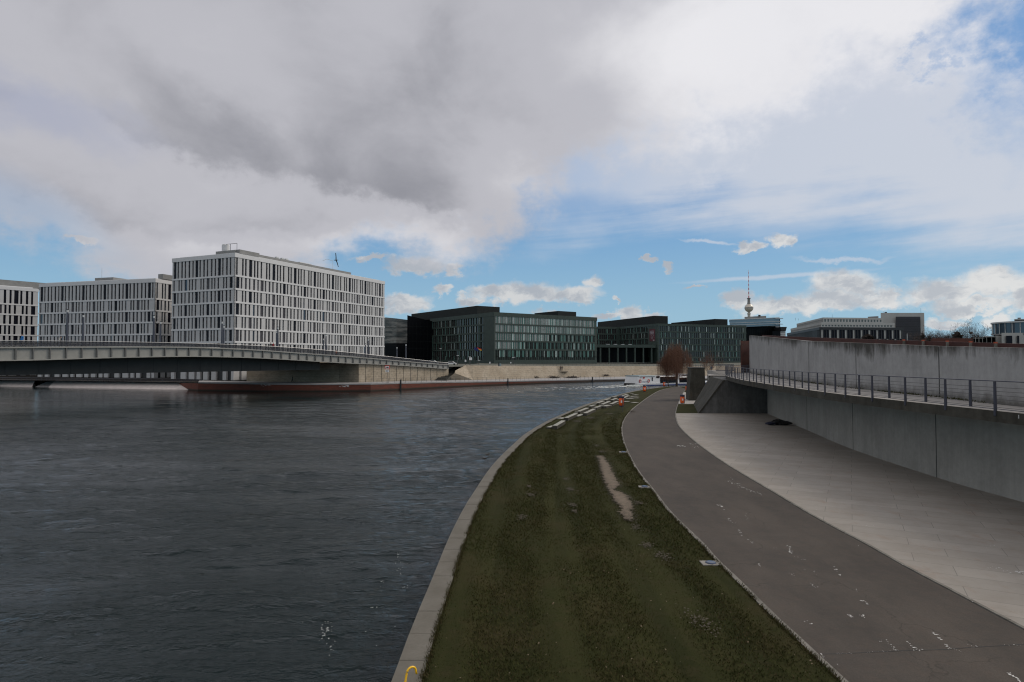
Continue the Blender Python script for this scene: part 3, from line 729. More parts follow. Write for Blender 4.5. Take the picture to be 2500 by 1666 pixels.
# asphalt path and its kerbs
def band(fa, fb, z, y0, y1, mb=None, n=2):
    mb = mb or MB(); yy = [y for y in ys if y0 < y < y1]; yy = [y0]+yy+[y1]
    for a, b in zip(yy, yy[1:]): mb.face([(fa(a), a, z), (fb(a), a, z), (fb(b), b, z), (fa(b), b, z)])
    return mb
struct('path', band(lambda y: fL(y), lambda y: fR(y), Z0-.012, -2, 140), M['path'])
def kerb(name, f, w, label):
    mb = MB(); yy = [y for y in ys if y < 139]
    r = random.Random(3)
    for a, b in zip(yy, yy[1:]):
        L_ = lambda y: (f(y)-w*(1.0 if True else 0))
        z = Z0+.012+r.uniform(-.004, .004)
        p = [(L_(a), a+.01), (f(a), a+.01), (f(b), b-.01), (L_(b), b-.01)]
        mb.hexa([(x, y, Z0-.2) for x, y in p], [(x, y, z) for x, y in p])
    return tag(mb.build(name, M['kerb']), label, 'kerb')
kerb('kerb', fL, .13, 'narrow pale kerb between the lawn and the asphalt path')
kerb('kerb', lambda y: fR(y)+.10, .09, 'thin stone edging between the asphalt path and the pale plaza')
# stone coping of the quay, block after block, with the wall below it down to the water
mb = MB(); r = random.Random(9)
tot = [p for p in outer if p.y < 149]; y = -2.0
while y < 143:
    ln = 1.25 if y < 60 else 2.6
    a, b = y+.008, y+ln-.008; dz = r.uniform(-.006, .006)
    p = [(fo(a), a), (off_in(a)-.01, a), (off_in(b)-.01, b), (fo(b), b)]
    mb.hexa([(x, q, Z0-.22) for x, q in p], [(x, q, Z0+.02+dz) for x, q in p])
    y += ln
quay = thing('river_quay', (0, 20, 0), 'low granite quay edge running along the lawn above the water', 'quay')
mb.build('coping_stones', M['coping'], quay)
mb = MB(); yy = [-2]+[y for y in ys if y < 143]
for a, b in zip(yy, yy[1:]):
    p = [(fo(a)+.04, a), (fo(a)+.4, a), (fo(b)+.4, b), (fo(b)+.04, b)]
    if b > a: mb.hexa([(x, q, -1) for x, q in p], [(x, q, Z0-.225) for x, q in p])
mb.build('quay_face', M['conc_dark'], quay)
# the plaza, the grass patch and the pale landing beside the bins
fblk = fn([Vector(p+(0,)) for p in [(20.9, 71.6), (24.6, 86), (26.0, 93), (30, 118), (33, 140)]])
struct('plaza', band(lambda y: fR(y)+.11, lambda y: fW(y)+.3, Z0, -12, 71.6), M['plaza'])
struct('grass_patch', band(lambda y: fR(y)+.11, lambda y: fblk(y), Z0+.01, 71.65, 86.2), M['turf'])
struct('landing', band(lambda y: fR(y)+.11, lambda y: fblk(y)+2, Z0+.012, 86.25, 117), M['walk'])
struct('far_verge', band(lambda y: fR(y)+.11, lambda y: fblk(y)+4, Z0+.005, 117.05, 141), M['turf'])
# worn white paint flecks on the path and plaza
fl = MB(); r = random.Random(21)
def fleck(x0, y0, x1, y1, n, w, z=Z0-.006):
    for i in range(n):
        t = (i+r.random())/n
        c = at(x0+(x1-x0)*t+r.gauss(0, 1.6), y0+(y1-y0)*t+r.gauss(0, 1.6), z)
        k = r.randint(5, 7); rr = w*r.uniform(.35, 1.1)*(1+c.y*.004); an = r.random()*3; st = r.uniform(.25, .9)
        ps = []
        for q in range(k):
            g = 6.283*q/k; u, v = rr*math.cos(g)*r.uniform(.55, 1.1), rr*st*math.sin(g)*r.uniform(.4, 1.1)
            ps.append((c.x+u*math.cos(an)-v*math.sin(an), c.y+u*math.sin(an)+v*math.cos(an), z+.0002*i))
        fl.face(ps)
def q2(x, y): return 1700+x/2.941, 1200+y/2.941
for (a, b, c, d, n, w) in [(395, 0, 470, 25, 7, .05), (150, 98, 195, 105, 6, .07), (190, 125, 200, 135, 2, .04), (345, 150, 370, 205, 6, .035), (225, 195, 275, 235, 7, .04),
    (300, 268, 330, 305, 7, .045), (365, 340, 405, 365, 5, .035), (640, 392, 680, 405, 5, .055), (665, 415, 690, 450, 8, .05), (700, 465, 790, 498, 6, .02),
    (445, 515, 460, 540, 4, .035), (668, 580, 705, 605, 5, .02), (990, 548, 1018, 575, 6, .04), (1018, 590, 1042, 612, 6, .035), (770, 550, 782, 556, 2, .025), (840, 570, 865, 600, 5, .02),
    (820, 665, 870, 692, 6, .025), (1145, 703, 1155, 715, 3, .02), (1178, 785, 1240, 805, 10, .035), (1090, 882, 1130, 905, 8, .035), (1170, 885, 1210, 905, 6, .035), (775, 930, 800, 935, 3, .02),
    (815, 946, 832, 950, 2, .03), (1690, 1018, 1735, 1030, 5, .045), (1730, 1045, 1760, 1068, 6, .035), (1365, 1070, 1435, 1138, 12, .024), (1515, 1082, 1585, 1138, 10, .03), (1310, 1072, 1335, 1085, 3, .02),
    (1560, 1138, 1630, 1140, 6, .025), (1785, 1095, 1825, 1135, 9, .03), (1840, 1130, 1910, 1150, 6, .02), (1960, 1105, 2030, 1120, 8, .018), (890, 1170, 925, 1185, 5, .03), (1000, 1165, 1110, 1163, 12, .012),
    (1200, 1155, 1480, 1145, 20, .01), (2210, 1106, 2350, 1098, 9, .016), (2240, 1298, 2330, 1365, 14, .04), (550, 405, 575, 415, 2, .02), (1005, 1238, 1012, 1243, 1, .03), (1160, 398, 1170, 401, 1, .02)]:
    x0, y0 = q2(a, b); x1, y1 = q2(c, d); fleck(x0, y0, x1, y1, n, w)
q3 = lambda x, y: (1260+x/3.92, 980+y/3.92)
for (a, b, c, d, n, w) in [(1535, 432, 1610, 428, 7, .14), (1660, 412, 1740, 408, 5, .08), (1680, 432, 1760, 434, 5, .06), (2025, 765, 2110, 800, 7, .05), (2110, 800, 2170, 825, 8, .06), (2200, 840, 2350, 893, 12, .045),
    (2050, 740, 2075, 760, 3, .05)]:
    x0, y0 = q3(a, b); x1, y1 = q3(c, d); fleck(x0, y0, x1, y1, n, w)
for (a, b, c, d, n, w) in [(2085, 545, 2180, 552, 6, .04), (2190, 565, 2260, 582, 6, .035), (2300, 575, 2350, 580, 6, .06), (2075, 395, 2160, 398, 4, .03), (1205, 240, 1275, 255, 4, .025), (860, 145, 880, 150, 2, .03),
    (1905, 740, 1985, 778, 7, .035), (1480, 518, 1500, 527, 3, .03), (1040, 285, 1075, 300, 4, .03), (680, 85, 710, 98, 4, .03)]:
    x0, y0 = q2(a, b); x1, y1 = q2(c, d); fleck(x0, y0, x1, y1, n, w, Z0+.006)
M['fleck'] = mat('worn_white_paint', (0.50, 0.50, 0.49), 0.8)
tag(fl.build('paint_flecks', M['fleck']), 'worn white paint flecks scattered over the path', 'paint', kind='stuff')
mb = MB()
pts = [at(q2(x, y)[0], q2(x, y)[1], Z0-.008) for x, y in [(880, 1168), (1110, 1162), (1480, 1143), (1790, 1135), (1960, 1120), (2353, 1098)]]
for a, b in zip(pts, pts[1:]):
    mb.face([(a.x, a.y-.012, a.z), (b.x, b.y-.012, a.z), (b.x, b.y+.012, a.z), (a.x, a.y+.012, a.z)])
struct('path_joint', mb, M['joint'])
# litter on the lawn: dead leaves and twigs
lf = MB(); r = random.Random(77)
for i in range(420):
    y = 9+50*r.random()**1.8; a, b = off_in(y), fL(y); x = a+(b-a)*r.random()**.8; s = r.uniform(.01, .026)
    an = r.random()*3; lf.face([(x+s*math.cos(an+q*1.57)*(1 if q % 2 else .5), y+s*math.sin(an+q*1.57), Z0+.04+.03*r.random()) for q in range(4)])
tag(lf.build('leaf_litter', mat('dead_leaves', (0.13, 0.085, 0.05), 0.9, var=(0.22, 0.18, 0.13), scale=3)), 'scattered dead leaves on the turf', 'leaves', kind='stuff')

# pale stone blocks set into the bank, in two rows beside the water and flat ones further up
q6 = lambda x, y: (1200+x/6.536, 920+y/6.536)
blocks = [  # near-left, near-right corner ... given as left end and right end of the visible top, with its near depth in pixels
    ((1045, 780), (1180, 700), 16, .32), ((945, 805), (1030, 780), 22, .16), ((1220, 655), (1375, 585), 14, .32), ((1115, 668), (1215, 655), 18, .08), ((1370, 568), (1405, 560), 8, .2), ((1415, 552), (1555, 497), 12, .3),
    ((1375, 630), (1515, 598), 24, .10), ((1520, 580), (1665, 512), 16, .34), ((1595, 470), (1670, 447), 11, .3), ((1672, 432), (1700, 428), 7, .2), ((1680, 492), (1775, 460), 13, .3), ((1832, 470), (1920, 452), 18, .3),
    ((1712, 418), (1810, 385), 10, .3), ((1788, 440), (1905, 390), 12, .32), ((1930, 435), (2035, 388), 14, .32), ((1832, 370), (1898, 350), 8, .3), ((1940, 370), (2015, 342), 9, .3),
    ((2030, 368), (2072, 362), 7, .2), ((2080, 358), (2205, 300), 9, .3), ((1950, 325), (2005, 318), 6, .25), ((2060, 315), (2190, 278), 6, .28), ((1990, 428), (2035, 424), 8, .12),
    ((2110, 398), (2215, 396), 8, .10), ((2265, 414), (2352, 412), 9, .10), ((2150, 354), (2285, 352), 6, .10), ((2195, 328), (2280, 326), 5, .1), ((2230, 314), (2352, 312), 5, .1), ((2290, 341), (2365, 340), 5, .1), ((2240, 275), (2275, 272), 5, .15), ((2290, 290), (2352, 288), 5, .1)]
place = ['lowest of the row beside the quay coping, nearest the camera', 'short chipped stub at the near end of the waterside row']
grpB = 'pale stone blocks set in the grass bank'
for i, (p, q, w, h) in enumerate(blocks):
    a = at(*q6(*p), Z0+h); b = at(*q6(*q), Z0+h); c = at(*q6(p[0], p[1]-w), Z0+h)
    d = (b-a); d.z = 0; Ln = d.length; d.normalize(); nn = Vector((-d.y, d.x, 0)); wd = max(.42, min(.95, (c-a).dot(nn)))
    mb = MB(); e = .025
    mb.obox((0, 0), (1, 0), (0, 1), 0, Ln, 0, wd, -.3, h-e)
    mb.m = [1]*len(mb.f)  # sides take the dark concrete: moss plus shade put into the colour
    r0 = [(0, 0), (Ln, 0), (Ln, wd), (0, wd)]; r1 = [(e, e), (Ln-e, e), (Ln-e, wd-e), (e, wd-e)]
    mb.hexa([(x, y, h-e) for x, y in r0], [(x, y, h) for x, y in r1])
    o = mb.build('stone_block', [M['stone_block'], M['conc_dark']]); o.location = (a.x, a.y, Z0); o.rotation_euler = (0, 0, math.atan2(d.y, d.x))
    flatb = h < .15
    row = 'in the row beside the quay coping' if i in (0, 1, 2, 3, 4, 5, 8, 9, 12, 15, 19) else ('lying flat between the stone rows and the path' if i >= 21 else 'in the upper row on the grass bank')
    desc = ('long' if Ln > 4 else 'short' if Ln < 1.4 else 'medium')+(' flat' if flatb else ' raised')
    ORDN = ['', 'second', 'third', 'fourth', 'fifth', 'sixth', 'seventh', 'eighth', 'ninth', 'tenth', 'eleventh']
    wr = [1, 0, 3, 2, 4, 5, 8, 9, 12, 15, 19]; ur = [6, 7, 10, 11, 13, 14, 16, 17, 18, 20]; fr_ = [21, 23, 22, 24, 27, 25, 26, 29, 28]
    rw_, nm_ = (wr, 'waterside row') if i in wr else (ur, 'upper row') if i in ur else (fr_, 'flat group beside the path'); kk = rw_.index(i)
    B_ORD = {0: 'nearest long one with its dark end towards the camera', 1: 'stub nearest the camera', 2: 'second long one from the camera', 3: 'half buried in earth beside the coping', 4: 'tiny square one',
             5: 'third long one from the camera', 6: 'sunken broad one, first of the upper row', 7: 'tallest one with a black shaded end'}
    o['label'] = f"{desc} pale stone block, "+(f"{ORDN[kk]} from the camera" if kk else 'nearest the camera')+f" in the {nm_}"
    o['category'] = 'stone block'; o['group'] = grpB

# uplights in pale square plates along the path edge
up = thing('path_uplight', (0, 0, 0), 'x', 'ground light', 'round blue ground lights beside the path', absolute=False)
mb = MB(); mb.box(-.42, .12, -.2, .2, -.1, .035); mb.build('plate', M['conc_pale'], up)
mb = MB(); mb.lathe((-.14, 0, .02), [(.155, 0), (.155, .03), (.12, .045), (.03, .05)], 20)
mb.build('lens', mat('blue_lens', (0.03, 0.045, 0.09), 0.2), up)
ups = [((1752, 1377), 'nearest blue ground light in its pale square plate beside the path kerb'), ((1582, 1190), 'blue ground light beside the kerb level with the lower end of the bare earth strip'),
       ((1527, 1105), 'small blue ground light at the kerb level with the top of the bare earth strip')]
for i, (p, lab) in enumerate(ups):
    c = at(p[0], p[1], Z0); x = fL(c.y)-.22
    ang = math.atan2(fL(c.y+1)-fL(c.y-1), 2)
    o = up if i == 0 else dup(up)
    o.location = (x, c.y, Z0); o.rotation_euler = (0, 0, -ang); o['label'] = lab

# yellow grab rail of a quay ladder
mb = MB(); c = at(1004, 1643, Z0+.45)
pp = []
for i in range(13):
    t = math.pi*(1-i/12)*1.0
    pp.append((c.x+.075*math.cos(t), c.y+.06*math.cos(t), c.z+.10*math.sin(t)))
pp = [(c.x-.16, c.y-.35, Z0-.3), (c.x-.11, c.y-.18, Z0+.2)]+pp+[(c.x+.085, c.y+.07, c.z-.05)]
lad = thing('quay_ladder', (c.x, c.y, 0), 'yellow grab rail of a ladder rising over the coping at the bottom edge', 'ladder')
mb.tube(pp, .020, 8); mb.build('grab_rail', M['yellow'], lad, True)
mb = MB()
for sx in (-.2, .25): mb.tube([(c.x+sx, c.y-.35, -.6), (c.x+sx, c.y-.35, Z0-.25)], .025, 6)
for k in range(4): mb.tube([(c.x-.2, c.y-.35, -.3+k*.28), (c.x+.25, c.y-.35, -.3+k*.28)], .018, 6)
mb.build('rungs', M['yellow'], lad)

# ================================================================ WALLS, WALKWAY AND PARK ON THE RIGHT
ZS = 5.05
EDGE = smoothline([Vector(p+(0,)) for p in [(20.6, -12), (19.6, 0), (18.7, 12), (18.25, 22.6), (18.15, 33.8), (18.6, 39.4), (19.2, 44.4), (20.3, 52.1), (21.6, 60), (24.5, 72.6), (27.2, 80), (32, 90), (40, 100)]], 6)
UP = smoothline([Vector(p+(0,)) for p in [(22.6, -12), (21.6, 3), (21.0, 15), (20.8, 25.8), (21.85, 32.5), (22.7, 41.4), (24.7, 53), (26.5, 61), (29.0, 72), (32.9, 88)]], 6)
fE, fU = fn(EDGE), fn(UP)
fT = lambda y: float(np.interp(y, [-12, 5, 15, 25.8, 32.5, 42, 53, 61, 72, 88], [6.5, 6.9, 7.15, 7.45, 7.66, 8.07, 8.5, 8.93, 9.5, 10.26]))
def wall_strip(pts, z0f, z1f, th, mats, name, parent, uv=False, side=1):
    me_v, me_f, uvs = [], [], []
    s = 0; S_ = [0]
    for a, b in zip(pts, pts[1:]): s += (Vector((b.x, b.y))-Vector((a.x, a.y))).length; S_.append(s)
    n = len(pts)
    for i, p in enumerate(pts):
        t = (pts[min(i+1, n-1)]-pts[max(i-1, 0)]); t.z = 0; t.normalize(); nr = Vector((t.y, -t.x, 0))*th*side
        z0, z1 = z0f(p.y), z1f(p.y)
        me_v += [(p.x, p.y, z0), (p.x, p.y, z1), (p.x+nr.x, p.y+nr.y, z1), (p.x+nr.x, p.y+nr.y, z0)]
    for i in range(n-1):
        a, b = i*4, (i+1)*4
        for j in range(4): me_f.append((a+j, b+j, b+(j+1) % 4, a+(j+1) % 4))
    me_f += [(3, 2, 1, 0), ((n-1)*4, (n-1)*4+1, (n-1)*4+2, (n-1)*4+3)]
    me = bpy.data.meshes.new(name); me.from_pydata(me_v, [], me_f); me.materials.append(mats)
    lay = me.uv_layers.new(name='UVMap')
    for poly in me.polygons:
        for li in poly.loop_indices:
            vi = me.loops[li].vertex_index; k, j = divmod(vi, 4)
            p = me_v[vi]; lay.data[li].uv = (S_[k], z1f(pts[k].y)-p[2])
    me.update(); o = bpy.data.objects.new(name, me); col_.objects.link(o)
    if parent:
        o.parent = parent; o.location = tuple(-c for c in parent.location)
    return o
def joints(parent, f, ysj, z0f, z1f, w=.02, name='joint'):
    for y in ysj:
        mb = MB(); x = f(y); mb.box(x-.012, x+.02, y-w, y+w, z0f(y), z1f(y)); mb.build(name, M['joint'], parent)
lw = thing('retaining_wall', (22, 30, Z0), 'shaded concrete retaining wall under the overhanging walkway, behind the plaza', 'wall')
wall_strip(LOW, lambda y: Z0-.3, lambda y: ZS-.425, .4, M['conc_low'], 'wall_face', lw)
def yhit(f, px, lo=8, hi=90):
    u = (px-CX)/F/1.0; best = min((abs(f(y)/y-u), y) for y in [lo+i*.1 for i in range(int((hi-lo)*10))]); return best[1]
joints(lw, fW, [yhit(fW, p, 15, 70) for p in (1968, 2080, 2281)]+[18], lambda y: Z0, lambda y: ZS-.43)
uw = thing('park_wall', (21, 30, ZS), 'tall rain-streaked concrete wall with black stains along its top, behind the railing', 'wall')
wall_strip(UP, lambda y: ZS-.02, fT, .32, M['conc_up'], 'wall_face', uw)
joints(uw, fU, [yhit(fU, p, 15, 86) for p in (1975, 2090, 2292)]+[19], lambda y: ZS, lambda y: fT(y)-.05, .028)
# plateau of the park behind the wall
mb = MB(); U2 = UP
for a, b in zip(U2, U2[1:]):
    za, zb = fT(a.y)-.35, fT(b.y)-.35
    mb.face([(a.x+.3, a.y, za), (a.x+30, a.y+4, 5.6), (b.x+30, b.y+4, 5.6), (b.x+.3, b.y, zb)])
    mb.face([(a.x+30, a.y+4, 5.6), (a.x+160, a.y+10, 5), (b.x+160, b.y+10, 5), (b.x+30, b.y+4, 5.6)])
e = UP[-1]; ze = fT(88)-.35
mb.face([(e.x+.3, 88, ze), (e.x+30, 92, 5.6), (e.x+160, 98, 5), (210, 180, 4.9), (76, 180, 4.9), (39, 96, 5.0)])
struct('park_hill', mb, M['turf'])
# cantilevered walkway slab with its dark weathered fascia
ww = thing('walkway', (19, 30, ZS), 'cantilevered concrete walkway with a mossy dark edge running under the railing', 'walkway')
mb = MB(); FA = MB()
for a, b in zip(EDGE, EDGE[1:]):
    ua, ub = (fU(a.y) if a.y < 88 else a.x+14), (fU(b.y) if b.y < 88 else b.x+14)
    mb.face([(a.x+.02, a.y, ZS), (ua+.1, a.y, ZS), (ub+.1, b.y, ZS), (b.x+.02, b.y, ZS)])
    la, lb = max(ua, fW(min(a.y, 71)))+.3, max(ub, fW(min(b.y, 71)))+.3
    mb.face([(a.x+.02, a.y, ZS-.41), (b.x+.02, b.y, ZS-.41), (lb, b.y, ZS-.41), (la, a.y, ZS-.41)])
mb.build('deck', M['walk'], ww)
wall_strip(EDGE, lambda y: ZS-.42, lambda y: ZS-.004, .28, M['conc_dark'], 'fascia', ww)
# moss and weeds along the foot of the wall
mb = MB(); r = random.Random(6)
for i in range(2600):
    y = 18+62*r.random(); q = r.random()**2
    if math.sin(y*.9)+math.sin(y*.37+1)*.9+math.sin(y*2.3)*.4 < r.uniform(-1.6, 1.3): continue
    x = fU(y)-.02-.28*q; h = r.uniform(.02, .15)*(1-q*.6); w = .03; an = r.random()*3
    mb.face([(x-w*math.cos(an), y-w*math.sin(an), ZS), (x+w*math.cos(an), y+w*math.sin(an), ZS), (x+r.gauss(0, .04), y+r.gauss(0, .04), ZS+h)])
tag(mb.build('weeds', M['blade_a']), 'moss and weeds growing along the foot of the park wall', 'weeds', kind='stuff')

# railing on the walkway edge: flat tapered posts, seven thin rails
rl = thing('railing', (18.3, 30, ZS), 'dark blue-grey steel railing with flat posts and thin rails along the walkway edge', 'railing')
def rail_along(f, inset, y0, y1, z, r_, name, parent, m='iron', k=5, step=1.2, flatw=None):
    n = max(2, int((y1-y0)/step)); pts = [Vector((f(y0+(y1-y0)*i/n)+inset, y0+(y1-y0)*i/n, z)) for i in range(n+1)]
    mb = MB(); mb.tube(pts, r_, k); return mb.build(name, M[m], parent)
H = 1.12
rail_along(fE, .06, -6, 84, ZS+H, .022, 'top_rail', rl)
for k in range(6): rail_along(fE, .06, -6, 84, ZS+.13+k*.15, .0085, 'rail', rl, 'thin_iron', 4)
rail_along(fE, .06, -6, 84, ZS+.07, .014, 'bottom_rail', rl)
yl = 8.0; i = 0
s_acc = 0
while yl < 84:
    t = Vector((fE(yl+.3)-fE(yl-.3), .6)).normalized(); long_ = i % 2 == 0
    zb = ZS-.18 if long_ else ZS+.06; x = fE(yl)+(.0 if long_ else .06); w0, w1 = .036, .05; th = .010
    mb = MB(); L2 = lambda a, b, z: (x+t[0]*a+t[1]*b, yl+t[1]*a-t[0]*b, z)
    # flat plate, wide across the walkway direction, slightly tapered to the top
    bt = [L2(-w1, -.03, zb), L2(w1, -.03, zb), L2(w1, .04, zb), L2(-w1, .04, zb)]; tp = [L2(-w0, -.03, ZS+H-.02), L2(w0, -.03, ZS+H-.02), L2(w0, .03, ZS+H-.02), L2(-w0, .03, ZS+H-.02)]
    mb.hexa(bt, tp); mb.build('post', M['iron'], rl)
    yl += 1.335*t[1]; i += 1
# small lamp fixtures / white marks on the fascia are cable clips
cc = atd(2410, 1010, 22.2)
for dx_, y_ in ((0, 22.9), (.0, 22.6)):
    mb = MB(); x = fE(y_)-.02; mb.box(x-.012, x+.01, y_-.012, y_+.012, ZS-.19, ZS-.06); tag(mb.build('cable_clip', M['pale_metal']), 'pale metal clip on the dark walkway edge below the railing, '+('left one' if y_ > 22.7 else 'right one')+' of the pair', 'clip')

# sloping abutment block at the far end of the plaza
ab = thing('stair_abutment', (24, 75, Z0), 'concrete abutment with a steep sloping end at the head of the plaza', 'wall')
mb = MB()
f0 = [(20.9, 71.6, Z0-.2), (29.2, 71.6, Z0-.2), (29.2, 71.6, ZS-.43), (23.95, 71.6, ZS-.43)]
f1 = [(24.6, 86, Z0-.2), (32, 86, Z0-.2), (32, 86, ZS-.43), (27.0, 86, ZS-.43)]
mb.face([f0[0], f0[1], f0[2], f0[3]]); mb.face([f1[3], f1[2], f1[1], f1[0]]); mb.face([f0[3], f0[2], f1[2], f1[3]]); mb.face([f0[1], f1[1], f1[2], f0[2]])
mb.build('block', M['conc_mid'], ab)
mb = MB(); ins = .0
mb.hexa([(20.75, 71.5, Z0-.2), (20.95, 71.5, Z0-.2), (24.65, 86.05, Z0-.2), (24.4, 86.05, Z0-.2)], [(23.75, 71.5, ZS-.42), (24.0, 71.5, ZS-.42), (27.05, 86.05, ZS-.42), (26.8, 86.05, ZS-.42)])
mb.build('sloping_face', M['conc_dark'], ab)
# the free-standing pier with a small rail on it
pr = thing('stair_pier', (27, 95, Z0), 'dark weathered concrete pier with a small rail on top beside the stairs', 'pier')
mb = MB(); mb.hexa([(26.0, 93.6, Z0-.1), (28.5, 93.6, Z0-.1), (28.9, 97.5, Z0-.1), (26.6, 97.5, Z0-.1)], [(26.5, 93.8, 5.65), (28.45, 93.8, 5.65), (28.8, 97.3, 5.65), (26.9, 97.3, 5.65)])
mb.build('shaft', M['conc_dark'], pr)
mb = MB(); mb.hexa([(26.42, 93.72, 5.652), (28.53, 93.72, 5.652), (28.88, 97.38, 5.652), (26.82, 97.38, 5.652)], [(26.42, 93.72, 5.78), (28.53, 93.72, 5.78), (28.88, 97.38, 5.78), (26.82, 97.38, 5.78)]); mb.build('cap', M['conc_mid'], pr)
mb = MB()
for k in range(6): mb.tube([(27.1+k*.26, 94, 5.78), (27.1+k*.26, 94, 6.1)], .02, 4)
mb.tube([(27.0, 94, 6.1), (28.45, 94, 6.1)], .025, 4); mb.build('rail', M['iron'], pr)
# stairs up to the walkway behind the pier
stt = thing('staircase', (31, 95, Z0), 'dark concrete steps climbing between the pier and the sloping abutment', 'stairs')
for k in range(20):
    mb = MB(); ya = 94+k*.45; rg = [(.3085*ya, ya), (34, ya), (34, 103), (.3085*103, 103)]
    mb.hexa([(x, y, Z0+k*.17-.05) for x, y in rg], [(x, y, Z0+(k+1)*.17) for x, y in rg]); mb.build('step', M['conc_dark'], stt)
lr = [(31.9, 103.3), (35.5, 103.3), (36, 112), (34.4, 112)]
mb = MB(); mb.hexa([(x, y, 4.22) for x, y in lr], [(x, y, 4.35) for x, y in lr]); mb.build('landing', M['walk'], stt)
mb = MB(); mb.hexa([(x, y, Z0) for x, y in lr], [(x, y, 4.215) for x, y in lr]); mb.build('landing_base', M['conc_dark'], stt)
for k in range(4):
    mb = MB(); mb.box(34.6, 37.5, 106+k*1.2, 112.6, 4.352+k*.17, 4.35+(k+1)*.17); mb.build('upper_step', M['walk'], stt)
mb = MB(); mb.tube([(28.75, 93.2, Z0), (28.75, 93.2, 4.9)], .035, 6); mb.tube([(28.75, 93.2, 2.0), (28.75, 101, 5.2)], .025, 5); mb.build('handrail', M['pale_metal'], stt)
# corten slab closing the end of the park wall, low dark fence before it
tag(wall_strip([Vector((32.4, 90, 0)), Vector((34.6, 91.5, 0))], lambda y: ZS-.1, lambda y: 9.6, .15, M['corten'], 'corten_slab', None), 'upright dark red corten slab beside the end of the park wall', 'slab')
fc = thing('landing_fence', (31, 92, ZS), 'low dark fence around the head of the stairs below the corten slab', 'fence')
mb = MB()
def fence_seg(mb, a, b, z, h, n, r=.02):
    a, b = Vector(a), Vector(b)
    for i in range(n+1):
        p = a.lerp(b, i/n); mb.tube([(p.x, p.y, z), (p.x, p.y, z+h)], r, 4)
    for zz in (z+h, z+.08): mb.tube([(a.x, a.y, zz), (b.x, b.y, zz)], r*1.2, 4)
fence_seg(mb, (28.2, 84), (33.5, 89.0), ZS, 1.1, 34); mb.build('bars', M['iron'], fc)
mb = MB(); fence_seg(mb, (33.4, 104), (36.3, 104), ZS, 1.1, 20, .03); mb.build('far_bars', M['iron'], fc)
# corten parapet in the park with posts coloured orange for caught light before it
cp = thing('corten_parapet', (25, 40, 8), 'long dark red corten parapet above the park wall', 'parapet')
CORT = [(2620, 843, 27), (2500, 840, 31), (2350, 835.5, 37), (2200, 831, 45), (2100, 828, 54), (2000, 824.8, 66), (1920, 821.5, 78), (1860, 818.5, 92)]
cpts = [atd(x, y, d) for x, y, d in CORT]; cpts.sort(key=lambda p: p.y)
ztop = fn([Vector((p.z, p.y, 0)) for p in cpts])
wall_strip([Vector((p.x, p.y, 0)) for p in cpts], lambda y: fT(min(y, 88))-.6, lambda y: ztop(y), .12, M['corten'], 'plates', cp)
for i, (px, lab) in enumerate([(2207, 'farthest left'), (2254, 'second from the left'), (2313, 'middle one'), (2370, 'second from the right'), (2431, 'nearest right')]):
    f_ = fn([Vector((p.x, p.y, 0)) for p in cpts]); y = yhit(f_, px, 27, 90)-.35; x = (px-CX)/F*y
    t = thing('rust_post', (x, y, fT(y)-.4), f'orange light-catching corten post before the corten parapet, {lab} of five', 'post', 'orange posts on the park wall')
    mb = MB(); zt = ztop(y+.35)+.05; mb.box(x-.07, x+.07, y-.05, y+.05, fT(y)-.12+.25, zt); mb.build('lit_plate', M['corten_post'], t)
    mb = MB(); mb.box(x-.06, x+.06, y-.045, y+.045, fT(y)-.4, fT(y)+.13); mb.build('foot', M['kerb'], t)

# ---------------------------------------------------------------- litter bins
def make_bin(absx):
    t = thing('litter_bin', (0, 0, 0), 'x', 'litter bin', 'orange litter bins', absolute=False)
    mb = MB(); mb.lathe((0, 0, .10), [(.20, 0), (.225, .02), (.235, .3), (.235, .72), (.225, .74)], 18); mb.build('bin_body', M['orange'], t, True)
    mb = MB(); mb.lathe((0, 0, .845), [(.245, 0), (.25, .02), (.25, .17), (.22, .22), (.10, .26), (.02, .27)], 18); mb.build('lid', M['navy'], t, True)
    mb = MB(); mb.tube([(.29, .05, 0), (.29, .05, 1.05)], .035, 8); mb.box(.18, .29, .02, .08, .35, .41); mb.box(.18, .29, .02, .08, .75, .81); mb.build('bin_post', M['iron'], t)
    mb = MB(); mb.lathe((0, 0, -.02), [(.19, 0), (.19, .12)], 14); mb.build('foot', M['navy'], t)
    mb = MB(); mb.box(-.07, .07, -.243, -.236, .38, .62); mb.build('sticker', M['sign_white'], [x for x in bpy.data.objects if x.parent == t and x.name.startswith('bin_body')][0])
    return t
binp = make_bin(0)
bins = [((1516.5, 1006), 'orange litter bin on the lawn beside the stone blocks, nearest of the waterside bins', 1.15), ((1573.5, 957), 'orange litter bin by the water in front of the boat stern', 1.15),
        ((1621.5, 943.5), 'small far orange litter bin on the verge in front of the boat windows', 1.05), ((1665.5, 986), 'orange bin with a dark lid on the pale landing, nearest to the sloping abutment', 1.15),
        ((1677, 955), 'orange litter bin at the path edge beside the walking person', 1.1)]
for i, (p, lab, s) in enumerate(bins):
    c = at(p[0], p[1], Z0); o = binp if i == 0 else dup(binp)
    o.location = c; o.scale = (s, s, s); o.rotation_euler = (0, 0, random.uniform(-.3, .3)); o['label'] = lab
    if i == 0: o.location.z += 0.62
# lift of the first bin: it hangs on a taller post
t = thing('bin_pole', at(1520.5, 1006.5, Z0), 'thin grey pole that carries the nearest waterside litter bin', 'pole')
mb = MB(); c = at(1520.5, 1006.5, Z0); mb.tube([(c.x, c.y, Z0), (c.x, c.y, Z0+1.6)], .035, 8); mb.build('shaft', M['thin_iron'], t)

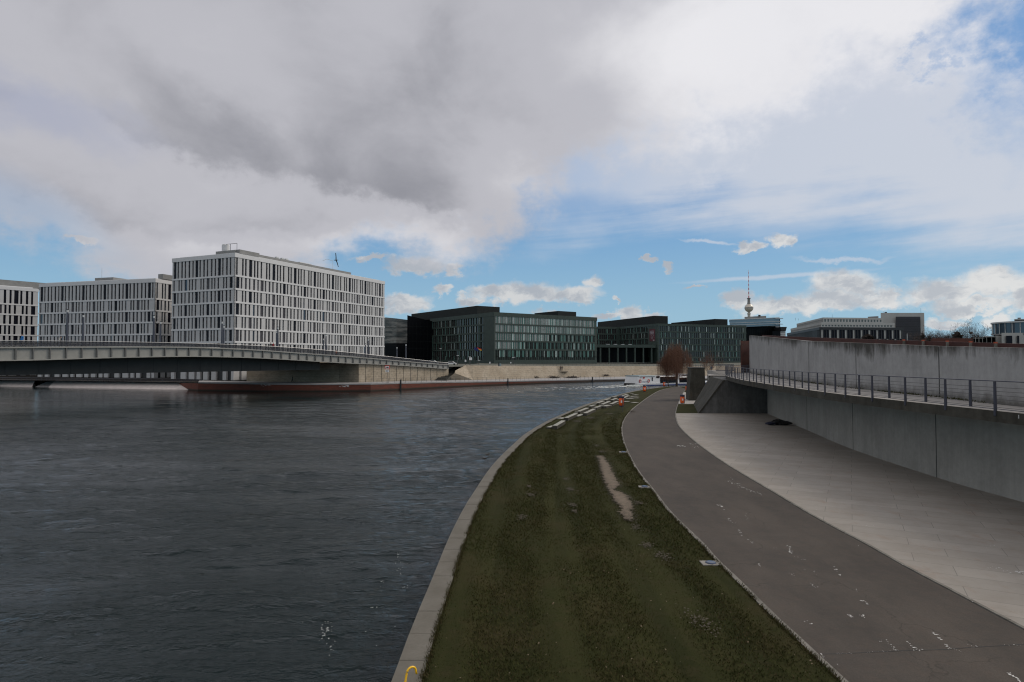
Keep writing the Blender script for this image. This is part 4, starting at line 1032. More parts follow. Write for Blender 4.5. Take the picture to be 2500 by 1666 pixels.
# ---------------------------------------------------------------- black bundle lying against the lower wall
bd = thing('bundle', (0, 0, 0), 'black heap of bags and a dark coat lying against the foot of the retaining wall', 'bags')
c = at(1900, 1038, Z0); r = random.Random(5)
for k, (ox, oy, sx, sy, sz) in enumerate([(-.75, -.1, .5, .4, .3), (0, .05, .75, .45, .52), (.75, -.05, .55, .4, .34), (.3, -.3, .4, .3, .25)]):
    mb = MB(); prof = []
    for j in range(7):
        q = j/6; prof.append((math.sin(q*math.pi*.92+.08)*1.0, q))
    mb.lathe((0, 0, 0), [(a, b) for a, b in prof], 14)
    mb.v = [(c.x+ox+x*sx*(1+r.uniform(-.2, .2)), c.y+oy+y*sy*(1+r.uniform(-.2, .2)), Z0+z*sz*(1+r.uniform(-.12, .12))) for x, y, z in mb.v]
    mb.build('bag', [M['black'], M['navy']][k == 0], bd, False)
# ================================================================ THE NORTH BANK
# (column, waterline row, row of the promenade's front edge, row of the wall foot)
Q = [(484, 954, 933.3, 929.5), (655, 956.3, 936.5, 932.5), (783, 956.2, 937.5, 933.5), (905, 955, 936.8, 933), (976, 951.5, 935, 931), (1078, 946.5, 933, 929), (1155, 942.8, 932, 927.8),
     (1240, 939.4, 930.5, 926), (1359, 935.6, 928.4, 922.8), (1500, 931.6, 925.6, 920.3), (1620, 929, 924, 918.5), (1720, 928, 923.6, 918)]
front, wallf = [], []
for px, yw, yt, yb in Q:
    a = at(px, yw, 0); t = atd(px, yt, a.y+.02); zt = t.z
    front.append(Vector((t.x, a.y, zt))); b = at(px, yb, zt); wallf.append(b)
front += [Vector((150, 300, .9)), Vector((420, 420, .9))]; wallf += [Vector((145, 306, .9)), Vector((415, 430, .9))]
qy = thing('red_quay_wall', (front[3].x, front[3].y, 0), 'low red-brown masonry quay wall on the far bank, dark at the waterline', 'quay')
mb = MB()
for a, b in zip(front, front[1:]): mb.face([(a.x, a.y, -1), (b.x, b.y, -1), (b.x, b.y, b.z-.25), (a.x, a.y, a.z-.25)])
bk = at(498, 933, 1.5)
mb.face([(bk.x-6, 150.5, -1), (front[0].x, front[0].y, -1), (front[0].x, front[0].y, front[0].z-.25), (bk.x-6, 150.5, 1.3)])
mb.build('wall_face', M['red_quay'], qy)
mb = MB()
for a, b in zip(front, front[1:]): mb.hexa([(a.x, a.y-.08, a.z-.25), (b.x, b.y-.08, b.z-.25), (b.x, b.y+.5, b.z-.25), (a.x, a.y+.5, a.z-.25)], [(a.x, a.y-.08, a.z+.02), (b.x, b.y-.08, b.z+.02), (b.x, b.y+.5, b.z+.02), (a.x, a.y+.5, a.z+.02)])
mb.build('coping', M['prom'], qy)
for i, px in enumerate((979, 1240, 1446)):                # fender timbers on the quay
    t = [k for k in range(len(front)-1) if (front[k].x/front[k].y) <= (px-CX)/F < (front[k+1].x/front[k+1].y)][0]
    a, b = front[t], front[t+1]; u = (px-CX)/F; s = (u*a.y-a.x)/((b.x-a.x)-u*(b.y-a.y)); p = a.lerp(b, s)
    mb = MB(); mb.box(p.x-.16, p.x+.16, p.y-.3, p.y+.0, -.5, p.z+.75)
    o = tag(mb.build('mooring_post', M['black']), ['black mooring post on the red quay wall right of the arrow sign', 'black mooring post in the middle of the far quay wall', 'black mooring post on the far quay left of the boat'][i], 'post', 'black mooring posts on the far quay')
mb = MB()
for a, b, c, d in zip(front, front[1:], wallf[1:], wallf): mb.face([(a.x, a.y, a.z), (b.x, b.y, b.z), (c.x, c.y+.5, b.z), (d.x, d.y+.5, a.z)])
struct('promenade', mb, M['prom'])
LANDZ = 5.0
# white paint scrawls on the quay and the abutment wall
mb = MB(); r = random.Random(17)
for x0, x1, y0, n in ((829, 852, 943.6, 26), (640, 662, 940.6, 10)):
    for i in range(n):
        px = x0+(x1-x0)*r.random(); py = y0+r.gauss(0, 1.2); u = (px-CX)/F
        k = [k for k in range(len(front)-1) if (front[k].x/front[k].y) <= u < (front[k+1].x/front[k+1].y)][0]; a, b = front[k], front[k+1]
        s = (u*a.y-a.x)/((b.x-a.x)-u*(b.y-a.y)); p = a.lerp(b, s); z = atd(px, py, p.y).z; w, h = r.uniform(.08, .3), r.uniform(.03, .12)
        mb.face([(p.x-w, p.y-.012, z), (p.x+w, p.y-.012, z+r.uniform(-.1, .1)), (p.x+w, p.y-.012, z+h), (p.x-w, p.y-.012, z+h)])
mb.build('paint_scrawl', M['fleck'], qy)

# sloped pale bank on the far left with a ramp cut into it
def bank(name, px0, px1, lab):
    t = thing(name, (0, 150, 0), lab, 'embankment')
    lw0 = [(px, 944+(px-0)*8.7/482) for px in (px0, px1)]; tp = [(px, 927.3+(px-0)*6/485) for px in (px0+(18 if px0 > 0 else 0), px1-(0 if px1 > 400 else -8))]
    A = [at(x, y, -.02) for x, y in lw0]; B = [atd(x, y, A[i].y+4) for i, (x, y) in enumerate(tp)]
    mb = MB(); mb.hexa([(A[0].x, A[0].y, -1), (A[1].x, A[1].y, -1), (B[1].x, B[1].y+.3, -1), (B[0].x, B[0].y+.3, -1)], [(A[0].x, A[0].y, -.02), (A[1].x, A[1].y, -.02), (B[1].x, B[1].y, 1.64), (B[0].x, B[0].y, 1.64)])
    mb.build('stone_slope', M['slope'], t); return A, B
bank('sloped_bank', -500, 78, 'pale sloped stone bank below the bridge left of the ramp')
A2, B2 = bank('sloped_bank', 118, 482, 'long pale sloped stone bank under the bridge between the ramp and the red quay')
a0, b0 = at(78, 945.4, 0), at(120, 946.2, 0)
mb = MB(); mb.hexa([(a0.x, a0.y+1, -1), (b0.x, b0.y+1, -1), (b0.x+3, b0.y+6, -1), (a0.x, a0.y+6, -1)], [(a0.x, a0.y+1, .0), (b0.x, b0.y+1, .0), (b0.x+3, b0.y+6, 1.5), (a0.x, a0.y+6, 1.5)])
tag(mb.build('boat_ramp', M['prom']), 'grey ramp cut between the two pale sloped banks below the bridge', 'ramp')
mb = MB(); mb.face([(-600, 166, 1.63), (A2[0].x-15, A2[0].y+4.6, 1.63), (-74, 146.5, 1.63), (-62, 146.5, 1.63), (-62, 260, 1.63), (-600, 400, 1.63)])
struct('lower_promenade', mb, M['dark_paving'])
lf2 = thing('promenade_railing', (-120, 158, 1.63), 'low dark railing along the top of the pale sloped bank under the bridge', 'railing')
mb = MB(); pa, pb = Vector((-160, 167.6)), Vector((-72, 147.6))
mb.tube([(pa.x, pa.y, 2.3), (pb.x, pb.y, 2.3)], .05, 4); mb.tube([(pa.x, pa.y, 1.95), (pb.x, pb.y, 1.95)], .03, 4)
for i in range(60):
    p = pa.lerp(pb, i/59); mb.tube([(p.x, p.y, 1.63), (p.x, p.y, 2.3)], .035, 4)
mb.build('bars', M['iron'], lf2)

# ---- bridge abutment and the tan embankment wall
ab2 = thing('bridge_abutment', (-45, 150, 1.5), 'tan stone abutment wall with vertical joints under the right end of the bridge', 'wall')
D0, CN = 91.0, 0.01945
def bn(n):                                               # near edge of the bridge at rib n
    d = D0*(1+CN*n); u = (-1212.4+19.93*n)/(1+CN*n); return Vector((u*d/F, d, 0))
BD = (bn(40)-bn(0)).normalized(); BN = Vector((BD.y, -BD.x, 0))          # along the bridge / towards the camera side
BN = BN if BN.y < 0 else -BN
def nof(px):
    u = px-CX; return (u+1212.4)/(19.93-CN*u)
w0 = at(602, 933.8, 1.5); w1 = at(873, 934.6, 1.45); w2_ = bn(46)-BN*.4
mb = MB()
P = [Vector((w0.x, w0.y, 0)), Vector((w1.x, w1.y, 0))]
zt_ = lambda p: 6.9
mb.hexa([(P[0].x, P[0].y, 0), (P[1].x, P[1].y, 0), (P[1].x, P[1].y+24, 0), (P[0].x, P[0].y+24, 0)], [(P[0].x, P[0].y, 6.6), (P[1].x, P[1].y, 5.7), (P[1].x, P[1].y+24, 5.7), (P[0].x, P[0].y+24, 6.6)])
mb.build('shaded_wall', M['tan'], ab2)
zrail = [(-8, 832), (0, 832), (6, 834.5), (12, 838), (18, 843.5), (23, 850), (29, 860), (35, 870.5), (40, 878.5), (46, 887)]
ztopg = [(-8, 848), (0, 847), (6, 845.8), (12, 846.5), (18, 853), (23, 861.5), (29, 869.5), (35, 878), (40, 884.5), (46, 890.5)]
zbotg = [(-8, 884), (0, 882), (6, 874.5), (12, 871), (18, 874.5), (23, 881), (29, 888), (35, 891.3), (40, 896), (46, 902)]
def prof(tab):
    zs = []
    for n in range(-10, 48):
        d = bn(n).y; y = float(np.interp(n, [t[0] for t in tab], [t[1] for t in tab])); zs.append(atd((-1212.4+19.93*n)/(1+CN*n)+CX, y, d).z)
    zs = np.array(zs); k = np.ones(5)/5; z2 = np.convolve(np.pad(zs, 2, 'edge'), k, 'valid')
    return lambda n: float(np.interp(n, range(-10, 48), z2))
zR, zT, zB = prof(zrail), prof(ztopg), prof(zbotg)
mb = MB(); a = bn(31)-BN*.35; b = bn(46.3)-BN*.35
mb.hexa([(a.x, a.y, 0), (b.x, b.y, 0), (b.x-BN.x*14, b.y-BN.y*14, 0), (a.x-BN.x*14, a.y-BN.y*14, 0)], [(a.x, a.y, zB(31)+.3), (b.x, b.y, zB(46)+.2), (b.x-BN.x*14, b.y-BN.y*14, zB(46)+.2), (a.x-BN.x*14, a.y-BN.y*14, zB(31)+.3)])
mb.build('lit_wall', M['tan'], ab2)
for k in range(12):
    n = 32+k*1.2; p = bn(n)-BN*.35; mb = MB()
    mb.obox((p.x, p.y), (BD.x, BD.y), (BN.x, BN.y), -.05, .05, -.05, .03, 1.3, zB(n)+.1); mb.build('joint', M['conc_dark'], ab2)
# stairs between abutment and embankment
s0, s1 = at(1063, 929.5, 1.3), at(1112, 893, 5.0)
stp = thing('quay_staircase', (s0.x, s0.y, 1.3), 'dark flight of steps rising from the far quay beside the end of the bridge', 'stairs')
xyd = lambda px, d: Vector(((px-CX)/F*d, d, 0))
for k in range(18):
    t0, t1 = k/18, (k+1)/18; mb = MB()
    q = [xyd(1061+(1112-1061)*t0, 166+20*t0), xyd(1089+(1128-1089)*t0, 166.5+20*t0), xyd(1089+(1128-1089)*t1, 166.5+20*t1), xyd(1061+(1112-1061)*t1, 166+20*t1)]
    mb.hexa([(p.x, p.y, .9) for p in q], [(p.x, p.y, 1.35+3.6*t1) for p in q]); mb.build('step', M['conc_dark'], stp)
# embankment wall: battered, faceted at its left end
ew_ = thing('embankment_wall', (10, 170, 1.3), 'long tan battered stone embankment wall on the far bank below the green office buildings', 'wall')
W = [(1112, 927.8, 892.8, 0), (1136, 928.2, 892.4, 1.2), (1155, 928, 892.5, 2.4), (1240, 926, 893.2, 2.4), (1359, 922.8, 893.8, 2.4), (1500, 920.3, 894.4, 2.4), (1620, 918.5, 894.6, 2.2), (1720, 918, 895, 2.2)]
wt, wb = [], []
for px, yb, yt, setb in W[2:]:
    k = [k for k in range(len(Q)) if Q[k][0] <= px][-1]; k = min(k, len(Q)-2)
    f = (px-Q[k][0])/(Q[k+1][0]-Q[k][0]); zt = front[k].z*(1-f)+front[k+1].z*f
    b = at(px, yb, zt); wb.append(b); wt.append(atd(px, yt, b.y+setb))
wb += [Vector((145, 306, .9)), Vector((415, 430, .9))]; wt += [Vector((146, 309, 4.9)), Vector((416, 434, 4.9))]
mb = MB()
for i in range(len(wb)-1): mb.face([tuple(wb[i]), tuple(wb[i+1]), tuple(wt[i+1]), tuple(wt[i])])
apex = atd(1136, 892.0, wt[0].y-1.0); lowl = atd(1087, 928.8, wb[0].y+1.5); midb = wb[0]
top_l = atd(1127, 892.8, 178)
mb.face([tuple(midb), tuple(wt[0]), tuple(apex)])
mb.build('battered_face', M['tan'], ew_)
mb = MB(); g1 = at(1088, 928.6, 1.3); g2 = at(1118, 928.2, 1.3)
mb.face([tuple(g1), tuple(midb), tuple(apex), tuple(atd(1112, 905, g1.y+2)), tuple(atd(1110, 911, g1.y+1))])
mb.face([tuple(atd(1112, 905, g1.y+2)), tuple(apex), tuple(atd(1133, 892.3, 186)), tuple(atd(1118, 905, 180))])
mb.build('end_facet', M['tan'], ew_)
# upper land of the north bank
mb = MB()
tops = [(p.x, p.y, LANDZ-.02 if False else 4.9) for p in [Vector((-66, 150, 0)), Vector((w1.x, w1.y+6, 0)), bn(46)-BN*1.2, Vector((-14, 176, 0))]]
tops += [(p.x, p.y+.1, p.z-.03) for p in [apex]+wt]
fan = (-20, 1500, 4.9)
far = [(6000, 434, 4.9), (6000, 9000, 4.9), (-9000, 9000, 4.9), (-9000, 300, 4.9), (-62.1, 262, 4.9), (-62.1, 152, 4.9)]
ring = tops+far
for i in range(len(ring)): mb.face([ring[i], ring[(i+1) % len(ring)], fan])
struct('north_ground', mb, M['far_ground'])

# quay railing (thin uprights) on the red quay and on the embankment wall
def picket(name, pts, h, step, lab, m='thin_iron', r=.022):
    t = thing(name, tuple(pts[0]), lab, 'railing'); pts = resample(pts, step); 
    mb = MB()
    for p in pts: mb.tube([tuple(p), (p.x, p.y, p.z+h)], r, 4, cap=False)
    mb.build('uprights', M[m], t)
    mb = MB()
    for z in (h, h*.5): mb.tube([(p.x, p.y, p.z+z) for p in pts], .012, 4)
    mb.build('rails', M[m], t)
picket('quay_railing', [p+Vector((0, .3, 0)) for p in front[3:10]], 1.05, 1.5, 'thin grey railing on the edge of the far quay', r=.028)
picket('wall_railing', [Vector((p.x, p.y+.4, p.z-.9)) for p in wt[1:7]], 1.7, 1.7, 'thin dark railing standing on top of the tan embankment wall', r=.03)

# ================================================================ THE BRIDGE
brg = thing('road_bridge', tuple(bn(10)), 'grey arched steel road bridge with ribbed edge girders crossing to the right bank', 'bridge')
NS = list(range(-10, 47))
def ribbon(name, m, b0, b1, z0, z1, ns=NS, sm=False):
    mb = MB()
    for a, b in zip(ns, ns[1:]):
        p, q = bn(a), bn(b); A = lambda p, o: (p.x+BN.x*o, p.y+BN.y*o)
        r0 = [A(p, b1), A(q, b1), A(q, b0), A(p, b0)]; zz0 = [z0(a), z0(b), z0(b), z0(a)]; zz1 = [z1(a), z1(b), z1(b), z1(a)]
        mb.hexa([(x, y, z) for (x, y), z in zip(r0, zz0)], [(x, y, z) for (x, y), z in zip(r0, zz1)])
    return mb.build(name, m, brg)
gw_ = ribbon('girder_web', M['steel_edge'], -.06, 0, lambda n: zB(n)+.12, lambda n: zT(n)-.10)
ribbon('top_flange', M['steel_edge'], -.3, .30, lambda n: zT(n)-.22, lambda n: zT(n))
ribbon('bottom_flange', M['steel_edge'], -.3, .26, lambda n: zB(n), lambda n: zB(n)+.15)
ribbon('deck', M['asphalt'], -21, -.32, lambda n: zT(n)-.5, lambda n: zT(n)-.06)
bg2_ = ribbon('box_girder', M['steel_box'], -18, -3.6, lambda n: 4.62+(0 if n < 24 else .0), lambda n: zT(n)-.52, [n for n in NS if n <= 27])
for n in range(-8, 47):
    p = bn(n); mb = MB(); mb.obox((p.x, p.y), (BD.x, BD.y), (BN.x, BN.y), -.09, .09, .002, .24, zB(n)+.16, zT(n)-.225); mb.build('girder_rib', M['steel_rib'], gw_)
for n in range(-8, 27, 2):
    p = bn(n); mb = MB(); mb.obox((p.x, p.y), (BD.x, BD.y), (BN.x, BN.y), -.04, .04, -3.6, -3.56, 4.66, zT(n)-.55); mb.build('box_seam', M['black'], bg2_)
def brail(off, lab_top):
    mb = MB()
    for a, b in zip(NS, NS[1:]):
        p, q = bn(a)+BN*off, bn(b)+BN*off
        for k in range(4):
            s = p.lerp(q, k/4); n = a+k/4; mb.tube([(s.x, s.y, zT(n)-.02), (s.x, s.y, zR(n)-.03)], .024, 4, cap=False)
        for f in (.0, .25, .5, .75):
            mb.tube([(p.x, p.y, zT(a)*(1-f)+zR(a)*f+.08), (q.x, q.y, zT(b)*(1-f)+zR(b)*f+.08)], .02, 4, cap=False)
    mb.build('railing_bars', M['iron'], brg)
    mb = MB()
    mb.tube([(bn(a).x+BN.x*off, bn(a).y+BN.y*off, zR(a)) for a in NS], .045, 5); mb.build('handrail', M['rail_top'], brg)
brail(.12, ''); brail(-20.7, '')
# fine wire mesh panels behind the bars
mm = bpy.data.materials.new('railing_mesh'); mm.use_nodes = True; t_ = mm.node_tree; pb_ = t_.nodes['Principled BSDF']
pb_.inputs['Base Color'].default_value = (.04, .04, .042, 1); pb_.inputs['Alpha'].default_value = 1.0
trn = t_.nodes.new('ShaderNodeBsdfTransparent'); mx = t_.nodes.new('ShaderNodeMixShader'); mx.inputs[0].default_value = .62
t_.links.new(trn.outputs[0], mx.inputs[1]); t_.links.new(pb_.outputs[0], mx.inputs[2]); t_.links.new(mx.outputs[0], t_.nodes['Material Output'].inputs[0])
ribbon('mesh_infill', mm, .08, .09, lambda n: zT(n)+.03, lambda n: zR(n)-.08)

# bridge lamps
def lamp(px, ytop, off, lab):
    u = (px-CX)/F; p0 = bn(0)+BN*off; t = (u*p0.y-p0.x)/(BD.x-u*BD.y); p = p0+BD*t
    n = t/((bn(1)-bn(0)).length); n = min(max(n, -9), 46); zb = zT(n)-.06; zt = atd(px, ytop, p.y).z
    o = thing('bridge_lamp', (p.x, p.y, zb), lab, 'street lamp', 'lamp columns on the bridge')
    mb = MB(); h = zt-zb; mb.tube([(p.x, p.y, zb), (p.x, p.y, zb+h*.55), (p.x, p.y, zt-.5)], [.20, .17, .13], 8); mb.build('column', M['iron'], o)
    mb = MB(); mb.tube([(p.x, p.y, zt-.5), (p.x, p.y, zt-.12)], .15, 8); lh_ = mb.build('lamp_head', M['pale_metal'], o)
    mb = MB(); mb.tube([(p.x, p.y, zt-.12), (p.x, p.y, zt)], .17, 8); mb.build('lamp_cap', M['black'], lh_)
for px, yt, off, lab in [(163, 755, -1.2, 'tallest dark bridge lamp column, left of the second white building centre'), (202, 768, -18.5, 'bridge lamp column just right of the tallest one'),
        (374.5, 770, -1.2, 'bridge lamp column before the right corner of the middle white building'), (391, 785, -18.5, 'thinner bridge lamp column beside the gap between the white buildings'),
        (541.6, 784, -1.2, 'dark lamp column before the left face of the largest white building'), (546, 795, -18.5, 'lamp column almost hidden behind another before the left face of the largest white building'),
        (678, 798, -1.2, 'dark lamp column near the couple on the bridge before the lit facade'), (675, 808, -18.5, 'shorter lamp column touching the one near the couple on the bridge'),
        (795.5, 816, -1.2, 'lamp column before the lit facade left of its open ground floor'), (789.5, 826, -18.5, 'shorter lamp column left of its twin near the open ground floor'),
        (899, 827, -1.2, 'lamp column close to the right corner of the largest white building'), (892, 838, -18.5, 'faint lamp column beside the one near the right corner of the largest white building'),
        (991, 840, -4, 'lamp column before the black glass facade'), (969, 847, -17, 'lamp column before the curved grey glass building')]:
    lamp(px, yt, off, lab)

# arrow sign on the far quay
sg = atd(945, 933, 146); t = thing('arrow_sign', (sg.x, 146, 1.5), 'red-bordered white sign with a black arrow above a small white board on the far quay', 'sign')
def sbox(name, px0, px1, y0, y1, d, th, m):
    a, b = atd(px0, y1, d), atd(px1, y0, d); mb = MB(); mb.box(a.x, b.x, d-th, d, a.z, b.z); return mb.build(name, M[m], t)
sbox('red_border', 939.6, 951.6, 893, 901.6, 146, .05, 'sign_red'); sbox('white_field', 941, 950.2, 894.4, 900.2, 145.94, .03, 'sign_white')
mb = MB(); a, b = atd(941.9, 898, 145.9), atd(946.2, 896.7, 145.9); mb.box(a.x, b.x, 145.87, 145.9, a.z, b.z)
p1, p2, p3 = atd(946.0, 899.4, 145.88), atd(949.4, 897.35, 145.88), atd(946.0, 895.3, 145.88); mb.face([tuple(p1), tuple(p2), tuple(p3)]); mb.build('arrow', M['black'], t)
sbox('lower_board', 941.2, 949.6, 903.2, 909, 146, .04, 'sign_white'); sbox('board_text', 942.5, 948.0, 905, 905.9, 145.95, .01, 'thin_iron'); sbox('board_text', 942.5, 946.6, 907, 907.7, 145.95, .01, 'thin_iron')
mb = MB(); mb.tube([(sg.x, 146.05, 1.4), (sg.x, 146.05, atd(945, 893, 146).z)], .05, 6); mb.build('pole', M['iron'], t)
mb = MB(); mb.lathe((sg.x, 146.05, 1.42), [(.8, 0), (.75, .12), (.2, .2)], 12); mb.build('foot', M['black'], t)
# red bins of the far quay, seen as specks
for px, py, lab in [(1097, 924, 'orange bin on the far quay beside the faceted end of the embankment wall'), (1339, 921.5, 'orange bin at the foot of the far embankment wall above the dark benches'), (1579.5, 915.5, 'small orange bin at the foot of the wall behind the boat')]:
    c = at(px, py, 1.0); o = dup(binp, label=lab); o.location = c; o.scale = (1.35,)*3; o.rotation_euler = (0, 0, 0)
for px, w, lab in [(1300, 24, 'dark low shrub at the foot of the far wall, leftmost'), (1352, 20, 'dark low shrub right of the orange bin on the far quay'), (1396, 24, 'dark low shrub on the far quay below the two people'), (1479, 10, 'small dark shrub on the far quay left of the boat')]:
    c = at(px, 923.5 if px < 1420 else 919.3, 1.0); r = random.Random(px); mb = MB(); ww_ = w*c.y/F
    for i in range(260):
        a = r.gauss(0, .3)*ww_; z = abs(r.gauss(0, .28)); an = r.random()*3; s = r.uniform(.08, .2)
        mb.face([(c.x+a-s, c.y+r.gauss(-.3, .25), c.z+z), (c.x+a+s, c.y+r.gauss(-.3, .25), c.z+z), (c.x+a+s*math.cos(an), c.y-.3, c.z+z+s)])
    o = mb.build('shrub', M['hedge']); tag(o, lab, 'shrub', 'dark shrubs along the far quay')
# ================================================================ BUILDINGS
class Bld:
    def __init__(s, name, loc, label, cat='building', group=None):
        s.t = thing(name, loc, label, cat, group); s.win = []; s.flush = False; s.wall = MB(); s.r = random.Random(len(label))
    def frame(s, A, B):
        A, B = Vector((A[0], A[1], 0)), Vector((B[0], B[1], 0)); d = (B-A); L_ = d.length; d.normalize(); n = Vector((d.y, -d.x, 0))
        if n.dot(-(A+B)/2) < 0: n = -n
        return A, d, n, L_
    def face(s, A, B, rows, pat, band=.12, deep=.34, tilt=0.0, m=0, solid=None):
        # rows: (z0, z1) of the windows, pat(row, L) -> (s0, s1, material index); bands fill what lies between the rows
        A, d, n, L_ = s.frame(A, B); rows = sorted(rows)
        for ri, (z0, z1) in enumerate(rows):
            w = sorted(pat(ri, L_)); x = 0.0
            for (a, b, mi) in w:
                a, b = max(a, 0), min(b, L_)
                if b-a < .08 or a < x-.01: continue
                if a > x+.02: s.wall.obox(A, d, n, x, a, -deep-.1, 0, z0, z1, m)
                q = A+d*((a+b)/2); s.win.append((q.length, A, d, n, a, b, -deep+s.r.uniform(-tilt, tilt), -deep+s.r.uniform(-tilt, tilt), z0, z1, mi) if not (s.flush and mi) else (q.length, A, d, n, a, b, -.04, -.04, z0, z1, mi)); x = b
            if x < L_-.02: s.wall.obox(A, d, n, x, L_, -deep-.1, 0, z0, z1, m)
        for (z0, z1), (z2, z3) in zip(rows, rows[1:]):
            if z2-z1 > .02: s.wall.obox(A, d, n, -band, L_+band, -deep-.1, band, z1, z2, m+1)
    def finish(s, mats, wmats, keep=100, wname='window'):
        s.wall.build('wall', mats, s.t)
        s.win.sort(key=lambda w: w[0]/((w[5]-w[4])*(w[9]-w[8])+.01)**.5)
        rest = MB()
        for i, (_, A, d, n, a, b, o0, o1, z0, z1, mi) in enumerate(s.win):
            mb = MB() if i < keep else rest
            p, q = A+d*a, A+d*b
            f = [(p.x+n.x*o0, p.y+n.y*o0, z0), (q.x+n.x*o1, q.y+n.y*o1, z0), (q.x+n.x*o1, q.y+n.y*o1, z1), (p.x+n.x*o0, p.y+n.y*o0, z1)]
            e = .06; g = [(x-n.x*e, y-n.y*e, z) for x, y, z in f]
            mb.hexa([g[0], g[1], f[1], f[0]], [g[3], g[2], f[2], f[3]], mi)
            if i < keep: mb.m = [0]*len(mb.f); mb.build(wname, wmats[mi], s.t)
        if rest.f: tag(rest.build(wname, wmats, s.t), kind='stuff')
    def prism(s, name, ring, z0, z1, m, sub=None):
        mb = MB(); r = [Vector((p[0], p[1])) for p in ring]
        ar = sum(r[i].x*r[(i+1) % len(r)].y-r[(i+1) % len(r)].x*r[i].y for i in range(len(r)))
        if ar < 0: r.reverse()
        mb.hexa([(p.x, p.y, z0) for p in r], [(p.x, p.y, z1) for p in r]); return mb.build(name, m, s.t if sub is None else sub)
def grow(ring, k):                                       # shrink (k<0) or grow a convex ring about its sides
    c = sum((Vector((p[0], p[1], 0)) for p in ring), Vector())/len(ring); n = len(ring); out = []
    for i in range(n):
        p, a, b = (Vector((*ring[j % n][:2], 0)) for j in (i, i-1, i+1))
        da, db = (a-p).normalized(), (b-p).normalized(); sn = abs(da.cross(db).z) or 1
        out.append(p-(da+db)*(k/sn))
    return out
def xy(px, d): return Vector(((px-CX)/F*d, d, 0))

# ---- the white office blocks: alternating window rhythm per storey
rw = random.Random(3)
def pat_white(kind, mod, seed):
    rr = random.Random(seed)
    A_ = [(0.0, .065), (.235, .065), (.355, .065), (.52, .13), (.72, .065), (.845, .065)]
    B_ = [(-.03, .13), (.15, .065), (.32, .075), (.48, .065), (.66, .075), (.83, .065)]
    def f(ri, L_):
        out = []; P_ = A_ if (ri+kind) % 2 == 0 else B_; off = .4+(0.0 if (ri+kind) % 2 == 0 else .3)
        for k in range(int(L_/mod)+2):
            for c, w in P_:
                a = off+(k+c)*mod; b = a+w*mod
                if a > .3 and b < L_-.35:
                    top = ri == f.rows-1; x = rr.random()
                    out.append((a, b, 0 if (top or x < f.dark) else (1 if x < .93 else 2)))
        return out
    f.rows = 6; f.dark = .35
    return f
def white_block(name, corners, ztop, rowsn, label, ground=1.65, pitch=3.36, first=4.9, faces=((0, 1, .35, 5), (1, 2, .85, 6)), mod=8.1, strips=()):
    # corners: ring with the visible corner sequence first
    B = Bld(name, (corners[1].x, corners[1].y, ground), label, group='white office blocks on the left')
    rows = [(ztop-1.4-first+.45, ztop-1.4)]
    z = ztop-1.4-first
    for i in range(rowsn-1): rows.append((z-pitch+.45, z)); z -= pitch
    rows.reverse(); zb = rows[0][0]
    for (i, j, dark, seed) in faces:
        pt = pat_white(seed % 2, mod, seed); pt.rows = rowsn; pt.dark = dark
        B.face(corners[i], corners[j], rows, pt, band=.10, deep=.20)
        A, d, n, L_ = B.frame(corners[i], corners[j])
        B.wall.obox(A, d, n, -.1, L_+.1, -.5, .10, zb-.5, zb, 1)                # lowest band
        rc = random.Random(len(label)+i); a = 0.0                              # colonnade down to the quay
        while a < L_-.8:
            w_ = rc.uniform(1.0, 2.1); B.wall.obox(A, d, n, a, min(a+w_, L_), -.9, -.02, ground, zb-.5, 0); a += w_+rc.choice((.7, .9, 1.1, 1.3, 2.4))
        for lv in (5.9,):
            if zb-.5 > lv+1: B.wall.obox(A, d, n, 0, L_, -1.0, -.35, lv, lv+.35, 0)
    core = grow(corners, -.52)
    B.prism('core', grow(corners, -.56), ground, ztop-.5, M['core_dark'])
    B.prism('cornice', grow(corners, .12), ztop-1.4, ztop-.35, M['white_soffit'])
    B.prism('roof', grow(corners, -1.2), ztop-.35, ztop, M['white_soffit'])
    return B
C1 = xy(423, 168.8); C0 = xy(571, 160); C2 = xy(938, 219)
d1 = (C2-C0).normalized(); d2 = Vector((-d1.y, d1.x, 0)); C1 = C0+d2*22.6; C3 = C1+d1*64
big = white_block('white_office', [C1, C0, C2, C3], 34.2, 7, 'largest white office block with narrow vertical windows, its sunlit side facing right',
    faces=((0, 1, .9, 5), (1, 2, .38, 8)))
# dark strips on the roof and the plant with a frame
B = big
def on_roof(B, name, base, d, n, a0, a1, b0, b1, z0, z1, m, sub=None):
    mb = MB(); mb.obox(base, d, n, a0, a1, b0, b1, z0, z1); return mb.build(name, m, B.t if sub is None else sub)
nf = Vector((d1.y, -d1.x, 0))
on_roof(B, 'roof_screen', C0, d1, nf, 2, 49, -7, -2.2, 34.2, 35.1, M['roof_grey'])
on_roof(B, 'roof_screen', C0, d2, -d1, 1, 9.5, -9, -2.4, 34.2, 35.2, M['roof_grey'])
for a in (16.5, 18.6, 20.2): on_roof(B, 'roof_vent', C0, d1, nf, a, a+.8, -3, -2.3, 35.1, 35.5, M['pale_metal'])
on_roof(B, 'roof_light', C0, d1, nf, 25.5, 30.5, -3.2, -2.15, 35.1, 35.32, M['white_soffit'])
pt_ = C0+d2*6.6+d1*3
mb = MB(); mb.lathe((pt_.x, pt_.y, 35.1), [(.95, 0), (.95, 1.7), (.8, 1.85)], 14); mb.build('roof_tank', M['white_soffit'], B.t)
mb = MB()
for q in (C0+d2*4.5+d1*2.6, C0+d2*2.2+d1*2.6): mb.tube([(q.x, q.y, 35.1), (q.x, q.y, 36.9)], .06, 5)
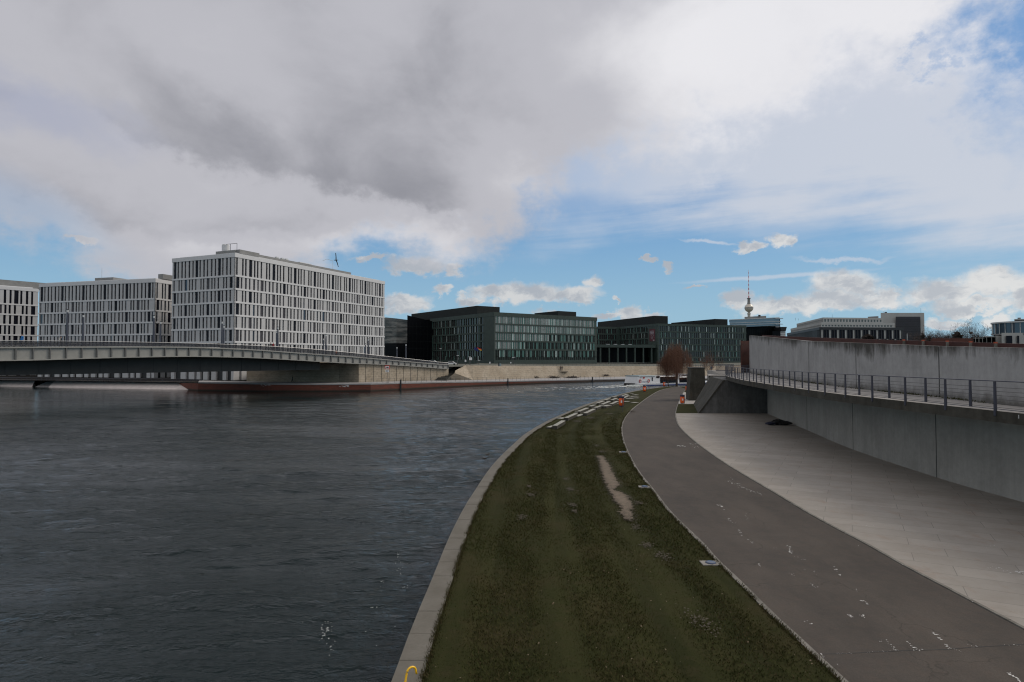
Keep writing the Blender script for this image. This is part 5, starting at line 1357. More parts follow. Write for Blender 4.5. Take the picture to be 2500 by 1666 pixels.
q1, q2_ = C0+d2*6.6+d1*2.6, C0+d2*2.2+d1*2.6; mb.tube([(q1.x, q1.y, 36.9), (q2_.x, q2_.y, 36.9)], .06, 5); mb.build('roof_frame', M['iron'], B.t)
mb = MB(); q = C0+d1*41-nf*3
mb.tube([(q.x, q.y, 34.2), (q.x, q.y, 38.0)], .05, 4); mb.tube([(q.x, q.y, 37.8), (q.x-1.6, q.y-.8, 38.3), (q.x-2.8, q.y-1.4, 37.6)], .05, 4); mb.build('roof_antenna', M['pale_metal'], B.t)
big.finish([M['white_wall'], M['white_soffit']], [M['pane_dark'], M['pane_blind'], M['pane_sky']])
D0_, D1_ = xy(93, 192), xy(377, 180); e1 = (D1_-D0_).normalized(); e2 = Vector((-e1.y, e1.x, 0)); 
if e2.y < 0: e2 = -e2
mid = white_block('white_office', [D0_, D1_, D1_+e2*40, D0_+e2*40], 30.2, 7, 'middle white office block seen square on between the other two white blocks', faces=((0, 1, .7, 5), (1, 2, .95, 6)))
nm = -e2
on_roof(mid, 'roof_screen', D0_, e1, nm, 18, 25, -8, -3, 30.2, 31.3, M['roof_grey']); on_roof(mid, 'roof_screen', D0_, e1, nm, 41.5, 43.2, -16, -3, 30.2, 31.6, M['roof_grey'])
mb = MB(); q = D0_+e1*19.5+e2*4; mb.tube([(q.x, q.y, 31), (q.x, q.y, 34.5)], .05, 4); mb.build('roof_antenna', M['pale_metal'], mid.t)
mid.finish([M['white_wall'], M['white_soffit']], [M['pane_dark'], M['pane_blind'], M['pane_sky']])
E0, E1 = xy(-150, 193), xy(90.5, 213); g1_ = (E1-E0).normalized(); g2_ = Vector((-g1_.y, g1_.x, 0))
lefty = white_block('white_office', [E0, E1, E1+g2_*30, E0+g2_*30], 31.0, 7, 'farthest left white office block cut off by the edge of the photo', faces=((0, 1, .85, 5),), mod=9.0)
on_roof(lefty, 'roof_screen', E0, g1_, Vector((g1_.y, -g1_.x, 0)), 5, 37.5, -9, -2.5, 31.0, 33.0, M['roof_grey'])
lefty.finish([M['white_wall'], M['white_soffit']], [M['pane_dark'], M['pane_blind'], M['pane_sky']])

# ---- green-grey ministry blocks
def pat_green(seed, fins, bay=1.27, dens=.5, rowsdense=()):
    def f(ri, L_):
        rr = random.Random(seed*97+ri); out = []; k = 0; x = .9
        while x+bay < L_-.6:
            if k % 2 == 0: out.append((x+.10, x+.10+bay*.80, 0))
            else:
                u = rr.random(); dn = .95 if ri in rowsdense else dens
                if u < dn:
                    mi = rr.choices((1, 2, 3), fins)[0]; w = rr.choice((.34, .40, .46)); s = rr.choice((.06, .5, .7))
                    if s > .3: out.append((x+.05, x+s*bay-.06, 0)); out.append((x+s*bay, min(x+s*bay+w, x+bay-.05), mi))
                    else: out.append((x+.05, x+.05+w, mi)); out.append((x+.12+w, x+bay-.05, 0))
                else: out.append((x+.08, x+bay-.1, 0))
            x += bay; k += 1
        return out
    return f
GW = [M['green_glass'], M['fin_a'], M['fin_b'], M['fin_c'], M['fin_d']]
zt = 27.0
gA = xy(1206, 270); gB = xy(1457, 305); h1 = (gB-gA).normalized(); h2 = Vector((-h1.y, h1.x, 0)); gC = gA+h2*56
gz = [zt-1.7-3.63*k for k in range(6)]
rowsG = [(z-2.95, z) for z in gz[:5]]+[(6.6, 8.3)]; rowsG.sort()
B = Bld('ministry_building', (gA.x, gA.y, 4.9), 'nearer green-grey office building with pale glass fins and a black glass wing'); B.flush = True
def pat_front(ri, L_):
    rr = random.Random(ri*7+3); out = []; x = .8; k = 0
    while x < L_-1.6:
        lit = ri >= 4 or (ri == 3 and x < 30) or (ri == 2 and x < 12)      # sky reflection painted into the upper and left-hand panes
        out.append((x, x+.55, (4 if rr.random() < .8 else 2) if lit else (0 if ri == 0 else rr.choices((0, 1, 2, 3), (9, 1, 1, 3))[0])))
        u = rr.random(); out.append((x+.63, x+1.0, ((2 if u < .3 else 1 if u < .55 else 3) if (lit or k % 2 == ri % 2) else 0) if ri else 0))
        x += 1.18 if k % 3 else 1.32; k += 1
    return out
B.face(gA, gB, rowsG, pat_front, band=.10, deep=.22, tilt=.03)
B.face(gA+h2*7.4, gC, rowsG, pat_green(9, (5, 2, 4), bay=2.1, dens=.9), band=.08, deep=.30, tilt=.03)
for P0_, P1_ in ((gA, gB), (gA, gC)):
    A, d, n, L_ = B.frame(P0_, P1_)
    B.wall.obox(A, d, n, -.2, L_+.2, -.6, .14, rowsG[-1][1], zt, 1); B.wall.obox(A, d, n, 0, L_, -.6, .06, 4.8, 6.6, 0)
A, d, n, L_ = B.frame(gA, gC); B.wall.obox(A, d, n, -.12, 7.4, -.6, .05, 6.6, rowsG[-1][1], 0)
for k in range(1, 5): B.wall.obox(A, d, n, -.13, 7.42, -.6, .07, rowsG[k][1]+.2, rowsG[k][1]+.34, 1)
B.prism('core', grow([gC, gA, gB, gB+h2*56], -.62), 4.9, zt-.3, M['green_dark'])
def pent(B, px0, pxc, px1, dc, z1, z0, m, du=None, dv=None, base=h1, perp=h2):
    # penthouse with its corner at column pxc and distance dc
    c = xy(pxc, dc); f_ = lambda D, px: ((px-CX)/F*c.y-c.x)/(D.x-(px-CX)/F*D.y)
    a, b = f_(base, px1), f_(perp, px0); B.prism('penthouse', [c+perp*b, c, c+base*a, c+base*a+perp*b], z0, z1, m)
zp = atd(1165, 746.8, 281).z; pent(B, 1004, 1165, 1220, 281, zp, zt-.3, M['green_dark'])
zp = atd(1363, 759.5, 296).z; pent(B, 1305, 1363, 1407, 296, zp, zt-.3, M['green_dark'])
# black glass wing standing forward at the left end
wA = xy(994, 306); wB = wA+h1*14; wz = atd(994, 770, 306).z
mb = MB(); mb.hexa([(p.x, p.y, 4.9) for p in (wA, wB, wB*1.045, wA*1.045)], [(p.x, p.y, z) for p, z in zip((wA, wB, wB*1.045, wA*1.045), (wz, 25.6, 25.6, wz))]); mb.build('black_wing', M['black_glass'], B.t)
mb = MB()
A, d, n, L_ = B.frame(wA, wB)
for k in range(5): mb.obox(A, d, n, 0, L_, .002, .03, 8.4+k*3.6, 8.48+k*3.6)
for k in range(7): mb.obox(A, d, n, 1+k*2, 1.05+k*2, .002, .03, 4.9, 25.0)
mb.build('mullions', M['green_dark'], B.t)
B.finish([M['green_wall'], M['green_wall']], GW, 100)

k1 = xy(1605.5, 357); k2 = xy(1822, 379); j1 = (k2-k1).normalized(); j2 = Vector((-j1.y, j1.x, 0)); k0 = k1+j2*42
zt2 = atd(1605.5, 790.2, 357).z
gz = [zt2-1.3-3.62*k for k in range(5)]; rows2 = [(z-2.9, z) for z in gz]+[(5.9, 7.4)]; rows2.sort()
B = Bld('ministry_building', (k1.x, k1.y, 4.9), 'farther green-grey office building with a pillared canopy and a banner'); B.flush = True
B.face(k1, k2, rows2, pat_green(15, (4, 4, 2), bay=1.29, dens=.50), band=.10, deep=.26, tilt=.02)
B.face(k1+j2*9, k0, rows2[1:], pat_green(19, (4, 1, 4), bay=2.1, dens=.9), band=.08, deep=.28, tilt=.02)
kb = k0-j1*45
B.face(kb, k0, rows2[1:], pat_green(23, (4, 1, 5), bay=1.5, dens=.6), band=.08, deep=.28, tilt=.02)
for P0_, P1_ in ((k1, k2), (k1, k0), (kb, k0)):
    A, d, n, L_ = B.frame(P0_, P1_)
    B.wall.obox(A, d, n, -.2, L_+.2, -.6, .14, rows2[-1][1], zt2, 1); B.wall.obox(A, d, n, 0, L_, -.6, .06, 4.8, 5.9, 0)
    if P0_ is k1 and P1_ is k0: B.wall.obox(A, d, n, -.12, 9, -.6, .05, 5.9, rows2[-1][1], 0)
B.prism('core', grow([k0, k1, k2, k2+j2*42], -.62), 4.9, zt2-.3, M['green_dark'])
B.prism('court_core', [kb+j2*.5, k0+j2*.5, k0+j2*12, kb+j2*12], 4.9, zt2-.3, M['green_dark'])
zp = atd(1597, 771.3, 372).z; pent(B, 1459, 1597, 1631, 372, zp, zt2-.3, M['green_dark'], base=j1, perp=j2)
zp = atd(1746, 779, 378).z; pent(B, 1639, 1746, 1777, 378, zp, zt2-.3, M['green_dark'], base=j1, perp=j2)
# canopy and its pillars
cz = atd(1500, 849, 352).z; ca, cb = xy(1452, 345), xy(1605, 358); cd = (cb-ca).normalized(); cn = Vector((cd.y, -cd.x, 0))
mb = MB(); mb.obox(ca, cd, cn, -4, (cb-ca).length, -14, 0, cz, cz+1.6); mb.build('canopy', M['green_wall'], B.t)
for k in range(8):
    a = -2+k*5.35; mb = MB(); mb.obox(ca, cd, cn, a, a+.75, -1.2, -.3, 4.9, cz-.002); mb.build('pillar', M['green_wall'], B.t)
mb = MB(); mb.obox(ca, cd, cn, -4, (cb-ca).length, -9.2, -8.9, 4.9, cz-.01); mb.build('glass_hall', M['black_glass'], B.t)
for k in range(4):
    a = 9+k*4.6; mb = MB(); mb.obox(ca, cd, cn, a, a+1.5, -4, -2.5, cz+1.6, cz+1.95); mb.build('skylight', M['pale_metal'], B.t)
B.finish([M['green_wall'], M['green_wall']], GW, 100)
# banner hung on the blank corner
A_, d_, n_, L__ = Bld.frame(None, k1, k0)
bz0, bz1 = atd(1592, 833.5, 360).z, atd(1592, 803, 360).z
t = thing('banner', tuple(A_+d_*4+n_*.1), 'tall dark red and white banner hanging on the blank corner of the farther green building', 'banner')
mb = MB(); mb.obox(A_, d_, n_, 2.2, 8.0, .07, .13, bz0, bz1); mb.build('cloth', mat('banner_red', (0.11, 0.018, 0.026), 0.8, var=(0.05, 0.02, 0.03), scale=.6), t)
mb = MB(); r = random.Random(2)
for k in range(3): mb.obox(A_, d_, n_, 3.4, 7.6, .135, .15, bz1-1.5-k*.75, bz1-1.1-k*.75)
for k in range(26):
    a, z = r.uniform(3.0, 6.2), r.uniform(bz0+.4, bz1-3.3); s = r.uniform(.15, .5); mb.obox(A_, d_, n_, a, a+s, .134, .145, z, z+s*.8)
mb.obox(A_, d_, n_, 3.0, 4.5, .134, .15, bz0+.2, bz0+.9); mb.build('print', mat('banner_print', (0.42, 0.40, 0.42), 0.8, var=(0.16, 0.12, 0.16), scale=1.2), t)

# ---- curved grey glass building between the white block and the black wing
t = thing('glass_pavilion', tuple(xy(968, 345)), 'curved grey building with cloud-reflecting glass behind the bridge ramp, right of the largest white block', 'building')
mb = MB(); zt3 = atd(942, 774.5, 340).z
pts = [xy(px, d) for px, d in ((900, 352), (942, 343), (968, 340), (1000, 341))]
def curved(m, z0, z1, off):
    mb = MB()
    for a, b in zip(pts, pts[1:]): mb.face([(a.x, a.y-off, z0), (b.x, b.y-off, z0), (b.x, b.y-off, z1(b)), (a.x, a.y-off, z1(a))])
    return mb
mb = curved(None, 4.9, lambda p: zt3-max(0, (p.x-pts[1].x))*.12, 0)
for a, b in zip(pts, pts[1:]):
    za, zb_ = zt3-max(0, (a.x-pts[1].x))*.12, zt3-max(0, (b.x-pts[1].x))*.12
    mb.face([(a.x, a.y, za), (b.x, b.y, zb_), (b.x, b.y+25, zb_+1), (a.x, a.y+25, za+1)])
m_cg, g = new('painted_cloud_glass', 0.5, (0.12, 0.12, 0.12)); nn_ = g.noise(g.mapping((.12, .12, .5)), 1.0, 5, .6)  # mirrored clouds painted as pale and dark noise in the colour
g.l(g.mix(g.rng(nn_, .42, .62), (0.045, 0.052, 0.052), (0.20, 0.195, 0.18)), g.p.inputs['Base Color']); g.p.inputs['Roughness'].default_value = .35
mb.build('facade', m_cg, t)
mb = curved(None, 4.9, lambda p: 15.5, .15); mb.build('dark_base', M['black_glass'], t)
mb = MB(); z = zt3-5.5
for k in range(5):
    for a, b in zip(pts, pts[1:]): mb.tube([(a.x, a.y-.2, z-k*2.4), (b.x, b.y-.2, z-k*2.4)], .06, 4, cap=False)
mb.build('glazing_bars', M['green_dark'], t)

# ---- blue glass building with fins below the tower
B = Bld('glass_office', tuple(xy(1845, 430)), 'blue glass office building with a jutting roof band just below the television tower')
def sl(px0, px1, y0, y1, d, dep, m, name, B_=None, dy=0.0, d1_=None):
    a, b = atd(px0, y1, d), atd(px1, y0, d); c = xy(px1, d1_ or d); zz0, zz1 = a.z, b.z
    mb = MB(); p, q = xy(px0, d), xy(px1, d1_ or d)
    kp, kq = 1+dep/p.y*.85, 1+dep/q.y*.85
    zl1 = atd(px0, y0+dy, d).z; zl0 = atd(px0, y1+dy, d).z; zr1 = atd(px1, y0, d1_ or d).z; zr0 = atd(px1, y1, d1_ or d).z
    mb.hexa([(p.x, p.y, zl0), (q.x, q.y, zr0), (q.x*kq, q.y*kq, zr0), (p.x*kp, p.y*kp, zl0)], [(p.x, p.y, zl1), (q.x, q.y, zr1), (q.x*kq, q.y*kq, zr1), (p.x*kp, p.y*kp, zl1)])
    return mb.build(name, m, (B_ or B).t)
sl(1822, 1900, 796, 890, 424, 26, M['black_glass'], 'glass_wall'); sl(1824, 1893, 792.6, 797, 422, 26, M['pale_metal'], 'ledge')
sl(1782, 1903, 776, 795, 420, 30, M['blue_glass'], 'glass_band', dy=5.0); sl(1781, 1904, 775, 776.6, 419.6, 31, M['pale_metal'], 'roof_edge', dy=5.5)
sl(1781.5, 1905, 784.5, 785.5, 419.5, 3, M['pale_metal'], 'ledge', dy=4.5); sl(1781.5, 1905, 789.6, 790.6, 419.5, 3, M['pale_metal'], 'ledge', dy=4.5)
sl(1818.5, 1871.5, 771.5, 779, 426, 20, M['roof_grey'], 'plant_room', dy=2.5); sl(1852, 1858, 769.2, 772.5, 425, 3, M['black'], 'roof_fan')
sl(1893.5, 1905.5, 778, 812, 421, 20, M['pane_sky'], 'corner_glazing')
for k, (y, x1) in enumerate(((777.2, 1913), (784.6, 1907), (791, 1912), (798, 1907), (804.5, 1907))): sl(1894, x1, y, y+1.1, 419, 3, M['pale_metal'], 'sun_fin')
for k in range(12): sl(1826+k*5.6, 1826.6+k*5.6, 799, 830, 423.8, .2, M['green_dark'], 'mullion')
B2 = Bld('low_office', tuple(xy(1912, 410)), 'small block with a dark flaring top and pale lower floors beside the blue glass building')
mb = MB(); a, b = xy(1908, 410), xy(1919, 410); z0, z1 = atd(1913, 808.5, 410).z, atd(1913, 798.6, 410).z
mb.hexa([(a.x, 410, z0), (b.x, 410, z0), (b.x, 420, z0), (a.x, 420, z0)], [(a.x-.8, 409.6, z1), (b.x+.6, 409.6, z1), (b.x+.6, 420, z1), (a.x-.8, 420, z1)]); mb.build('dark_top', M['black'], B2.t)
sl(1906, 1918.5, 808.5, 880, 411, 12, M['pale_metal'], 'lower_floors', B2); sl(1886, 1906, 809, 880, 409, 12, M['black_glass'], 'dark_annex', B2)
for k in range(3): sl(1907, 1918, 812+k*5, 813+k*5, 410.9, .2, M['roof_grey'], 'floor_line', B2)

# ---- stepped office with white upper storeys over a dark glazed block
B = Bld('stepped_office', tuple(xy(2000, 430)), 'long office block with two set-back pale storeys above a dark glazed body')
def quad_face(B, px0, d0, px1, d1_, rows, patt, **k): B.face(xy(px0, d0), xy(px1, d1_), rows, patt, **k)
def reg(w, gap, mi=0, off=.8, alt=None):
    def f(ri, L_):
        out = []; x = off; k = 0
        while x+w < L_-.5: out.append((x, x+w, (alt[(k+ri) % len(alt)] if alt else mi))); x += w+gap; k += 1
        return out
    return f
def zy(y, px, d): return atd(px, y, d).z
cN = (2003, 420); cR = (2206, 428); cL = (1922, 520)
B.face(xy(*cN), xy(*cR), [(zy(826, 2003, 420)-8, zy(826, 2003, 420)-.3), (zy(822, 2003, 420)-1.2, zy(805.2, 2003, 420))], reg(1.35, .55, alt=(0, 1, 0)), band=.1, deep=.3, m=0)
B.face(xy(*cN), xy(*cL), [(zy(826, 2003, 420)-8, zy(826, 2003, 420)-.3), (zy(822, 2003, 420)-1.2, zy(805.2, 2003, 420))], reg(1.35, 1.6, alt=(0, 3, 0)), band=.1, deep=.3, m=0)
zT3 = zy(799, 2003, 420)
for P0_, P1_ in ((xy(*cN), xy(*cR)), (xy(*cN), xy(*cL))):
    A, d, n, L_ = B.frame(P0_, P1_); B.wall.obox(A, d, n, -.2, L_+.2, -.5, .2, zy(805.2, 2003, 420), zT3, 0)
ringS = [xy(*cL), xy(*cN), xy(*cR), xy(*cR)+(xy(*cL)-xy(*cN))]
B.prism('core', grow(ringS, -.5), 4.9, zT3-.1, M['black'])
def tier(inL, inR, inF, z0, z1, wr):
    e1_ = (xy(*cR)-xy(*cN)).normalized(); e2_ = (xy(*cL)-xy(*cN)).normalized(); o = xy(*cN)
    n0 = o+e1_*inF+e2_*inF; r0 = o+e1_*((xy(*cR)-o).length-inR)+e2_*inF; l0 = o+e1_*inF+e2_*((xy(*cL)-o).length-inL)
    b2 = MB(); Bt = Bld.__new__(Bld); Bt.t = B.t; Bt.win = []; Bt.flush = False; Bt.wall = MB(); Bt.r = random.Random(1)
    Bt.face(n0, r0, wr, reg(1.3, .95), band=.06, deep=.25); Bt.face(n0, l0, wr, reg(1.3, .95), band=.06, deep=.25)
    for P0_, P1_ in ((n0, r0), (n0, l0)):
        A, d, n, L_ = B.frame(P0_, P1_); Bt.wall.obox(A, d, n, -.1, L_+.1, -.5, .1, wr[-1][1], z1, 1); Bt.wall.obox(A, d, n, -.1, L_+.1, -.5, .1, z0, wr[0][0], 1)
    Bt.finish([M['pale_render'], M['pale_render']], [M['grey_pane']], keep=30)
    B.prism('tier', grow([l0, n0, r0, r0+e2_*60], -.45), z0, z1-.05, M['roof_grey'])
M['pale_render'] = mat('pale_grey_render', (0.40, 0.40, 0.385), .7, var=(0.34, 0.34, 0.33), scale=.2); M['grey_pane'] = mat('grey_window_band', (0.10, 0.115, 0.115), .2)
z799, z790, z776 = zT3, zy(790, 2003, 422), zy(775.6, 2003, 424)
tier(10, 6, .9, z799, z790+.7, [(z799+.5, z799+1.6)]); tier(22, 14, 3.2, z790+.7, z776, [(z790+1.2, z790+2.9)])
for px, y in ((1943, 776), (1950, 778), (2033, 768)):
    q = xy(px, 440); mb = MB(); mb.tube([(q.x, q.y, z776-1), (q.x, q.y, zy(y, px, 440))], .07, 4); mb.build('roof_antenna', M['black'], B.t)
sl(2120, 2146, 772.2, 776, 436, 10, M['roof_grey'], 'roof_ramp', B, dy=1.5)
B.finish([M['black'], M['black']], [M['pane_dark'], M['pale_render'], M['pane_dark'], M['fin_c']], 60)
# ---- grey slab tower with a dark panelled side
B = Bld('slab_tower', tuple(xy(2205, 470)), 'grey slab building with a large dark panelled face behind the stepped office')
sl(2151.5, 2258, 764.2, 900, 470, 24, M['pale_render'], 'slab', B, d1_=462)
sl(2188, 2248.5, 773.5, 900, 465.2, .6, mat('slate_panels', (0.030, 0.031, 0.04), .6, var=(0.022, 0.023, 0.03), scale=.3), 'dark_face', B, d1_=460.8)
for k in range(9): sl(2188.3, 2248.2, 779+k*6, 779.7+k*6, 465.0, .15, M['black'], 'panel_line', B, d1_=460.6)
for px, y in ((2158, 760.5), (2250, 752.5)):
    q = xy(px, 470); mb = MB(); mb.tube([(q.x, q.y, 36), (q.x, q.y, zy(y, px, 470))], .08, 4); mb.build('roof_antenna', M['black'], B.t)
sl(2161, 2167, 762, 765, 471, 3, M['black'], 'roof_box', B); sl(2214.6, 2216.2, 815, 835, 459, .4, M['pale_metal'], 'downpipe', B)
# ---- round building at the right edge
B = Bld('round_building', tuple(xy(2500, 180)), 'round glazed drum on a pale concrete base at the right edge of the photo')
c = xy(2512, 190); R_ = (2512-2441)/F*190; z0, z1 = zy(812.5, 2500, 182), zy(786, 2500, 182)
mb = MB(); mb.lathe((c.x, c.y, z0), [(R_-.1, 0), (R_-.1, z1-z0)], 48); mb.build('drum_glass', mat('drum_glass', (0.05, 0.075, 0.10), .12, metal=.35), B.t)
mb = MB()
for k in range(28):
    a = 2*math.pi*k/28; mb.tube([(c.x+R_*math.cos(a), c.y+R_*math.sin(a), z0), (c.x+R_*math.cos(a), c.y+R_*math.sin(a), z1)], .10, 4)
mb.build('mullions', M['pale_metal'], B.t)
mb = MB(); mb.lathe((c.x, c.y, z1), [(R_+.35, 0), (R_+.35, .4), (R_-1, .45)], 48); mb.build('roof_ring', M['pale_metal'], B.t)
mb = MB(); mb.lathe((c.x, c.y, z0-.35), [(R_+.2, 0), (R_+.2, .34)], 48); mb.build('floor_ring', M['roof_grey'], B.t)
sl(2446, 2700, 813, 880, 184, 20, M['pale_render'], 'base', B); 
for x0, x1 in ((2457, 2472), (2484, 2489)): sl(x0, x1, 820, 880, 183.6, .3, M['pane_dark'], 'base_opening', B)
sl(2478, 2700, 774.5, 777, 186, 22, M['roof_grey'], 'roof_canopy', B, dy=5); mb = MB(); q = xy(2490, 192); mb.tube([(q.x, q.y, z1), (q.x, q.y, zy(776, 2490, 192))], .4, 8); mb.build('canopy_post', M['roof_grey'], B.t)
B = Bld('low_pavilion', tuple(xy(2410, 200)), 'low pale flat-roofed buildings left of the round glazed drum')
sl(2432, 2446.5, 820, 880, 188, 12, M['pale_render'], 'block', B); sl(2402, 2436, 821.2, 823.4, 192, 12, M['pale_render'], 'roof', B); sl(2376, 2405, 824.6, 827, 196, 12, M['roof_grey'], 'roof', B)
sl(2378, 2434, 823.5, 880, 198, 9, M['green_dark'], 'glass_wall', B)
for px in (2382, 2390, 2399, 2409, 2421, 2430): sl(px, px+1.1, 824, 880, 191, .4, M['pale_render'], 'column', B)
sl(2420, 2437, 815.2, 816.4, 194, 3, M['roof_grey'], 'roof_ramp', B); sl(2427, 2431, 816.4, 822, 194, 1.5, M['roof_grey'], 'roof_box', B)
t = thing('masonry_wall', tuple(xy(2320, 230)), 'low red-brown wall behind the park parapet beneath the bare trees', 'wall')
a, b = atd(2262, 826, 230), atd(2378, 826.5, 225); mb = MB(); mb.hexa([(a.x, 230, 4.9), (b.x, 225, 4.9), (b.x, 226, 4.9), (a.x, 231, 4.9)], [(a.x, 230, a.z), (b.x, 225, b.z), (b.x, 226, b.z), (a.x, 231, a.z)]); mb.build('masonry', M['brick_red'], t)

# ================================================================ TELEVISION TOWER
TD = 2500.0; c = xy(1829.5, TD)
mz = lambda y: zy(y, 1829, TD)
tw = thing('television_tower', (c.x, c.y, 4.9), 'distant television tower with a steel sphere and a red and white striped mast', 'tower')
mb = MB(); mb.lathe((c.x, c.y, 0), [(16, 4.9), (9, 40), (6.2, 120), (5.2, mz(770)), (5.4, mz(768.5)), (6.5, mz(767.5)), (6.5, mz(765.5)), (4.8, mz(764)), (4.6, mz(758))], 24); mb.build('shaft', M['tower_conc'], tw, True)
rs = 10.2/F*TD; zc_ = mz(752.3)
mb = MB(); mb.lathe((c.x, c.y, zc_), [(rs*math.sin(math.pi*(k+.3)/18.6), -rs*math.cos(math.pi*(k+.3)/18.6)) for k in range(19)], 36); mb.build('sphere', M['tower_steel'], tw, True)
mb = MB(); mb.lathe((c.x, c.y, zc_-2.2), [(rs+.15, 0), (rs+.25, 1), (rs+.25, 3), (rs+.15, 4)], 36); mb.build('window_ring', M['roof_grey'], tw)
mb = MB(); mb.lathe((c.x, c.y, 0), [(6.8, mz(743.5)), (6.3, mz(741)), (5.4, mz(738)), (5.0, mz(730)), (7.2, mz(729.6)), (7.2, mz(728)), (3, mz(727.6))], 20); mb.build('antenna_base', M['roof_grey'], tw)
mb = MB(); nb = 14
for k in range(nb):
    ya, yb_ = 728-(728-659)*k/nb, 728-(728-659)*(k+1)/nb; r_ = 2.0-1.35*k/nb; mb.tube([(c.x, c.y, mz(ya)), (c.x, c.y, mz(yb_)+.001)], r_, 8, m=k % 2)
mb.build('mast', [M['red_paint'], M['white_paint']], tw)

# ================================================================ TREES
def grow_tree(name, loc, height, seed, label, group, limb_m, twig_m, crown_r, trunk_h=.3, droop=0.0, n_limb=7, twig_n=60, twig_r=.012, spread=.8, tr=.18, cat='tree', lean=0, xs=1.0):
    r = random.Random(seed); t = thing(name, tuple(loc), label, cat, group)
    T = MB(); C = MB(); base = Vector(loc)
    top = base+Vector((lean, 0, height*trunk_h)); T.tube([base-Vector((0, 0, .2)), base.lerp(top, .5)+Vector((r.gauss(0, .1), 0, 0)), top], [tr*1.25, tr, tr*.85], 8)
    tips = []
    def branch(p, d, ln, rad, lv):
        n = 4; pts = [p]; q = p; dd = d.copy()
        for i in range(n):
            dd = (dd+Vector((r.gauss(0, .16), r.gauss(0, .16), r.gauss(.02, .12)-(droop*.10*i if lv > 0 else 0)))).normalized(); q = q+dd*ln/n; pts.append(q)
        (T if lv < 2 else C).tube(pts, [rad*(1-.16*i) for i in range(n+1)], 5 if lv < 2 else 3, cap=False)
        if lv < 3:
            for i in range(1, n+1):
                for _ in range(1 if lv == 0 and i < 3 else 2):
                    a = r.random()*6.283; side = Vector((math.cos(a), math.sin(a), r.uniform(-.1, .7))).normalized()
                    branch(pts[i], (dd*.9+side*spread).normalized(), ln*r.uniform(.45, .68), rad*(1-.16*i)*.55, lv+1)
        else: tips.append((q, dd))
    for k in range(n_limb):
        a = 6.283*k/n_limb+r.uniform(-.3, .3); el_ = r.uniform(.5, 1.25)+(.22 if droop else 0)
        d = Vector((math.cos(a)*math.cos(el_), math.sin(a)*math.cos(el_), math.sin(el_)))
        branch(top-Vector((0, 0, r.random()*height*.06)), d, height*(1-trunk_h)*r.uniform(.42, .62), tr*.5, 0)
    for q, dd in tips:
        for _ in range(max(1, twig_n//max(1, len(tips)//60))):
            if droop > 0:
                L_ = r.uniform(1.0, 4.6)*height/9; o = Vector((r.gauss(0, .35), r.gauss(0, .35), 0)); p0 = q+Vector((r.gauss(0, .15), r.gauss(0, .15), r.gauss(0, .15))); p1 = p0+dd*.3+o*.7-Vector((0, 0, L_*.3)); p2 = p1+o*.25-Vector((0, 0, L_*.8))
                if p2.z < base.z+height*.12: p2.z = base.z+height*.12+r.random()*.4
                if p1.z < p2.z: p1.z = p2.z+.1
                w = twig_r*r.uniform(.6, 1.4); n_ = Vector((w, 0, 0))
                C.face([p0-n_, p0+n_, p1+n_, p1-n_]); C.face([p1-n_, p1+n_, p2+n_*.3, p2-n_*.3])
            else:
                p1 = q+(dd+Vector((r.gauss(0, .5), r.gauss(0, .5), r.gauss(.1, .4)))).normalized()*r.uniform(.3, 1.0)*height/10; w = twig_r*r.uniform(.6, 1.2); C.face([q-Vector((w, 0, 0)), q+Vector((w, 0, 0)), p1])
    for B_ in (T, C): B_.v = [(base.x+(x-base.x)*xs, base.y+(y-base.y)*xs, z) for x, y, z in B_.v]
    T.build('trunk', limb_m, t); C.build('crown', twig_m, t)
    return t
wl = at(1652, 943.5, Z0)
grow_tree('willow_tree', wl, 11.0, 7, 'large bare weeping willow with red-brown hanging twigs at the bend of the path', None, M['bark'], M['willow'], 4, .30, .5, 7, 1, .012, .66, .36, lean=.2, xs=.60)
wl2 = at(1644, 943.2, Z0); t2 = grow_tree('willow_tree', Vector((wl.x-1.3, wl.y+2, Z0)), 8.4, 12, 'smaller leaning bare willow just left of the large weeping willow', None, M['bark'], M['willow'], 3, .40, .7, 5, 1, .011, .65, .2, lean=-1.1, xs=.48)
q = xy(1795, 150); grow_tree('bush', Vector((q.x, q.y+20, 1)), 9.0, 31, 'reddish bare bush behind the dark corten slab', None, M['bark'], M['willow'], 2, .15, 0, 7, 2, .02, .9, .1, cat='bush', xs=.6)
for i, (px, yt, d, lab, tn) in enumerate([(2311, 797, 240, 'large bare tree with a broad fan of branches, left of the one with a nest', 6), (2372, 790, 235, 'tallest bare tree with a dark nest in its fork', 6), (2268, 800, 250, 'thin bare tree close to the grey slab building', 5),
        (2286, 806, 245, 'small bare tree between the thin one and the large bare tree', 5), (2392, 803, 240, 'thin bare tree right of the tallest one', 5)]):
    q = xy(px, d); h = zy(yt, px, d)-4.9
    grow_tree('bare_tree', Vector((q.x, q.y, 4.9)), h*1.0, 40+i, lab, 'bare winter trees on the skyline', M['bark'], M['twig'], 4, .32, 0, 7, tn, .045, .75, .26)
q = atd(2371, 813.5, 234); mb = MB(); mb.lathe((q.x, q.y, q.z-.4), [(.1, 0), (.5, .2), (.6, .5), (.35, .8)], 10); tag(mb.build('bird_nest', M['hedge']), 'dark round nest in the fork of the tallest bare tree', 'nest')
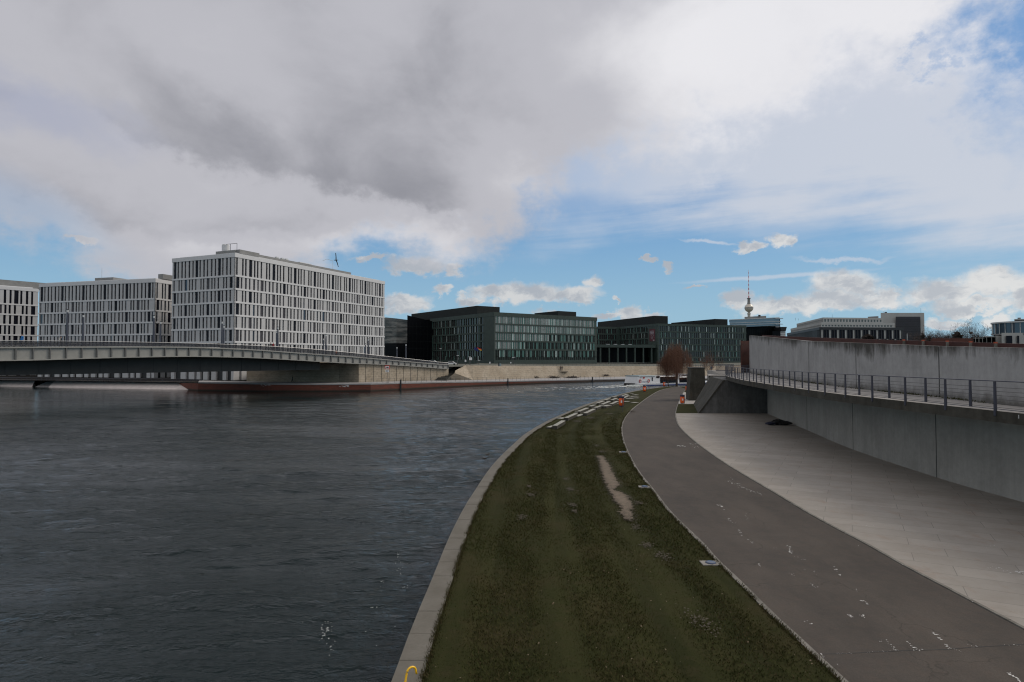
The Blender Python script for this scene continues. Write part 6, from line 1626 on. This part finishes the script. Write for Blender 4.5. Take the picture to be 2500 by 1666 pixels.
for i, (px, yt, w, d, lab) in enumerate([(2338, 809, 34, 230, 'dense dark bare bush between two trees above the parapet'), (2253, 812, 14, 235, 'dark bush at the right foot of the grey slab building'), (2118, 815, 60, 240, 'dark bare hedge before the dark glazed floors of the stepped office'),
        (2268, 820, 14, 228, 'low dark bush left of the red-brown wall'), (2375, 822, 20, 226, 'low dark bush right of the red-brown wall')]):
    q = xy(px, d); r = random.Random(px); mb = MB(); W_ = w/F*d/2; h = zy(yt, px, d)
    for k in range(1500 if w > 20 else 700):
        a = r.gauss(0, .45); x = q.x+a*W_; ztp = 6+(h-6)*max(0.1, 1-a*a*.6)*r.random()**.5; s = r.uniform(.2, .8); an = r.gauss(0, .5)
        mb.face([(x-.035, q.y+r.gauss(0, 1), ztp-s), (x+.035, q.y, ztp-s), (x+math.sin(an)*s, q.y, ztp)])
    mb.box(q.x-.2, q.x+.2, q.y-.2, q.y+.2, 4.9, 8); tag(mb.build('bush', M['hedge']), lab, 'bush', 'dark bushes above the parapet')

# ================================================================ THE BOAT
bp = at(1541, 943, 0.0); bt = thing('excursion_boat', (bp.x, bp.y, 0), 'long white excursion boat with a row of black windows steaming away past the tree', 'boat')
be = at(1722, 936.5, 0.0); bd_ = (be-bp); Lb = bd_.length; bd_.normalize(); bnn = Vector((bd_.y, -bd_.x, 0))
Lb = 46.0
def bb(a0, a1, b0, b1, z0, z1, name, m, parent=None, taper=0.0):
    a0, a1 = a0*.76, a1*.76

    mb = MB(); r0 = [(a0, b1), (a1, b1), (a1, b0), (a0, b0)]; P = [(bp.x+bd_.x*a+bnn.x*b, bp.y+bd_.y*a+bnn.y*b) for a, b in r0]
    P2 = [(bp.x+bd_.x*a+bnn.x*b, bp.y+bd_.y*a+bnn.y*b) for a, b in [(a0+taper, b1-.1), (a1, b1-.1), (a1, b0+.1), (a0+taper, b0+.1)]]
    mb.hexa([(x, y, z0) for x, y in P], [(x, y, z1) for x, y in P2]); o = mb.build(name, M[m] if isinstance(m, str) else m, bt)
    return o
mb = MB(); hp = [(0, -2.4), (.6, -2.5), (30, -2.5), (34, -1.5), (36, 0), (34, 1.5), (30, 2.5), (.6, 2.5), (0, 2.4)]
W2 = lambda a, b: (bp.x+bd_.x*a+bnn.x*b, bp.y+bd_.y*a+bnn.y*b)
hp.reverse(); mb.hexa([(*W2(a*.99+.1, b*.9), -.5) for a, b in hp], [(*W2(a, b), .62) for a, b in hp]); mb.build('hull', M['boat_white'], bt)
mb = MB(); mb.hexa([(*W2(a, b*1.015), .02) for a, b in hp], [(*W2(a*1.001, b*1.02), .26) for a, b in hp]); mb.build('blue_stripe', M['boat_blue'], bt)
bb(-.05, 8.6, -2.35, 2.35, .622, 2.55, 'stern_cabin', 'boat_white', taper=.4)
bb(8.65, 11.2, -2.35, 2.35, .622, 2.62, 'mid_cabin', 'boat_white'); bb(.3, 8.8, -2.45, 2.45, 2.552, 2.72, 'cabin_roof', 'teal_roof')
bb(9.2, 10.9, 2.26, 2.30, 1.95, 2.5, 'cabin_window', 'boat_glass'); bb(11.25, 20.0, -2.3, 2.44, .45, 2.3, 'saloon_glazing', 'boat_glass'); bb(11.2, 20.2, -2.35, 2.35, 2.302, 2.46, 'saloon_roof', 'boat_white')
bb(20.2, 21.4, -2.3, 2.3, .63, 2.5, 'bulkhead', 'boat_white'); bb(21.45, 29, -2.2, 2.2, .63, 2.0, 'fore_glazing', 'boat_glass'); bb(21.4, 29.5, -2.35, 2.35, 2.002, 2.16, 'fore_roof', 'boat_white'); bb(24, 28, -1.6, 1.6, 2.2, 2.9, 'wheelhouse', 'boat_white'); bb(24.2, 27.8, 1.56, 1.60, 2.35, 2.75, 'wheelhouse_window', 'boat_glass')
mb = MB()
for k in range(26): x, y = W2(6.7+k*.335, 2.1); mb.tube([(x, y, 2.45), (x, y, 2.95)], .025, 4)
mb.tube([(*W2(6.7, 2.1), 2.95), (*W2(15.2, 2.1), 2.95)], .025, 4); mb.build('roof_railing', M['thin_iron'], bt)
for a, nm_ in ((.8, 0), (4.0, 1)):
    mb = MB(); cx_, cy_ = W2(a, 2.42); pts = []
    for k in range(13): g_a = 6.283*k/12; pts.append((cx_+bd_.x*.34*math.cos(g_a), cy_+bd_.y*.34*math.cos(g_a), 1.35+.38*math.sin(g_a)))
    mb.tube(pts, .08, 6, cap=False); mb.build('lifebuoy', M['boat_red'], bt)
bb(2.6, 3.3, 2.30, 2.36, 1.95, 2.4, 'emblem', 'boat_red'); bb(1.9, 4.6, 2.30, 2.40, 1.05, 1.2, 'name_board', 'boat_blue'); bb(6.9, 7.5, 2.26, 2.34, 1.3, 2.2, 'door_window', 'boat_glass'); bb(1.4, 1.7, 2.26, 2.33, 2.1, 2.3, 'porthole', 'boat_blue')
bb(3.4, 3.6, -2, -1.9, 2.7, 3.1, 'flag_staff', 'black')
for k, a in enumerate((-1.2,)): bb(-1.4, -.2, -1.6, 1.6, .1, .75, 'swim_platform', 'black')
# wake
wk = MB(); r = random.Random(14)
for k in range(900):
    a = -abs(r.gauss(0, 1))**1.35*13; sp_ = .8+abs(a)*.045; b = (1.8 if r.random() < .55 else -1.8)*(1+abs(a)*.035)+r.gauss(0, sp_*.5)
    if r.random() > math.exp(a/16)+.05: continue
    x, y = W2(a, b); s = r.uniform(.06, .34)*(1.2 if a > -6 else .8); an = r.gauss(0, .3); z = .03+(.25*r.random() if a > -4 else .0)
    wk.face([(x-s*1.6, y, z), (x, y-s*.5, z+.01), (x+s*1.6, y+r.gauss(0, .1), z), (x, y+s*.5, z+.03)])
for k in range(260):
    a = r.uniform(-3.5, 1.0); x, y = W2(a, 2.5+r.gauss(0, .45)); s = r.uniform(.1, .35); z = .05+.35*r.random(); wk.face([(x-s, y, z-s*.4), (x+s, y, z-s*.4), (x+s*.5, y+.1, z+s*.3), (x-s*.6, y, z+s*.3)])
tag(wk.build('wake', M['foam']), 'white foaming wake behind the boat', 'wake', kind='stuff')
# flecks of foam drifting near the quay
wk = MB(); r = random.Random(18)
for (x0, x1, y0, y1, n) in [(905, 925, 1462, 1484, 34), (925, 945, 1415, 1462, 20), (965, 985, 1340, 1405, 24), (975, 995, 1425, 1440, 6), (785, 812, 1518, 1560, 34), (795, 820, 1560, 1600, 10), (700, 1000, 1300, 1640, 16)]:
    for k in range(n):
        p = at(r.uniform(x0, x1)-(0 if n < 16 else 0), r.uniform(y0, y1), .02); s = r.uniform(.006, .02); wk.face([(p.x+s*math.cos(q)*r.uniform(.5, 1.3), p.y+s*math.sin(q)*r.uniform(.5, 1.3), .02) for q in (0, 1.2, 2.5, 3.8, 5.0)])
tag(wk.build('foam_flecks', M['foam']), 'small white foam flecks drifting near the quay edge', 'foam', kind='stuff')
# ================================================================ PEOPLE, BIRDS AND SMALL THINGS
def body(pose, height, name='person'):
    # one continuous skinned surface: joints as vertices with radii; x right, y forward (facing), z up; unit = body height
    J = {'pelvis': (0, 0, .52, .085, .065), 'waist': (0, .0, .60, .075, .058), 'chest': (0, .0, .72, .095, .065), 'neck': (0, .005, .835, .032, .034), 'jaw': (0, .015, .875, .036, .044), 'head': (0, .01, .93, .043, .054), 'crown': (0, .0, .975, .03, .036)}
    for s, n in ((-1, 'l'), (1, 'r')):
        J['hip'+n] = (s*.05, 0, .49, .055, .055); J['sho'+n] = (s*.10, 0, .80, .034, .034)
        for part, rad in (('knee', .038), ('ankle', .024), ('toe', .02), ('elbow', .024), ('wrist', .017), ('hand', .018)):
            x, y, z = pose[part+n]; J[part+n] = (x, y, z, rad, rad)
    E = [('pelvis', 'waist'), ('waist', 'chest'), ('chest', 'neck'), ('neck', 'jaw'), ('jaw', 'head'), ('head', 'crown')]
    for n in 'lr': E += [('pelvis', 'hip'+n), ('hip'+n, 'knee'+n), ('knee'+n, 'ankle'+n), ('ankle'+n, 'toe'+n), ('chest', 'sho'+n), ('sho'+n, 'elbow'+n), ('elbow'+n, 'wrist'+n), ('wrist'+n, 'hand'+n)]
    ks = list(J); me = bpy.data.meshes.new(name)
    me.from_pydata([tuple(c*height for c in J[k][:3]) for k in ks], [(ks.index(a), ks.index(b)) for a, b in E], [])
    o = bpy.data.objects.new('tmp', me); col_.objects.link(o); sk = o.modifiers.new('s', 'SKIN')
    for i, k in enumerate(ks): me.skin_vertices[0].data[i].radius = (J[k][3]*height, J[k][4]*height)
    me.skin_vertices[0].data[0].use_root = True
    ss = o.modifiers.new('d', 'SUBSURF'); ss.levels = ss.render_levels = 1
    dg = bpy.context.evaluated_depsgraph_get(); m2 = bpy.data.meshes.new_from_object(o.evaluated_get(dg)); bpy.data.objects.remove(o)
    return m2
walk = {'kneel': (-.055, .10, .29), 'anklel': (-.05, .12, .04), 'toel': (-.055, .20, .02), 'kneer': (.055, .02, .27), 'ankler': (.05, -.13, .07), 'toer': (.055, -.07, .015),
        'elbowl': (-.135, -.07, .65), 'wristl': (-.13, .0, .52), 'handl': (-.125, .03, .48), 'elbowr': (.135, .03, .64), 'wristr': (.12, .10, .53), 'handr': (.11, .13, .49)}
stand = {'kneel': (-.055, .01, .27), 'anklel': (-.06, .0, .04), 'toel': (-.065, .08, .02), 'kneer': (.055, .01, .27), 'ankler': (.06, .0, .04), 'toer': (.065, .08, .02),
         'elbowl': (-.135, -.01, .64), 'wristl': (-.13, .05, .52), 'handl': (-.12, .07, .48), 'elbowr': (.135, -.01, .64), 'wristr': (.13, .05, .52), 'handr': (.12, .07, .48)}
skin = mat('skin', (0.42, 0.24, 0.17), .6)
def person(loc, rz, pose, jacket, trousers, label, h=1.75, hair=(.03, .02, .015), bag=None):
    m2 = body(pose, h); mats = [mat('jacket', jacket, .8), mat('trousers', trousers, .85), skin, mat('shoes', (.02, .02, .02), .6)]
    for q in mats: m2.materials.append(q)
    for p in m2.polygons:
        z = p.center.z/h; x = abs(p.center.x/h)
        p.material_index = 3 if z < .045 else 1 if z < .50 and x < .105 else 2 if (z > .845 or (z < .515 and x > .105)) else 0
        p.use_smooth = True
    o = bpy.data.objects.new('person', m2); col_.objects.link(o); o.location = loc; o.rotation_euler = (0, 0, rz); tag(o, label, 'person', None)
    mb = MB(); mb.lathe((0, -.004*h, .925*h), [(.046*h, 0), (.050*h, .02*h), (.042*h, .05*h), (.015*h, .068*h)], 10); mb.v = [(x, y*1.2-.006*h, z) for x, y, z in mb.v]
    hr = mb.build('hair', mat('hair', hair, .7), None, True); hr.parent = o
    mb = MB(); mb.v = []; mb.lathe((0, .058*h, .912*h), [(.006*h, -.012*h), (.010*h, -.006*h), (.004*h, .012*h)], 6); nz = mb.build('nose', skin, None, True); nz.parent = o
    mb = MB()
    for s in (-1, 1): mb.lathe((s*.018*h, .050*h, .935*h), [(.004*h, -.003*h), (.006*h, 0), (.004*h, .003*h)], 6)
    ey = mb.build('eyes', M['black'], None); ey.parent = o
    if bag:
        mb = MB(); mb.box(-.07*h, .07*h, -.13*h, -.062*h, .62*h, .80*h); bg_ = mb.build('rucksack', mat('rucksack', bag, .8), None); bg_.parent = o
    return o
def on_bridge(px, ypx_unused, off):
    u = (px-CX)/F; p0 = bn(0)+BN*off; t = (u*p0.y-p0.x)/(BD.x-u*BD.y); p = p0+BD*t; n = t/((bn(1)-bn(0)).length); return Vector((p.x, p.y, zT(n)-.05)), math.atan2(-BD.x, BD.y)
p, a = on_bridge(53.5, 0, -1.4); person(p, a+math.pi, walk, (.02, .16, .42), (.03, .03, .045), 'person in a bright blue jacket walking over the bridge at the far left', 1.95)
p, a = on_bridge(148, 0, -1.0); person(p, a, walk, (.02, .02, .024), (.03, .03, .03), 'person in dark clothes with a pale rucksack on the bridge left of the tallest lamp', 1.62, bag=(.5, .48, .44))
p, a = on_bridge(661, 0, -1.2); person(p, a, walk, (.02, .018, .022), (.02, .02, .03), 'person in black walking on the bridge beside the one in red', 1.75)
p, a = on_bridge(667, 0, -1.2); person(p, a, walk, (.30, .02, .03), (.02, .02, .03), 'person in a red jacket walking on the bridge before the lit facade', 1.78)
p, a = on_bridge(821, 0, -8); person(p, a, walk, (.75, .16, .02), (.03, .03, .03), 'person in an orange jacket beyond the bridge railing near the open ground floor', 1.8)
c = at(1681, 950.0, Z0); person(c, math.radians(170), walk, (.035, .018, .035), (.02, .02, .03), 'person in a dark plum coat walking on the path beside the concrete pier', 1.78)
for i, px in enumerate((1367.5, 1371.5)):
    k = 3; w = wt[3]; q = atd(px, 903.5, w.y+.9); q.z = w.z-.05
    f = (px-CX)/F; yy_ = wt[3].y; q = Vector((f*wt[3].y*1.0, wt[3].y+.9, wt[3].z-1.35))
    k = [k for k in range(len(wt)-1) if wt[k].x/wt[k].y <= f < wt[k+1].x/wt[k+1].y][0]; a_, b_ = wt[k], wt[k+1]; s_ = (f*a_.y-a_.x)/((b_.x-a_.x)-f*(b_.y-a_.y)); q = a_.lerp(b_, s_)
    person(Vector((q.x-bnn.x*.0, q.y-1.0, q.z-1.6)), math.radians(180), stand, (.015, .015, .022), (.02, .02, .03), ['left', 'right'][i]+' of two people in dark clothes standing atop the far embankment wall', 1.75)
    mb = MB(); 
c = at(717, 934.5, 1.5); person(Vector((c.x, c.y-.8, 1.5)), math.radians(90), walk, (.01, .01, .012), (.01, .01, .012), 'dark figure walking along the quay in the shade under the bridge', 1.7)
mb = MB(); q = at(1369, 922.8, .95)
# ledge the two people stand on
f = (1369.5-CX)/F; k = [k for k in range(len(wt)-1) if wt[k].x/wt[k].y <= f < wt[k+1].x/wt[k+1].y][0]; a_, b_ = wt[k], wt[k+1]; s_ = (f*a_.y-a_.x)/((b_.x-a_.x)-f*(b_.y-a_.y)); q = a_.lerp(b_, s_)
mb.box(q.x-2.2, q.x+2.2, q.y-1.7, q.y+.5, q.z-1.95, q.z-1.6); tag(mb.build('wall_ledge', M['tan']), 'small stone ledge on the embankment wall under the two standing people', 'ledge')

# birds
def bird(name, loc, s, rz, label, mt, cat, flying=False, roll=0):
    t = thing(name, loc, label, cat, None, absolute=False); t.rotation_euler = (0, roll, rz); t.scale = (s, s, s)
    mb = MB(); mb.tube([(0, -.5, .02), (0, -.38, .04), (0, -.15, .09), (0, .1, .10), (0, .26, .12), (0, .33, .24), (0, .40, .26), (0, .50, .24)] if not flying else [(0, -.5, 0), (0, -.3, 0), (0, 0, .0), (0, .25, 0), (0, .38, .02), (0, .52, 0)],
        [.02, .07, .13, .13, .08, .055, .06, .01] if not flying else [.02, .06, .10, .08, .055, .01], 8); mb.build('body', mt, t, True)
    if flying:
        for sd_ in (-1, 1):
            mb = MB(); v = [(sd_*.05, .12, .03), (sd_*.05, -.12, .03), (sd_*.6, -.05, .28), (sd_*.6, .14, .30)]; w = [(sd_*.6, .14, .30), (sd_*.6, -.05, .28), (sd_*1.35, -.20, .12), (sd_*1.3, -.05, .14)]
            for q in (v, w):
                mb.hexa([(x, y, z-.012) for x, y, z in (q if sd_ > 0 else q[::-1])], [(x, y, z+.012) for x, y, z in (q if sd_ > 0 else q[::-1])])
            mb.build('wing', mt, t)
    else:
        for sd_ in (-1, 1):
            mb = MB(); mb.tube([(sd_*.09, .1, .12), (sd_*.13, -.12, .12), (sd_*.06, -.42, .10)], [.05, .07, .01], 6); mb.build('wing', mt, t, True)
gull = mat('gull_grey', (.11, .11, .12), .7); duck = mat('duck_brown', (.045, .035, .028), .7)
q = atd(820.5, 635.5, 40); bird('seagull', (q.x, q.y, q.z), .34, math.radians(75), 'seagull with raised wings flying to the right of the largest white block against the sky', gull, 'bird', True, roll=math.radians(68))
q = at(1190, 1111.5, .0); bird('duck', (q.x, q.y, .0), .42, math.radians(-60), 'dark duck on the water near the quay, the farther of the pair', duck, 'bird')
q = at(1184, 1121, .0); bird('duck', (q.x, q.y, .0), .42, math.radians(-80), 'dark duck on the water near the quay, the nearer of the pair', duck, 'bird')

# flags before the green building, small street furniture on the far bank
def flag(px, ytop, d, cols, lab):
    q = xy(px, d); t = thing('flag', (q.x, q.y, 4.9), lab, 'flag', 'flags before the green building')
    mb = MB(); mb.tube([(q.x, q.y, 4.9), (q.x, q.y, zy(ytop, px, d))], .07, 5); mb.build('flag_pole', M['thin_iron'], t)
    mb = MB(); z1 = zy(ytop+1.5, px, d); n = len(cols); hh = zy(ytop+1.5, px, d)-zy(ytop+8.5, px, d)
    for i in range(n):
        for k in range(4):
            x0, x1 = q.x+.1+k*.42, q.x+.1+(k+1)*.42; w0, w1 = .15*math.sin(k*1.3), .15*math.sin((k+1)*1.3); za, zb_ = z1-hh*i/n-k*.18, z1-hh*(i+1)/n-k*.18
            mb.face([(x0, q.y+w0, zb_), (x1, q.y+w1, zb_-.18), (x1, q.y+w1, za-.18), (x0, q.y+w0, za)], i)
    mb.build('cloth', cols, t)
fb_, fr_, fy_ = mat('flag_black', (.01, .01, .01), .8), mat('flag_red', (.55, .02, .02), .8), mat('flag_gold', (.75, .42, .03), .8)
flag(1165, 844.5, 262, [fb_, fr_, fy_], 'black, red and gold flag on a pole before the nearer green building')
flag(1157.5, 846, 262, [mat('flag_blue', (.015, .025, .14), .8)], 'dark blue flag on a pole left of the black, red and gold flag')
def small(name, px, y0, y1, d, w, m, lab, cat, z0=4.9, group=None):
    q = xy(px, d); t = thing(name, (q.x, q.y, z0), lab, cat, group); w = w/F*d; zb_, zt_2 = zy(y1, px, d), zy(y0, px, d)
    mb = MB(); mb.tube([(q.x, q.y, z0), (q.x, q.y, zb_)], .07, 6); mb.build('pole', M['thin_iron'], t)
    mb = MB(); e = .03; mb.box(q.x-w/2, q.x+w/2, q.y-.12, q.y+.0, zb_, zt_2); mb.box(q.x-w/2-e, q.x+w/2+e, q.y-.09, q.y-.03, zb_-e, zt_2+e); mb.build('panel', m, t)
small('street_sign', 1149, 873.5, 879.5, 200, 6.5, M['sign_white'], 'white sign board on a pole above the faceted end of the embankment', 'sign')
small('traffic_signal', 1136.5, 879, 883.5, 215, 3.2, M['sign_white'], 'small white signal left of the white sign board', 'signal')
small('traffic_signal', 1196, 884, 888.5, 215, 2.4, M['sign_white'], 'small white light at the corner of the nearer green building', 'signal')
small('traffic_signal', 1247, 884.5, 887.5, 225, 2.4, M['sign_white'], 'small white light before the middle of the nearer green building', 'signal')
small('notice_board', 1736, 895.5, 900, 112, 4.2, M['iron'], 'dark notice board by the pale wall behind the stairs', 'board', 4.3)
small('street_sign', 1252, 872.5, 874.5, 230, 2.6, M['pale_metal'], 'pale bracket on a pole before the fins of the nearer green building', 'sign')
small('ticket_kiosk', 1220, 888, 894, 185, 7, mat('kiosk_pale', (.25, .32, .33), .5), 'pale grey-green kiosk on the embankment at the corner of the nearer green building', 'kiosk')
small('advert_pillar', 1218, 886, 894, 183, 2.4, M['black'], 'black post beside the pale kiosk on the embankment', 'post')
for px, yt, d, lab in [(1117, 869, 225, 'grey lamp column above the end of the bridge ramp'), (1146, 872, 225, 'grey lamp column left of the white sign board'), (1075, 852, 255, 'slim lamp column before the black glass wing'), (1169, 881, 215, 'short lamp column right of the white sign board'), (1254.5, 873, 235, 'lamp column before the pale fins of the nearer green building')]:
    q = xy(px, d); t = thing('street_lamp', (q.x, q.y, 4.9), lab, 'street lamp', 'lamp columns on the far bank')
    mb = MB(); mb.tube([(q.x, q.y, 4.9), (q.x, q.y, zy(yt, px, d))], [.12, .08], 6); mb.build('column', M['thin_iron'], t); mb = MB(); mb.tube([(q.x-.3, q.y, zy(yt, px, d)), (q.x+.5, q.y, zy(yt, px, d)+.05)], .12, 6); mb.build('lamp_head', M['pale_metal'], t)
# parked cars glimpsed beyond the bridge ramp
def car(px, d, colr, lab, s=1.0):
    q = xy(px, d); t = thing('parked_car', (0, 0, 0), lab, 'car', 'vehicles beyond the bridge ramp', absolute=False); t.location = (q.x, q.y, 4.9)
    pm = mat('car_paint', colr, .3); side = [(-2.1, .3), (-2.15, .75), (-1.35, .9), (-.8, 1.42), (.75, 1.45), (1.5, .92), (2.1, .8), (2.15, .3)]
    mb = MB()
    mb.hexa([(x, -.85, z) for x, z in side], [(x, .85, z) for x, z in side]); mb.build('body', pm, t)
    mb = MB(); gs = [(-1.1, .93), (-.72, 1.36), (.68, 1.38), (1.2, .93)]; mb.hexa([(x, -.87, z) for x, z in gs], [(x, .87, z) for x, z in gs]); mb.build('windows', M['pane_dark'], t)
    for x in (-1.35, 1.35):
        for y in (-.8, .8): mb = MB(); mb.tube([(x, y-.1, .33), (x, y+.1, .33)], .33, 12); mb.build('wheel', M['black'], t)
    t.scale = (s, s, s); return t
car(1055, 238, (.55, .57, .58), 'pale van-like car beyond the bridge ramp before the black glass wing', 1.15)
car(995, 262, (.5, .5, .52), 'silver car left of the black glass wing', 1.0); car(1101, 225, (.7, .7, .7), 'white car near the top of the far steps', .9)
for o in bpy.data.objects:
    if o.type == 'MESH' and o.data and len(o.data.polygons) == 0: print('EMPTY', o.name)
